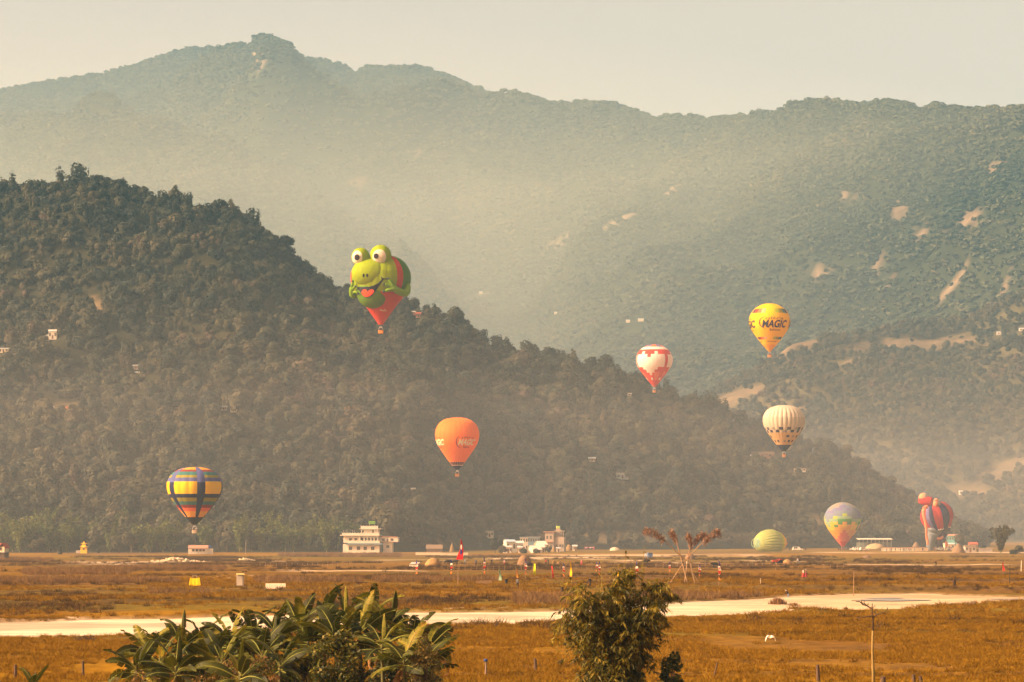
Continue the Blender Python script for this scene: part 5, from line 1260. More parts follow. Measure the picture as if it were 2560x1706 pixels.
haystack(2189, 1373.5, 50, 15, 'wide pale straw mound right of the rainbow balloon', mat('pale_straw', (.38, .27, .14), vary=.25, scale=2), seed=9); haystack(1130, 1380, 12, 24, 'tall cone shaped haystack at the hill foot', straw, cone=.9, seed=10); haystack(1422, 1377, 16, 16, 'round orange haystack behind the village', straw, seed=11); haystack(2290, 1371, 20, 17, 'hazy haystack left of the figure balloon', straw2, cone=.6, seed=12); haystack(1384, 1380, 11, 12, 'small orange haystack below the brick building', straw, seed=13)
haystack(1418, 1376.8, 22, 5, 'low pale mound right of the village', MATS['pale_straw'], seed=14); haystack(1537, 1377, 26, 9, 'pale sand mound in the hazy mid field', mat('sand_heap', (.55, .45, .30), vary=.2, scale=1), seed=15); haystack(2167, 1396, 24, 8, 'flat brown stubble heap right of the tractor', straw2, seed=16)
def rubble(cx, py, w_px, h_px, label, n=60, seed=3):
    g = G(cx, py); q = g.y / F; rr = random.Random(seed); mb = MB()
    for k in range(n):
        x = rr.gauss(0, .28) * w_px * q; s_ = rr.uniform(.25, .9); z = max(0, h_px * q * (1 - abs(x) / (w_px * q * .55)) * rr.random())
        mb.ell((x, rr.uniform(-3, 3), z), (s_, s_ * .8, s_ * .5), 6, 4, rot=Euler((rr.random(), rr.random(), rr.random())).to_matrix())
    o = mb.build('rubble_heap', mat('pale_rubble', (.58, .46, .29), vary=.25, scale=1)); o.location = g; tag(o, label, 'rubble'); return o
rubble(440, 1406, 100, 11, 'long heap of pale sand and stones in front of the small white house', 150); rubble(615, 1404, 46, 5, 'small pale stone heap right of the long heap', 50, 5)

# -- buffaloes
def grow_beast():
    pts = [(0, -.62, 1.12), (0, -.2, 1.16), (0, .3, 1.12), (0, .75, 1.16), (0, -.88, 1.18), (0, -1.12, 1.2), (0, -1.38, 1.02), (-.2, -.58, .75), (-.19, -.6, .4), (-.19, -.58, .05), (.2, -.58, .75), (.19, -.6, .4), (.19, -.58, .05), (-.22, .7, .8), (-.2, .84, .46), (-.2, .8, .05), (.22, .7, .8), (.2, .84, .46), (.2, .8, .05), (0, .98, 1.05), (0, 1.04, .6), (-.3, -1.0, 1.38), (-.36, -.78, 1.5), (.3, -1.0, 1.38), (.36, -.78, 1.5)]
    ed = [(0, 1), (1, 2), (2, 3), (0, 4), (4, 5), (5, 6), (0, 7), (7, 8), (8, 9), (0, 10), (10, 11), (11, 12), (3, 13), (13, 14), (14, 15), (3, 16), (16, 17), (17, 18), (3, 19), (19, 20), (5, 21), (21, 22), (5, 23), (23, 24)]
    rad_ = [(.33, .36), (.38, .42), (.37, .42), (.3, .32), (.22, .24), (.15, .17), (.1, .11), (.13, .13), (.08, .08), (.075, .06), (.13, .13), (.08, .08), (.075, .06), (.16, .18), (.09, .1), (.075, .06), (.16, .18), (.09, .1), (.075, .06), (.05, .05), (.03, .03), (.05, .05), (.02, .02), (.05, .05), (.02, .02)]
    me = bpy.data.meshes.new('b'); me.from_pydata(pts, ed, []); o = link('b', me); md = o.modifiers.new('skin', 'SKIN'); md.use_smooth_shade = True
    for i, r_ in enumerate(rad_): sv = me.skin_vertices[0].data[i]; sv.radius = r_; sv.use_root = i == 1
    o.modifiers.new('s', 'SUBSURF').levels = 1
    dg = bpy.context.evaluated_depsgraph_get(); dg.update(); out = bpy.data.meshes.new_from_object(o.evaluated_get(dg)); bpy.data.objects.remove(o); out.name = 'buffalo'
    out.materials.clear(); out.materials.append(mat('buffalo_hide', (.03, .026, .024), rough=.7)); return out
BEAST = grow_beast()
for (cx, py, rz, lab) in [(1614, 1413, 90, 'dark buffalo grazing under the pair of hazy vehicles'), (1789, 1423, -80, 'dark buffalo standing beside the right hand banner'), (1119, 1414, 95, 'dark buffalo beside the golden haystack'), (1137, 1414, 80, 'dark buffalo just left of the red banner pole'), (1322, 1422, -95, 'dark buffalo lying low behind the lime banner')]:
    g = G(cx, py); o = link('buffalo', BEAST); o.location = (g.x, g.y, gz(g.x, g.y)); o.rotation_euler = (0, 0, R(rz)); tag(o, lab, 'buffalo', 'buffaloes on the fields')

# -- vehicles
tyre = mat('tyre', (.02, .02, .02)); chrome = mat('headlight_glass', (.7, .68, .6), rough=.1, spec=.8)
def wheel(root, x, y, r_, w_):
    o = MB(); n = 16
    for s_ in (-1, 1):
        for k in range(n): a = 2 * math.pi * k / n; o.v.append((x + r_ * math.cos(a), y + s_ * w_ / 2, r_ + r_ * math.sin(a)))
    for k in range(n): o.f.append((k, (k + 1) % n, n + (k + 1) % n, n + k)); o.m.append(0)
    o.f.append(tuple(reversed(range(n)))); o.m.append(0); o.f.append(tuple(range(n, 2 * n))); o.m.append(0)
    t_ = o.build('wheel', tyre, root)
    h_ = MB(); h_.ell((x, y + (-w_ / 2 - .005), r_), (r_ * .55, .03, r_ * .55), 10, 6); h_.build('rim', steel, t_)
def suv(cx, py, rz, col_m, label, L=4.4, Wd=1.75, Ht=1.75):
    g = G(cx, py); root = empty('parked_car', g, R(rz)); tag(root, label, 'car', 'vehicles parked on the field')
    a = L / 2
    lower = [(-a, .45), (-a + .05, .95), (-a + .25, 1.02), (a - .15, .98), (a, .75), (a, .42)]
    b = MB().prism(lower, 'y', -Wd / 2, Wd / 2); b.build('body', col_m, root)
    cab = [(-a + .1, 1.0), (-a + .35, Ht - .06), (-a + .6, Ht), (a - 1.75, Ht), (a - 1.1, 1.0)]
    MB().prism(cab, 'y', -Wd / 2 + .1, Wd / 2 - .1).build('cabin', col_m, root)
    for s_ in (-1, 1):
        y = s_ * (Wd / 2 - .092)
        for (x0, x1) in ((-a + .45, -a + 1.35), (-a + 1.45, -a + 2.3)):
            MB().prism([(x0, 1.1), (x0 + .04, Ht - .15), (x1, Ht - .15), (x1, 1.1)], 'y', min(y, y + s_ * .02), max(y, y + s_ * .02)).build('side_window', glass, root)
    MB().face([(a - 1.12, -Wd / 2 + .22, 1.06), (a - 1.12, Wd / 2 - .22, 1.06), (a - 1.66, Wd / 2 - .25, Ht - .1), (a - 1.66, -Wd / 2 + .25, Ht - .1)]).build('windscreen', glass, root).location = (.02, 0, .02)
    for y in (-Wd / 2 + .3, Wd / 2 - .3): MB().box(a - .02, a + .03, y - .14, y + .14, .68, .84).build('headlight', chrome, root)
    MB().box(a + .002, a + .1, -Wd / 2, Wd / 2, .36, .5).build('bumper', steel, root)
    for x in (-a + .85, a - .85):
        for s_ in (-1, 1): wheel(root, x, s_ * (Wd / 2 - .1), .36, .22)
    return root
cw_ = mat('white_car_paint', (.72, .66, .56), rough=.3, spec=.5, vary=.03)
suv(1994, 1377.5, 5, cw_, 'white van right of the green lying balloon', L=5.0, Ht=2.0); suv(2135, 1377, 170, cw_, 'white car just right of the rainbow balloon'); suv(2160, 1377.5, 15, cw_, 'white car left of the wide pale mound'); suv(2297, 1377.5, 80, cw_, 'white car left of the figure balloon legs'); suv(2350, 1377, 165, mat('grey_car_paint', (.22, .21, .2), rough=.3, spec=.5), 'dark car between the figure balloon legs'); suv(2378, 1376.5, 10, cw_, 'white car right of the figure balloon')
# truck
g = G(1622, 1397); tr = empty('truck', g, R(-78)); tag(tr, 'small blue fronted truck parked in the hazy mid field', 'truck')
MB().box(-2.4, .9, -.9, .9, .75, 1.9).build('cargo_box', mat('truck_grey', (.22, .22, .22)), tr); MB().prism([(.95, .5), (2.3, .5), (2.3, 1.25), (2.0, 2.1), (.95, 2.1)], 'y', -.85, .85).build('cab', mat('truck_blue', (.10, .16, .30), rough=.4), tr); MB().face([(2.2, -.7, 1.55), (2.2, .7, 1.55), (2.06, .65, 2.0), (2.06, -.65, 2.0)]).build('windscreen', glass, tr).location = (.05, 0, 0)
for y in (-.6, .6): MB().box(2.29, 2.34, y - .13, y + .13, .75, .95).build('headlight', chrome, tr)
for x in (-1.6, 1.6):
    for s_ in (-1, 1): wheel(tr, x, s_ * .8, .4, .24)
# tractor
g = G(1945, 1412); tc = empty('tractor', g, R(200)); tag(tc, 'red tractor beside a straw heap', 'tractor'); rp = mat('tractor_red', (.45, .05, .025), rough=.4)
MB().prism([(.2, .75), (1.7, .75), (1.75, 1.25), (.3, 1.45)], 'y', -.34, .34).build('hood', rp, tc)
for s_ in (-1, 1): MB().prism([(-1.1, 1.0), (-.9, 1.55), (-.2, 1.65), (.15, 1.1), (.05, 1.02), (-.25, 1.5), (-.8, 1.42), (-1.0, 1.0)], 'y', s_ * .62 - .16, s_ * .62 + .16).build('mudguard', rp, tc)
MB().box(-.75, -.25, -.25, .25, 1.05, 1.2).box(-.8, -.7, -.25, .25, 1.2, 1.6).build('seat', tyre, tc); MB().tube([(.1, 0, 1.35), (-.12, 0, 1.62)], .03, 5).tube([(-.1 + .0, .2 * math.cos(a), 1.62 + .2 * math.sin(a)) for a in [k * math.pi / 6 for k in range(13)]], .02, 4).build('steering_wheel', tyre, tc)
MB().tube([(1.2, .2, 1.3), (1.2, .2, 1.95)], .05, 6).build('exhaust', tyre, tc)
for s_ in (-1, 1): wheel(tc, -.5, s_ * .62, .7, .34); wheel(tc, 1.45, s_ * .5, .36, .2)
MB().box(-2.0, -1.0, -.05, .05, .5, .6).build('drawbar', tyre, tc)

# -- flags
pole_m = mat('bamboo_pole', (.26, .17, .09), vary=.25, scale=3)
fl = {k: fabric('flag_' + k, v, .25) for k, v in dict(blue=(.05, .055, .22), white=(.80, .72, .62), red=(.58, .05, .03), orange=(.85, .27, .03), mint=(.36, .52, .33), lime=(.52, .58, .02), yellow=(.85, .52, .01), amber=(.80, .36, .05), crimson=(.55, .02, .025)).items()}
def strip(root, x, z0, z1, w0, w1, m, name, bend=.15, n=8, seed=0, lean=0):
    mb = MB(); A = []; B = []
    for k in range(n + 1):
        t = k / n; z = z0 + (z1 - z0) * t; w_ = w0 + (w1 - w0) * t
        cx = x + bend * math.sin(t * 3.0 + seed) + lean * t; y = .14 * math.sin(t * 5 + seed)
        A.append((cx, y, z)); B.append((cx + w_, y + .22 * math.sin(t * 4 + seed * 2), z))
    for s_, off in ((1, 0), (-1, .015)):
        for k in range(n):
            q = [A[k], B[k], B[k + 1], A[k + 1]]; q = [(p[0], p[1] + off, p[2]) for p in q]; mb.face(q if s_ > 0 else q[::-1])
    for k in range(n): mb.face([A[k], A[k + 1], (A[k + 1][0], A[k + 1][1] + .015, A[k + 1][2]), (A[k][0], A[k][1] + .015, A[k][2])]); mb.face([B[k + 1], B[k], (B[k][0], B[k][1] + .015, B[k][2]), (B[k + 1][0], B[k + 1][1] + .015, B[k + 1][2])])
    return mb.build(name, m, root, True)
NB = {1040: 'beside the white stall', 1127: 'in front of the dark buffaloes', 1210: 'right of the red banner', 1313: 'in front of the big round haystack', 1408: 'left of the tall yellow banner', 1497: 'left of the front bamboo, nearer of two', 1490: 'left of the front bamboo, farther of two', 1590: 'directly behind the front bamboo', 1673: 'left of the bamboo swing', 1748: 'right of the bamboo swing', 1797: 'by the right hand buffalo'}
for i, (px, top, base) in enumerate([(1040, 1400, 1446), (1127, 1397, 1447), (1210, 1393, 1450), (1313, 1396, 1447), (1408, 1408, 1452), (1497, 1402, 1450), (1490, 1405, 1437), (1590, 1408, 1460), (1673, 1408, 1441), (1748, 1410, 1450), (1797, 1402, 1466)]):
    g = G(px, base); q = g.y / F; Hh = (base - top) * q
    root = empty('banner', (g.x, g.y, gz(g.x, g.y))); tag(root, 'blue, white and red banner on a pole ' + NB[px], 'flag', 'banners on the field')
    MB().tube([(0, 0, -.3), (0, 0, Hh)], [.05, .03], 5).build('pole', pole_m, root)
    ln = rt.uniform(-.1, .12)
    for (a, b, w0, w1, c) in ((1.0, .78, .08, .34, 'blue'), (.78, .60, .34, .5, 'white'), (.60, .47, .46, .38, 'red'), (.47, .43, .28, .25, 'white'), (.36, .22, .18, .3, 'orange')):
        strip(root, -.35 * (w0 + w1) / 2 + .05, Hh * a, Hh * b + .02, w0, w1, fl[c], 'cloth', .05, 4, i + a)
    MB().ell((.1, -.12, Hh * .7), (.10, .02, .14), 10, 6).build('emblem', fl['red'], root)
for i, (px, top, base, c, w_, lab) in enumerate([(1246, 1424, 1456, 'mint', .5, 'pale mint feather banner left of the black barrel'), (1333, 1411, 1443, 'lime', .6, 'lime green feather banner right of the round haystack'), (1291, 1423, 1449, 'amber', .32, 'thin orange banner left of the lime banner'), (1379, 1415, 1449, 'red', .34, 'narrow red banner right of the lime banner'), (1424, 1406, 1446, 'yellow', .42, 'tall narrow yellow banner in mid field'), (1543, 1435, 1458, 'yellow', .4, 'short yellow banner touching the front bamboo'), (2506, 1410, 1434, 'red', .5, 'red feather banner near the right edge')]):
    g = G(px, base); q = g.y / F; Hh = (base - top) * q; root = empty('feather_banner', (g.x, g.y, gz(g.x, g.y))); tag(root, lab, 'flag', 'plain feather banners on the field')
    MB().tube([(0, 0, -.3), (0, 0, Hh)], [.04, .025], 5).build('pole', pole_m, root)
    strip(root, .04, Hh * .99, Hh * .12, w_ * .5, w_ * 1.1, fl[c], 'cloth', .09, 9, i * 1.7)
g = G(1146, 1467); q = g.y / F; root = empty('tall_banner', (g.x, g.y, gz(g.x, g.y))); tag(root, 'tall curved crimson banner on a high pole', 'flag')
MB().tube([(-.1, 0, -.3), (.0, 0, 4), (.35, 0, 117 * q)], [.06, .05, .025], 6).build('pole', pole_m, root)
strip(root, .22, 117 * q, 66 * q, .12, 1.15, fl['crimson'], 'cloth', .28, 14, .4, lean=-.55); MB().ell((.5, -.2, 97 * q), (.14, .05, .45), 10, 8).build('moon', fl['white'], root); MB().ell((.48, -.16, 82 * q), (.2, .06, .75), 10, 8).build('blue_mark', fl['blue'], root)

# -- bamboo swing of crossed poles with dry plumes
g0 = G(1709, 1461); q = g0.y / F; sw = empty('bamboo_swing', (g0.x, g0.y, 0)); tag(sw, 'tall bamboo swing of crossed poles with dry leafy tips', 'swing')
plume = leafmat('dry_plume', [(0, (.13, .065, .035)), (.6, (.27, .15, .085)), (1, (.46, .29, .18))], trans=.15, attr='tone')
SX = lambda px: (px - 1709) * q
SZ = lambda py: (1461 - py) * q
rsw = np.random.default_rng(77)
for (foot, mid_, tip, ends, y0, y1) in [((1753, 1458), (1709, 1398), (1655, 1345), [(1640, 1332), (1622, 1324), (1603, 1325)], 1.2, -1.0), ((1672, 1457), (1711, 1404), (1762, 1349), [(1775, 1338), (1790, 1326), (1804, 1332)], 1.0, -.8), ((1719, 1466), (1703, 1398), (1690, 1348), [(1686, 1338), (1680, 1328), (1674, 1333)], -1.2, 1.0), ((1710, 1463), (1720, 1390), (1728, 1358), [(1726, 1345), (1722, 1338), (1716, 1340)], -1.0, .9), ((1738, 1455), (1722, 1395), (1740, 1350), [(1750, 1338), (1760, 1335), (1768, 1337)], -.5, 1.3)]:
    pts = [(SX(foot[0]), y0, -.2), (SX(mid_[0]), 0, SZ(mid_[1])), (SX(tip[0]), y1, SZ(tip[1]))] + [(SX(e[0]), y1 * 1.2, SZ(e[1])) for e in ends]
    po = MB().tube(pts, [.10, .09, .075, .055, .04, .02], 7).build('pole', mat('swing_pole', (.30, .19, .10), vary=.25), sw)
    L = []
    for a, b in zip(pts[2:-1], pts[3:]):
        for t in (0, .5):
            p = [a[i] * (1 - t) + b[i] * t for i in range(3)]; L.append((p[0], p[1], p[2] - .35, .5, .45, .85))
    v, f, tone = leaf_cloud(rsw, L, 430, .24, shell=.1, flat=.2, lance=2.6, updown=2.2)
    me = np_mesh('plume', v, f, [plume]); set_tone(me, tone); link('plume', me, po)
for (px, py) in ((1706, 1407), (1718, 1407)): MB().lathe([(.0, -.25), (.16, -.2), (.2, 0), (.16, .2), (0, .25)], 8).build('binding', rope if px < 1710 else whitewall, sw).location = (SX(px), -.1, SZ(py))
MB().tube([(SX(1706), 0, SZ(1400)), (SX(1703), -.3, SZ(1440)), (SX(1708), -.3, SZ(1446)), (SX(1712), -.3, SZ(1440)), (SX(1712), 0, SZ(1400))], .03, 4).build('swing_rope', rope, sw)

# -- rail fences
def fence(p0, p1, py0, py1, n, label, rails=2, hgt=1.05, bare=False):
    a, b = G(p0, py0), G(p1, py1); root = empty('rail_fence', a); tag(root, label, 'fence', 'rail fences on the fields'); dv = b - a
    for k in range(n + 1):
        p = dv * (k / n); w_ = rt.uniform(-.08, .08); z = gz(a.x + p.x, a.y + p.y)
        MB().tube([(p.x, p.y, z - .3), (p.x + w_, p.y, z + hgt * rt.uniform(.9, 1.2))], [.075, .06], 5).build('post', pole_m, root)
    for r_ in range(rails):
        z = hgt * (.92 - .45 * r_); pts = [(dv.x * k / 10, dv.y * k / 10, z + gz(a.x + dv.x * k / 10, a.y + dv.y * k / 10)) for k in range(11)]
        MB().tube(pts, .045, 5).build('rail', pole_m, root)
fence(1120, 1345, 1427, 1425, 16, 'wooden rail fence running behind the row of banners'); fence(1400, 1560, 1424, 1423, 12, 'wooden rail fence left of the front bamboo'); fence(1640, 1960, 1420, 1421, 18, 'wooden rail fence behind the bamboo swing'); fence(650, 880, 1421, 1415, 18, 'thin post fence in the field left of the white stall', rails=1); fence(2060, 2190, 1424, 1422, 8, 'rail fence in the right hand field', rails=1); fence(1150, 1330, 1416, 1415, 10, 'far wooden rail fence behind the round haystack', rails=1)

# -- single objects on the fields
def at(cx, py): g = G(cx, py); return (g.x, g.y, gz(g.x, g.y))
y_t = empty('yellow_tarp_stand', at(487, 1468)); tag(y_t, 'bright yellow cloth hung over a frame on the field', 'stall'); q = dist_of(1468) / F
mb = MB(); n = 14
for side, yo in ((0, -.35), (1, .35)):
    for k in range(n):
        for j in range(6):
            def pt(k, j): 
                t = j / 6; wv = .05 * math.sin(k * 1.3) * t; hw_ = (11.5 + 3.2 * t) * q; sag = -.12 * math.sin(math.pi * k / n)
                return (-hw_ + 2 * hw_ * k / n, yo * t + wv * (1 if side else -1), 21 * q * (1 - t) + sag * (1 - t) + .02)
            mb.face([pt(k, j), pt(k + 1, j), pt(k + 1, j + 1), pt(k, j + 1)])
mb.build('cloth', fabric('yellow_cloth', (.88, .56, .008), .2), y_t)
for sx in (-1, 1): MB().tube([(sx * 4.6 * q, 0, 0), (sx * 4.6 * q, 0, 28 * q)], .05, 5).build('post', frame_m, y_t)
MB().tube([(-4.6 * q, 0, 27 * q), (4.6 * q, 0, 27 * q)], .04, 5).build('top_bar', frame_m, y_t)
bo = empty('field_booth', at(601, 1468.5), R(8)); tag(bo, 'narrow white booth with yellow roof on the field', 'booth'); q = dist_of(1468.5) / F
MB().box(-8.5 * q, 8.5 * q, -.6, .6, .1, 28.5 * q).build('wall', greywall, bo); MB().box(-6 * q, 4.5 * q, -.66, -.602, .15, 26.5 * q).build('door', whitewall, bo); MB().prism([(-.85, 28.7 * q), (.85, 30.5 * q), (.85, 31.7 * q), (-.85, 30.2 * q)], 'x', -9.8 * q, 9.8 * q).build('roof', mat('cream_yellow_roof', (.75, .55, .2)), bo); MB().box(-11 * q, 12 * q, -1.0, .8, -.1, .095).build('base_plate', doorm, bo)
wb = empty('white_panels', at(689, 1477.5)); tag(wb, 'row of white panels standing on the field', 'panel'); q = dist_of(1477.5) / F
for (a, b) in ((-25, -15.3), (-14.7, 13.7), (14.3, 25)): MB().box(a * q, b * q, -.04, .04, 0, 13.5 * q).build('panel', mat('white_board', (.78, .68, .52), vary=.05), wb)
for a in (-24, -15, 14, 24): MB().tube([(a * q, .05, -.2), (a * q, .35, 12 * q)], .03, 4).build('strut', frame_m, wb)
ba = MB().lathe([(0, 0), (.27, 0), (.29, .03), (.27, .08), (.27, .3), (.29, .33), (.27, .37), (.27, .6), (.29, .63), (.27, .67), (.27, .86), (.29, .9), (.26, .9), (.25, .86), (0, .86)], 16).build('barrel', mat('black_plastic', (.015, .018, .022), rough=.5), None, True); ba.location = at(1265.5, 1462); tag(ba, 'black barrel standing between the mint banner and a walker', 'barrel')
o = MB().lathe([(0, 0), (.24, 0), (.26, .8), (.22, .82), (0, .78)], 10).build('tree_stump', mat('charred_wood', (.05, .032, .022), vary=.3)); o.location = at(1405, 1481); tag(o, 'dark short stump left of the front bamboo', 'stump')
o = MB().lathe([(0, 0), (.24, 0), (.26, 1.0), (.22, 1.05), (0, 1.0)], 10).build('tree_stump', MATS['charred_wood']); o.location = at(2386, 1469); tag(o, 'black stump on the bank at the right', 'stump')
o = MB().prism([(-1.0, .0), (.9, .0), (1.05, .35), (-1.1, .35)], 'y', -.35, .35).build('feeding_trough', MATS['charred_wood']); o.location = at(905, 1460); tag(o, 'dark low trough lying in the field right of the white panels', 'trough')
pn = empty('slat_pen', at(1210, 1463)); tag(pn, 'low slatted wooden pen left of the mint banner', 'pen'); q = dist_of(1463) / F
for k in range(18): x = (-19 + k * 2.25) * q; MB().box(x - .055, x + .055, -.02, .02, -.1, 12 * q * rt.uniform(.85, 1.05)).build('slat', pole_m, pn)
for z in (3, 9): MB().box(-20 * q, 20 * q, .022, .07, z * q, (z + 1.2) * q).build('rail', pole_m, pn)
stl = empty('stall', at(1036, 1420), R(-12)); tag(stl, 'small white stall with sloping roof left of the golden haystack', 'stall'); q = dist_of(1420) / F
MB().box(-11 * q, 9 * q, -.8, .8, 0, 6.5 * q).build('counter', whitewall, stl); MB().prism([(-1.1, 8 * q), (1.1, 11.5 * q), (1.1, 12.2 * q), (-1.1, 8.8 * q)], 'x', -9 * q, 12 * q).build('roof', tin, stl)
for x in (-8, 10): MB().tube([(x * q, -.9, 0), (x * q, -.9, 8.4 * q)], .05, 5).build('post', frame_m, stl)
for k in range(4): MB().box((-10 + k * 4.6) * q, (-6.6 + k * 4.6) * q, -.84, -.802, 1.5 * q, 5 * q).build('panel', MATS['white_board'], stl)
for (px, top, base, r_, m_, lab) in [(2134, 1416, 1485, .07, pole_m, 'tall thin wooden pole on the river bank at right'), (2524, 1414, 1461, .08, mat('dark_pole', (.05, .04, .03)), 'dark pole near the right edge'), (2553, 1403, 1430, .12, whitewall, 'short white pole at the right edge'), (1901, 1455, 1472, .05, whitewall, 'short white marker stick near the bank walker'), (1939, 1417, 1428, .05, pole_m, 'short marker stick in front of the tractor'), (614, 1351, 1386, .06, steel, 'thin utility pole right of the small white house')]:
    g = G(px, base); q = g.y / F; o = MB().tube([(0, 0, -.3), (.02, 0, (base - top) * q * .5), (.05, 0, (base - top) * q)], [r_, r_ * .9, r_ * .7], 6).build('pole', m_); o.location = (g.x, g.y, gz(g.x, g.y)); tag(o, lab, 'pole', 'poles on the fields')

# -- people on the fields
NV = (.03, .035, .06); BK_ = (.02, .02, .022); WH = (.72, .66, .58); GY = (.16, .16, .17); RD = (.45, .05, .05); BL = (.08, .10, .18); PK = (.55, .22, .22)
for (px, py, pose, sh_, tr_, rz, lab, hat, skirt) in [(1294, 1474, 'stand', GY, BK_, 180, 'person in grey vest standing alone in the near field', None, None), (1475, 1469, 'walk', NV, BK_, 60, 'person in dark clothes walking left of the front bamboo', None, None), (1971, 1488, 'bend', BK_, (.18, .22, .30), -70, 'person in black jacket and pale cap bending on the river bank', WH, None),
        (2008, 1446, 'stand', WH, RD, 90, 'person in white top and red skirt, left of a pair', None, RD), (2015, 1446, 'walk', (.20, .12, .16), RD, 90, 'person in dark shawl and red skirt, right of a pair', WH, (.30, .05, .06)), (1994, 1411, 'stand', WH, BL, 30, 'person in white shirt beside the straw heap', None, None), (1999, 1411.5, 'walk', BK_, BL, -60, 'person in dark shirt behind the white shirted one', None, None),
        (2340, 1419, 'walk', BK_, BK_, 90, 'person in black walking in the right hand field', None, None), (1885, 1420, 'walk', NV, BK_, -90, 'person in navy walking left of the red tractor', None, None), (1190, 1416, 'stand', BL, BK_, 10, 'person in blue jacket right of the red banner', None, None), (1229, 1414, 'hold', BK_, BK_, 0, 'person in black standing between two banners', None, None), (1261, 1416, 'stand', (.5, .35, .32), RD, 0, 'person in pale pink top left of the round haystack', None, None),
        (1365, 1413, 'stand', RD, NV, 20, 'person in red top, left of a pair by the straw stacks', None, None), (1371, 1413, 'hold', NV, BK_, -20, 'person in navy, right of a pair by the straw stacks', None, None), (1454, 1414, 'stand', PK, RD, 0, 'person in pink clothes in the mid field', None, RD), (1163, 1413, 'hold', (.25, .28, .32), BL, 0, 'person in grey blue shirt just right of the red banner', None, None), (1974, 1377, 'stand', BK_, BK_, 0, 'person in black between green balloon and white van', None, None), (2014, 1377, 'stand', BK_, BK_, 0, 'person in black right of the white van', None, None)]:
    g = G(px, py); person((g.x, g.y, gz(g.x, g.y) - .02), pose, sh_, tr_, R(rz), lab, hat, skirt, group='people on the fields')
rc = random.Random(9)
CC = [BK_, NV, GY, RD, WH, BL, PK, (.30, .20, .10)]
for k in range(15):
    px = 2096 + k * 1.9 + rc.uniform(-.8, .8); g = G(px, 1376.6 + rc.uniform(-.5, .5)); person((g.x, g.y, gz(g.x, g.y)), rc.choice(['stand', 'walk', 'hold']), rc.choice(CC[:3]), BK_, rc.uniform(0, 6.28), 'person in dark clothes in the crew below the rainbow balloon', group='balloon crew')
for k in range(34):
    px = rc.uniform(2205, 2320) if k < 26 else rc.uniform(2325, 2385); g = G(px, 1378.2 + rc.uniform(-.2, 1.2)); person((g.x, g.y, gz(g.x, g.y)), rc.choice(['stand', 'walk', 'hold']), rc.choice(CC), rc.choice(CC[:3] + [BL]), rc.uniform(0, 6.28), 'person in the crowd along the pale compound wall' if k < 26 else 'person in the crowd at the feet of the figure balloon', group='crowd by the compound wall' if k < 26 else 'crowd at the figure balloon')
for k in range(14):
    px = rc.uniform(1462, 1486); g = G(px, 1375 + rc.uniform(-.4, .6)); person((g.x, g.y, gz(g.x, g.y)), 'stand', rc.choice([RD, PK, WH]), rc.choice([RD, NV]), rc.uniform(0, 6.28), 'person in the red clad group right of the village', group='red clad group right of the village')
# -- egret
g = P(1926, 1594, 262); eg = MB(); sc_ = g.y / F
eg.ell((0, 0, 0), (.10, .26, .09), 10, 8)
for s_ in (-1, 1):
    prof_w = [(0, 0), (3.5, 4.5), (7, 5.2), (10, 2.5), (13, -3.5), (14.5, -9)]
    for k in range(len(prof_w) - 1):
        (x0, z0), (x1, z1) = prof_w[k], prof_w[k + 1]; c0 = .17 * (1 - k / 6); c1 = .17 * (1 - (k + 1) / 6)
        A = [(s_ * x0 * sc_, -c0, z0 * sc_ + .03), (s_ * x1 * sc_, -c1, z1 * sc_ + .03), (s_ * x1 * sc_, c1, z1 * sc_), (s_ * x0 * sc_, c0, z0 * sc_)]
        eg.face(A); eg.face([(p[0], p[1], p[2] - .03) for p in A][::-1]); eg.face([A[0], A[1], (A[1][0], A[1][1], A[1][2] - .06), (A[0][0], A[0][1], A[0][2] - .06)])
eg.tube([(0, -.22, .0), (.0, -.38, .08), (0, -.46, .04), (0, -.62, .03)], [.05, .03, .035, .006], 6)
eo = eg.build('egret', mat('white_feathers', (.82, .74, .60), vary=.03), None, True); eo.location = g; eo.rotation_euler = (0, 0, R(25)); tag(eo, 'white egret gliding low over the golden field', 'bird')
# ================================================================= FOREGROUND
post_m = mat('weathered_post', (.085, .058, .040), vary=.35, scale=5)
for (px, top, base, r_, lean, lab) in [(38, 1662, 1694, .10, 1, 'leaning weathered fence post at the lower left corner'), (208, 1653, 1694, .09, -1.5, 'weathered fence post left of the banana plants'), (1339, 1653, 1688, .10, -2, 'weathered fence post left of the front bamboo'), (1785, 1656, 1693, .05, 13, 'thin leaning fence stick right of the front bamboo'), (2046, 1663, 1704, .12, -3, 'thick weathered fence post left of the bare tree'), (2208, 1692, 1716, .17, 0, 'short thick post just right of the bare tree'), (2285, 1687, 1712, .12, -3, 'left post of the close pair at lower right'), (2304, 1690, 1712, .11, -9, 'tilted right post of the close pair at lower right')]:
    g = G(px, base); q = g.y / F; hh = (base - top) * q; dx = math.tan(R(lean)) * hh
    o = MB().tube([(0, 0, -.4), (dx * .2, 0, hh * .2), (dx * .6, .02, hh * .6), (dx, 0, hh)], [r_, r_ * 1.02, r_ * .94, r_ * .86], 8).build('fence_post', post_m); o.location = (g.x, g.y, gz(g.x, g.y)); tag(o, lab, 'post', 'fence posts in the foreground')
g = G(1214, 1690); q = g.y / F; bp_ = empty('capped_post', (g.x, g.y, gz(g.x, g.y))); tag(bp_, 'pale post with a blue cap right of the banana plants', 'post')
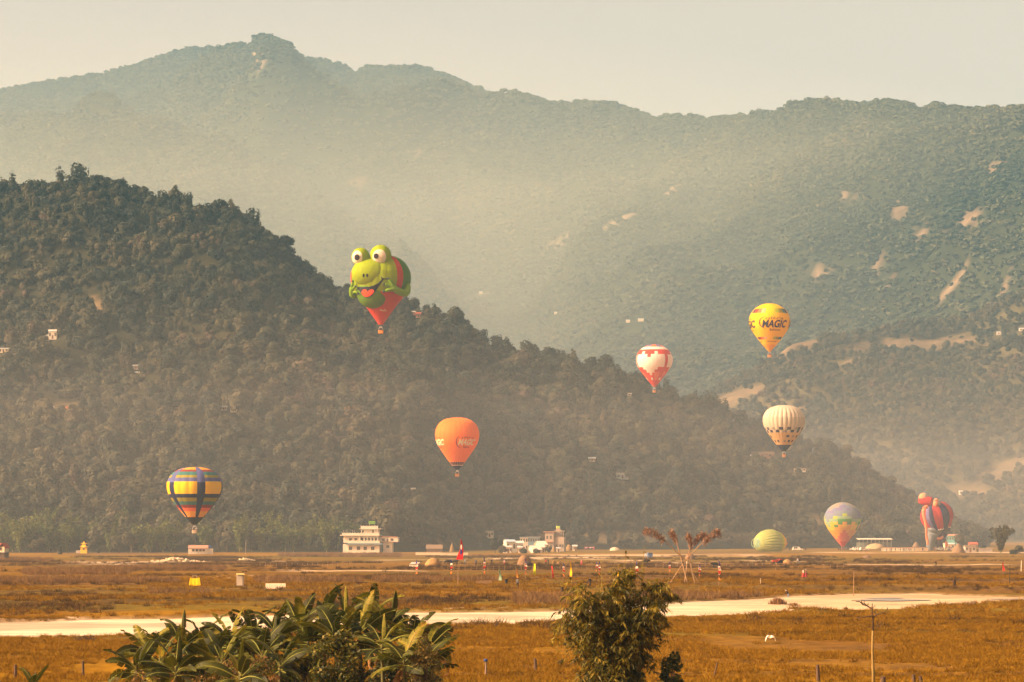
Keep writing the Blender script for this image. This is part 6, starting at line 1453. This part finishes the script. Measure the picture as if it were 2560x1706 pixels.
MB().tube([(0, 0, -.4), (.03, 0, .5), (.0, 0, 33 * q)], [.07, .065, .06], 8).build('stake', mat('pale_post', (.20, .15, .11), vary=.3), bp_); MB().lathe([(.0, 38 * q), (.07, 37.6 * q), (.12, 36.5 * q), (.13, 34 * q), (.11, 31.5 * q), (.05, 31 * q)], 12).build('cap', mat('blue_cap', (.03, .06, .20), rough=.4), bp_, True)

# -- banana plants
ban = leafmat('banana_leaf', [(0.0, (.014, .018, .002)), (.4, (.038, .045, .004)), (.72, (.082, .086, .006)), (.9, (.21, .18, .010)), (1.0, (.28, .17, .03))], trans=.32, attr='tone', hue_noise=.74, rough=.6, spec=.22)
ban_dry = leafmat('dry_banana_leaf', [(0.0, (.16, .085, .03)), (.6, (.30, .16, .05)), (1.0, (.42, .25, .09))], trans=.15, attr='tone', hue_noise=.3, rough=.8)
stem_m = mat('banana_stem', (.10, .095, .035), vary=.4, scale=3); rib_m = mat('banana_rib', (.20, .21, .045))
def banana_leaf(seed, L=2.3, Wd=.30, droop=.5, torn=.3, fold=.35, dry=False):
    """blade along +X rising then drooping; returns mesh"""
    r = random.Random(seed); n = 22; rib = []
    x = z = 0; ang = 0.25
    for k in range(n + 1):
        rib.append((x, z)); t = k / n; ang -= droop * 2.2 / n * (.4 + 1.2 * t); x += L / n * math.cos(ang); z += L / n * math.sin(ang)
    v = []; f = []; tone = []
    def wd(t): return Wd * (max(0, math.sin(math.pi * min(1, (t * .93 + .07)) ** .72)) ** .6) if t < .995 else .02
    for s_ in (-1, 1):
        sag = 0
        for k in range(n):
            t0, t1 = k / n, (k + 1) / n
            if r.random() < torn: sag = r.uniform(-.25, .35); gap = r.uniform(.15, .6)
            else: gap = 0
            (x0, z0), (x1, z1) = rib[k], rib[k + 1]; w0, w1 = wd(t0), wd(t1)
            w0 *= r.uniform(.93, 1.0); sl = .35 * Wd
            fo = fold + sag
            n0 = len(v); x0e = x0 + (x1 - x0) * gap
            mid0, mid1 = .55, .55
            v += [(x0, 0, z0), (x1, 0, z1), (x1 + sl * .3, s_ * w1 * mid1, z1 - w1 * mid1 * fo * .5), (x0e + sl * .3, s_ * w0 * mid0, z0 - w0 * mid0 * fo * .5),
                  (x1 + sl, s_ * w1, z1 - w1 * fo * 1.3), (x0e + sl, s_ * w0, z0 - w0 * fo * 1.3)]
            q = [(0, 1, 2, 3), (3, 2, 4, 5)]
            for a in q: f.append(tuple(n0 + i for i in (a if s_ > 0 else a[::-1])))
            tt = r.uniform(0, .12) + (.12 if t0 > .85 else 0); tone += [tt + .22, tt + .22, tt, tt, tt + .03, tt + .03]
    me = np_mesh('leaf', np.array(v), np.array(f), [ban_dry if dry else ban, rib_m]); 
    set_tone(me, np.array(tone)); return me
def rib_mesh(L, droop):
    n = 10; pts = []; x = z = 0; ang = .25
    for k in range(n + 1):
        pts.append((x, 0, z + .012)); t = k / n; ang -= droop * 2.2 / n * (.4 + 1.2 * t); x += L / n * math.cos(ang); z += L / n * math.sin(ang)
    return MB().tube([(-.45, 0, -.05)] + pts, [.035] + [.03 * (1 - k / 11) + .005 for k in range(11)], 5).mesh('midrib', rib_m)
SPEC = [(2.1, .34, .2, .10, .12), (2.2, .39, .5, .15, .12), (2.1, .37, .85, .28, .25), (2.0, .36, .35, .35, .18), (2.3, .40, .65, .18, .05), (1.6, .24, .1, .05, .5)]
BLEAF = [banana_leaf(900 + i, *s_) for i, s_ in enumerate(SPEC)] + [banana_leaf(920, 1.9, .26, 1.15, .7, 1.0, dry=True)]
RIBS = [rib_mesh(s_[0], s_[2]) for s_ in SPEC] + [rib_mesh(1.9, 1.15)]
def banana(px, py, dq, label, n=10, s=1.0, seed=0, young=False):
    r = random.Random(seed); p = P(px, py, dq); base = gz(p.x, p.y)
    root = empty('banana_plant', (p.x, p.y, base)); tag(root, label, 'banana plant', 'banana plants in the foreground'); h = p.z - base
    MB().tube([(0, 0, -.2), (.05, .03, h * .4), (0, 0, h - .1), (0, 0, h + .25)], [.16 * s, .13 * s, .09 * s, .03], 9).build('stem', stem_m, root, True)
    for k in range(n):
        a = k * 2.4 + r.uniform(-.4, .4); old = k / n
        kind = (5 if r.random() < .6 else 0) if k == 0 else r.choice([1, 1, 3, 4]) if old < .5 else r.choice([2, 4, 1, 3])
        if k >= n - 2 and r.random() < .45: kind = 6
        pitch = 48 - 80 * old + r.uniform(-22, 22)
        if kind == 6: pitch = -25
        if k == 0: pitch = r.uniform(38, 82); kind = 5 if pitch > 70 and r.random() < .6 else r.choice([0, 1, 3])
        e = Euler((r.uniform(-1.0, 1.0), -R(pitch), a), 'XYZ')
        lf = link('leaf', BLEAF[kind], root); sc_ = s * r.uniform(.82, 1.12); lf.scale = (sc_,) * 3; lf.rotation_euler = e
        off = e.to_matrix() @ Vector((.42 * sc_, 0, .05)); lf.location = Vector((0, 0, h - .05 - .35 * old)) + off
        link('midrib', RIBS[kind], lf)
BPL = [(372, 1622, 166, 'leftmost large banana plant of the clump'), (450, 1612, 163, 'banana plant with bright upright leaves near the left of the clump'), (505, 1618, 168, 'banana plant right of the bright upright leaves'), (575, 1606, 167, 'banana plant standing against the pale river bed'), (632, 1592, 170, 'banana plant left of the tall centre of the clump'), (690, 1582, 168, 'tall banana plant left of centre in the clump'),
       (745, 1560, 171, 'tall banana plant in the centre left of the clump'), (800, 1548, 173, 'tallest banana plant in the middle of the clump'), (862, 1538, 172, 'tallest banana plant right of the clump middle'), (925, 1542, 174, 'tall banana plant right of centre in the clump'), (975, 1562, 171, 'banana plant on the right shoulder of the clump'), (1030, 1590, 170, 'rightmost tall banana plant of the clump'), (1072, 1612, 168, 'small banana plant at the right end of the clump'),
       (342, 1668, 158, 'low banana plant at the left foot of the clump'), (440, 1672, 156, 'low banana plant with drooping dry leaves'), (555, 1652, 157, 'low banana plant in front of the clump left half'), (655, 1636, 158, 'low banana plant in the front centre left of the clump'), (700, 1660, 155, 'lowest banana plant in the front centre of the clump'), (955, 1610, 161, 'low banana plant right of the round leaved shrub'), (1010, 1650, 159, 'low banana plant at the right foot of the clump'), (840, 1590, 166, 'banana plant behind the round leaved shrub'), (600, 1690, 152, 'banana plant at the bottom edge of the clump'), (400, 1650, 162, 'banana plant between the two leftmost ones'), (530, 1640, 163, 'banana plant just left of the river bed gap'), (770, 1600, 167, 'banana plant left of the round leaved shrub'), (900, 1575, 169, 'banana plant just above the round leaved shrub'), (1060, 1660, 162, 'banana plant half hidden by the golden bush'), (680, 1615, 166, 'banana plant in the dense middle of the clump')]
for i, (px, py, dq, lab) in enumerate(BPL): banana(px, py, dq, lab, 14 + i % 3, .84 if py < 1600 else .8, seed=50 + i)
banana(82, 1712, 172, 'small young banana plant at the bottom left corner', 6, .6, seed=99)

# -- shrubs round the banana clump
def shrub(px, base_d, boxpx, n, size, ramp, label, seed, lance=1.0, updown=.3, stems=6, name='shrub', cat='shrub'):
    x0, x1, y0, y1 = boxpx; s_ = base_d / F; c = P((x0 + x1) / 2, (y0 + y1) / 2, base_d); r = np.random.default_rng(seed); L = []
    root = empty(name, (c.x, c.y, gz(c.x, c.y))); tag(root, label, cat)
    hw = (x1 - x0) / 2 * s_; hh = (y1 - y0) / 2 * s_; zc = c.z - root.location.z
    for k in range(13):
        a = r.uniform(-1, 1); b = r.uniform(-1, 1)
        if a * a + b * b > 1: a *= .6; b *= .6
        L.append((a * hw * .72, r.uniform(-.5, .5) * hw * .7, zc + b * hh * .72, hw * r.uniform(.25, .42), hw * r.uniform(.25, .4), hh * r.uniform(.22, .36)))
    L.append((0, 0, zc * .5, hw * .6, hw * .5, zc * .5))
    v, f, tone = leaf_cloud(r, L, n, size, shell=.35, flat=.35, lance=lance, updown=updown)
    ok = np.repeat(v.reshape(-1, 4, 3)[:, :, 2].min(1) > 0, 1); v4 = v.reshape(-1, 4, 3)[ok]; tone = tone.reshape(-1, 4)[ok].ravel()
    me = np_mesh('foliage', v4.reshape(-1, 3), np.arange(len(v4) * 4).reshape(-1, 4), [leafmat(name + '_leaf_%d' % seed, ramp, trans=.28, attr='tone', rough=.55, spec=.3)]); set_tone(me, tone); link('foliage', me, root)
    for k in range(stems):
        e = L[k]; MB().tube([(r.uniform(-.2, .2), r.uniform(-.2, .2), -.2), (e[0] * .4, e[1] * .4, e[2] * .5), (e[0], e[1], e[2])], [.06, .045, .02], 5).build('branch', bark, root)
    return root
shrub(0, 154, (750, 925, 1560, 1760), 5200, .085, [(0, (.020, .030, .006)), (.5, (.060, .072, .010)), (.85, (.15, .13, .015)), (1, (.26, .20, .02))], 'round leaved climbing shrub in front of the banana clump', 31, lance=.9)
shrub(0, 158, (1010, 1105, 1585, 1770), 3600, .075, [(0, (.035, .035, .008)), (.5, (.11, .085, .014)), (1, (.25, .16, .025))], 'golden fine leaved bush at the right of the banana clump', 32, lance=2.2)
shrub(0, 153, (480, 720, 1625, 1790), 4600, .075, [(0, (.030, .024, .006)), (.5, (.10, .070, .014)), (1, (.27, .15, .03))], 'brownish undergrowth bush in front of the banana clump', 33, lance=2.0)
shrub(0, 150, (300, 420, 1670, 1800), 1800, .08, [(0, (.030, .022, .006)), (.5, (.10, .070, .014)), (1, (.30, .16, .03))], 'dry undergrowth bush at the left foot of the banana clump', 34, lance=2.0)
shrub(0, 162, (900, 1030, 1640, 1790), 2600, .085, [(0, (.015, .020, .005)), (.6, (.045, .05, .01)), (1, (.12, .10, .015))], 'dark green bush between the two lighter shrubs', 35)
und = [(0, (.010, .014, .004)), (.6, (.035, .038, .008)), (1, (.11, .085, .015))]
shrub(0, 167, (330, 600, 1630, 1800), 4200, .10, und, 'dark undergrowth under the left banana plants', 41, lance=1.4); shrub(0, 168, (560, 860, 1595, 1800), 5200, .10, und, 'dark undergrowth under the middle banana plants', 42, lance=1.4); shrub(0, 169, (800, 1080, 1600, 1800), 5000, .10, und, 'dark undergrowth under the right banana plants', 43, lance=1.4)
shrub(0, 152, (1640, 1718, 1618, 1765), 1900, .085, [(0, (.018, .028, .007)), (.6, (.045, .060, .012)), (1, (.11, .10, .02))], 'small dark leaved shrub right of the front bamboo', 36, lance=.8)

# -- front bamboo
bleaf = leafmat('front_bamboo_leaf', [(0.0, (.016, .019, .003)), (.3, (.055, .056, .006)), (.65, (.19, .15, .012)), (1.0, (.44, .31, .03))], trans=.30, attr='tone', rough=.55, spec=.3)
rbm = np.random.default_rng(64); rr = random.Random(64)
c0 = P(1532, 1640, 152); bz = gz(c0.x, c0.y); fb = empty('front_bamboo', (c0.x, c0.y, bz)); tag(fb, 'big leafy bamboo clump in the centre foreground', 'bamboo')
q = c0.y / F; BX = lambda px: (px - 1532) * q; BZ = lambda py: CAM_H + (HOR - py) * q - bz
culm_m = mat('front_culm', (.20, .16, .04), vary=.3, scale=4)
TIPS = [(1428, 1472), (1448, 1464), (1475, 1480), (1495, 1492), (1512, 1476), (1530, 1505), (1554, 1430), (1566, 1426), (1580, 1436), (1605, 1492), (1628, 1462), (1650, 1456), (1662, 1475), (1670, 1490), (1418, 1530), (1412, 1560), (1440, 1510), (1640, 1510), (1655, 1550), (1545, 1455)]
LV = []; LT = []; nodes = []
for i, (tx, ty) in enumerate(TIPS):
    bx = rr.uniform(-.55, .55); by = rr.uniform(-.5, .5); ey = rr.uniform(-1.1, 1.1); X1, Z1 = BX(tx), BZ(ty); pts = []
    for k in range(11):
        t = k / 10; pts.append(Vector((bx + (X1 - bx) * t ** 2.0, by + (ey - by) * t ** 1.6, -.2 + (Z1 + .2) * (t * 1.04 - .04 * t ** 6))))
    MB().tube(pts, [.045 - .0038 * k for k in range(11)], 6).build('culm', culm_m, fb)
    for k in range(2, 11):
        for j in range(16 if k > 3 else 10): nodes.append((pts[k] + Vector((rr.gauss(0, .36 - .2 * k / 10), rr.gauss(0, .36), rr.gauss(-.08, .20))), k / 10))
def bamboo_sprays(nodes, r, per=(7, 12), L=(.20, .38)):
    V = []; T = []
    for (p, t) in nodes:
        a0 = r.uniform(0, 6.28); tw = r.uniform(.0, .8); n = r.integers(*per)
        d0 = np.array([math.cos(a0), math.sin(a0), -.35]); base = np.array(p)
        for k in range(n):
            a = a0 + r.normal(0, .75); l = r.uniform(*L); dv = np.array([math.cos(a), math.sin(a), r.uniform(-1.5, -.1)]); dv /= np.linalg.norm(dv)
            sd = np.cross(dv, np.array([0, 0, 1.]) + r.normal(0, .4, 3)); sd /= np.linalg.norm(sd) + 1e-6
            b = base + d0 * .04 * k; w_ = l * .105
            V += [b, b + dv * l * .4 + sd * w_, b + dv * l + np.array([0, 0, -.03]), b + dv * l * .4 - sd * w_]
            T += [np.clip(tw * .75 + r.uniform(0, .3), 0, 1)] * 4
    return np.array(V), np.array(T)
V, T = bamboo_sprays(nodes, rbm)
me = np_mesh('foliage', V, np.arange(len(V)).reshape(-1, 4), [bleaf]); set_tone(me, T); link('foliage', me, fb)
# dense inner foliage hangs lower down
inner = []
for k in range(1500):
    t = rr.random(); px = rr.gauss(1538, 40); py = rr.uniform(1520, 1730); px = 1538 + (px - 1538) * (1.25 if py < 1600 else .95); inner.append((Vector((BX(px), rr.gauss(0, .55), BZ(py))), .5))
V, T = bamboo_sprays(inner, rbm, (7, 12), (.22, .40))
me = np_mesh('foliage', V, np.arange(len(V)).reshape(-1, 4), [bleaf]); set_tone(me, T * .85); link('foliage', me, fb)
for (a, b, lv) in [((1540, 1560), (1536, 1408), 1), ((1548, 1520), (1566, 1370), 3), ((1590, 1520), (1612, 1362), 4), ((1500, 1500), (1486, 1400), 1), ((1502, 1500), (1500, 1395), 0), ((1530, 1510), (1530, 1408), 2), ((1575, 1500), (1590, 1390), 3), ((1602, 1490), (1606, 1400), 2), ((1450, 1500), (1400, 1452), 4), ((1650, 1520), (1672, 1440), 2), ((1586, 1480), (1584, 1410), 3)]:
    A = Vector((BX(a[0]), rr.uniform(-.4, .4), BZ(a[1]))); B = Vector((BX(b[0]), rr.uniform(-.5, .5), BZ(b[1]))); M_ = (A + B) / 2 + Vector((.08, 0, .05))
    sh_ = MB().tube([A, M_, B], [.022, .016, .006], 5).build('shoot', culm_m, fb)
    nd = [(B.lerp(M_, rr.random() * .9) + Vector((rr.gauss(0, .05), rr.gauss(0, .05), 0)), 1) for _ in range(lv + 2)]
    V, T = bamboo_sprays(nd, rbm, (2, 5), (.14, .24)); me = np_mesh('shoot_leaves', V, np.arange(len(V)).reshape(-1, 4), [bleaf]); set_tone(me, T); link('shoot_leaves', me, sh_)
for (px, py, n, sx, sz) in [(1400, 1603, 10, .28, .12), (1440, 1625, 12, .3, .2), (1452, 1650, 10, .3, .25), (1405, 1545, 12, .25, .15), (1415, 1562, 10, .25, .12)]:
    nd = [(Vector((BX(px) + rr.gauss(0, sx), rr.gauss(0, .2), BZ(py) + rr.gauss(0, sz))), 1) for _ in range(n)]
    br = MB().tube([(BX(1500), 0, BZ(py + 40)), (BX((px + 1500) / 2), 0, BZ(py + 8)), (BX(px), 0, BZ(py))], [.02, .014, .006], 5).build('shoot', culm_m, fb)
    V, T = bamboo_sprays(nd, rbm, (4, 7), (.16, .28)); me = np_mesh('shoot_leaves', V, np.arange(len(V)).reshape(-1, 4), [bleaf]); set_tone(me, T * .6 + .4); link('shoot_leaves', me, br)

# -- bare young tree at right
g = G(2183, 1726); q = g.y / F; bt = empty('bare_tree', (g.x, g.y, gz(g.x, g.y))); tag(bt, 'slender leafless young tree at the lower right', 'tree')
TX = lambda px: (px - 2183) * q; TZ = lambda py: (1726 - py) * q
pale_b = mat('pale_bark', (.22, .155, .05), vary=.3, scale=4); dark_b = mat('dark_bark', (.085, .055, .035), vary=.3, scale=4)
MB().tube([(TX(2184), 0, -.3), (TX(2183), 0, TZ(1680)), (TX(2181), 0, TZ(1620)), (TX(2182), 0, TZ(1575))], [.105, .085, .07, .06], 8).build('trunk', pale_b, bt, True)
up = MB().tube([(TX(2182), 0, TZ(1576)), (TX(2182), 0, TZ(1545)), (TX(2180), 0, TZ(1520)), (TX(2181), 0, TZ(1507))], [.06, .05, .035, .018], 7).build('upper_trunk', dark_b, bt, True)
for pts in [[(2182, 1545), (2190, 1536), (2200, 1533), (2212, 1530), (2219, 1521)], [(2190, 1536), (2187, 1528), (2190, 1522)], [(2205, 1532), (2216, 1534)], [(2180, 1539), (2165, 1541), (2150, 1544), (2138, 1543)], [(2150, 1544), (2145, 1540)], [(2180, 1521), (2168, 1514), (2158, 1511), (2148, 1503), (2128, 1500)], [(2158, 1511), (2153, 1503), (2154, 1498)], [(2166, 1513), (2172, 1508)], [(2148, 1503), (2140, 1503)], [(2180, 1520), (2188, 1513)], [(2168, 1514), (2160, 1507), (2161, 1502)], [(2219, 1525), (2219, 1518)]]:
    n = len(pts); MB().tube([(TX(a), .12 * math.sin(k * 1.7 + a), TZ(b)) for k, (a, b) in enumerate(pts)], [.05 * (1 - .7 * k / (n - 1)) if n > 2 else .022 for k in range(n)], 5).build('branch', dark_b, bt)

# -- driftwood and brush
def brush(cx, py, w, n, label, seed, m_=MATS['charred_wood'], up=.5):
    g = G(cx, py); r = random.Random(seed); mb = MB()
    for k in range(n):
        a = r.uniform(0, 6.28); l = r.uniform(.3, 1) * w; s0 = Vector((r.gauss(0, w * .35), r.gauss(0, .3), r.uniform(0, .15))); e = s0 + Vector((math.cos(a) * l * .6, math.sin(a) * l * .3, r.uniform(.05, up))); md_ = (s0 + e) / 2 + Vector((0, 0, r.uniform(0, .15)))
        mb.tube([s0, md_, e], [.05, .035, .008], 5)
    mb.ell((0, 0, .1), (w * .4, .35, .22), 12, 7)
    o = mb.build('brush_pile', m_); o.location = (g.x, g.y, gz(g.x, g.y)); tag(o, label, 'brush', 'brush and driftwood'); return o
brush(212, 1606, 1.1, 26, 'dark brush pile on the near river bank at left', 1); brush(2430, 1513, .9, 14, 'grey driftwood stump on the sand at right', 2, mat('driftwood', (.16, .12, .09), vary=.3)); brush(1240, 1571, .5, 6, 'thin driftwood stick on the river bed', 3); brush(1895, 1548, .35, 6, 'small twig heap on the sand, right of the front bamboo', 4); brush(1900, 1531, .5, 8, 'dark clump of roots on the sand bank', 5); brush(2338, 1536, .8, 12, 'dark clump of roots by the water pool', 6); brush(2115, 1526, .7, 8, 'line of dead twigs on the right hand sand', 7)
def scrub_patch(cx, py, w_px, n, label, seed, ramp, hgt=.8):
    g = G(cx, py); q = g.y / F; r = np.random.default_rng(seed)
    x = r.normal(0, w_px * q * .28, n); y = r.normal(0, .8, n); a = r.uniform(0, 6.28, n); ln = r.normal(0, .25, (n, 2)); hz = hgt * r.uniform(.5, 1.1, n) * np.exp(-(x / (w_px * q * .55)) ** 2)
    b = np.stack([x, y, np.zeros(n)], -1); t_ = b + np.stack([ln[:, 0], ln[:, 1], hz], -1); w_ = np.stack([np.cos(a), np.sin(a), np.zeros(n)], -1) * .05
    V = np.stack([b - w_, b + w_, t_ + w_ * .2, t_ - w_ * .2], 1).reshape(-1, 3); me = np_mesh('scrub', V, np.arange(4 * n).reshape(-1, 4), [leafmat('scrub_%d' % seed, ramp, trans=.1, attr='tone')]); set_tone(me, np.repeat(r.random(n), 4)); o = link('grass_clump', me); o.location = (g.x, g.y, gz(g.x, g.y)); tag(o, label, 'grass clump', 'tall dry grass clumps'); return o
dryr = [(0, (.06, .03, .018)), (.6, (.15, .08, .035)), (1, (.26, .145, .055))]
scrub_patch(1945, 1505, 46, 900, 'dark rust grass clump below the bank walker', 1, dryr, 1.3); scrub_patch(1985, 1508, 26, 500, 'small rust grass clump right of the bank walker', 2, dryr, .8)

# -- dry grass, far too many blades to count
grass_m = leafmat('dry_grass', [(0.0, (.085, .045, .004)), (.5, (.185, .098, .006)), (1.0, (.29, .17, .016))], trans=.2, attr='tone', hue_noise=.6, spec=.03)
reed_m = leafmat('dry_reed', [(0.0, (.075, .044, .016)), (.5, (.15, .085, .030)), (1.0, (.26, .155, .055))], trans=.15, attr='tone', hue_noise=.6)
def tuft(seed, n, h, spread, w_, m_):
    r = np.random.default_rng(seed); b = np.zeros((n, 3)); b[:, :2] = r.normal(0, spread * .5, (n, 2)); t_ = b.copy(); t_[:, :2] += r.normal(0, spread * .6, (n, 2)); t_[:, 2] = h * r.uniform(.4, 1.1, n); a = r.uniform(0, 6.28, n); wv = np.stack([np.cos(a), np.sin(a), a * 0], -1) * w_
    V = np.stack([b - wv, b + wv, t_ + wv * .15, t_ - wv * .15], 1).reshape(-1, 3); me = np_mesh('tuft', V, np.arange(4 * n).reshape(-1, 4), [m_]); set_tone(me, np.repeat(r.random(n), 4) * .45); return me
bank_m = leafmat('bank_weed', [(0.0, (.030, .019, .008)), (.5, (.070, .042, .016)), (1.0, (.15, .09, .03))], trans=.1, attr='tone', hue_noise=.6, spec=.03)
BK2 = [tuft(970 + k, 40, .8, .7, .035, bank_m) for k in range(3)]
TU = [tuft(950 + k, 26, .26, .34, .020, grass_m) for k in range(4)]; RE = [tuft(960 + k, 40, 1.0, .7, .035, reed_m) for k in range(4)]
def field_scatter(name, n, protos, pxr, pyr, smin, smax, label, seed, keep, sz=1.0, pre=None):
    r = np.random.default_rng(seed); d0, d1 = dist_of(pyr[1]), dist_of(pyr[0])
    y = np.sqrt(r.uniform(d0 ** 2, d1 ** 2, n)); px = r.uniform(*pxr, n); x = (px - 1280) / F * y
    if pre is not None: ok = pre(x, y, px, r); x, y, px = x[ok], y[ok], px[ok]
    z, bk_, ins = ground_fn(x, y); ok = (ins < .3)
    if keep is not None: ok &= keep(x, y, px, bk_, r)
    x, y, z = x[ok], y[ok], z[ok]; n = len(x); s_ = r.uniform(smin, smax, n)
    print(name, n)
    return scatter(name, np.stack([x, y, z - .02], -1), np.stack([r.normal(0, .1, n), r.normal(0, .1, n), r.uniform(0, 6.28, n)], -1), np.stack([s_ * 1.15, s_ * 1.15, s_ * sz * r.uniform(.7, 1.3, n)], -1), r.integers(0, len(protos), n), protos, label)
field_scatter('dry_grass', 90000, TU, (-60, 2620), (1545, 1716), .55, 1.25, 'short golden dry grass on the near field', 5, None, pre=lambda x, y, px, r: fbm(x / 9, y / 16, 501, 4) > r.uniform(.30, .62, len(x)))
field_scatter('mid_field_grass', 30000, TU, (-60, 2620), (1440, 1560), 1.0, 2.0, 'dry grass on the middle fields', 6, None, pre=lambda x, y, px, r: (fbm(x / 14, y / 22, 505, 4) > r.uniform(.40, .62, len(x))), sz=.9)
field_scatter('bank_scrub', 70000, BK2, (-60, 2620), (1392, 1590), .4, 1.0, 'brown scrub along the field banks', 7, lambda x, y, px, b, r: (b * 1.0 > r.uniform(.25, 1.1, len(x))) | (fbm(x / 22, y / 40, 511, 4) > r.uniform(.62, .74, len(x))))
pyv = lambda y: HOR + CAM_H * F / y
def reedzone(x, y, px, r):
    py = pyv(y); m = np.zeros(len(x))
    for (a, c, p, hh) in [(1680, 1905, 1499, 11), (1560, 1720, 1505, 8), (-60, 360, 1457, 7), (60, 320, 1432, 6), (230, 560, 1425, 4), (150, 440, 1455, 4), (1290, 1430, 1502, 12), (640, 900, 1452, 5), (-60, 130, 1403, 4), (700, 1000, 1390, 3), (370, 520, 1483, 2), (940, 1240, 1452, 4)]:
        m = np.maximum(m, np.exp(-((py - p) / hh) ** 4) * ((px > a) & (px < c)))
    return m * (.4 + fbm(px / 30, py / 6, 521, 3)) > r.uniform(.2, 1.0, len(x))
field_scatter('tall_dry_reeds', 130000, RE, (-60, 2000), (1386, 1520), .45, 1.15, 'tall dry reeds in strips on the fields', 8, None, pre=reedzone)
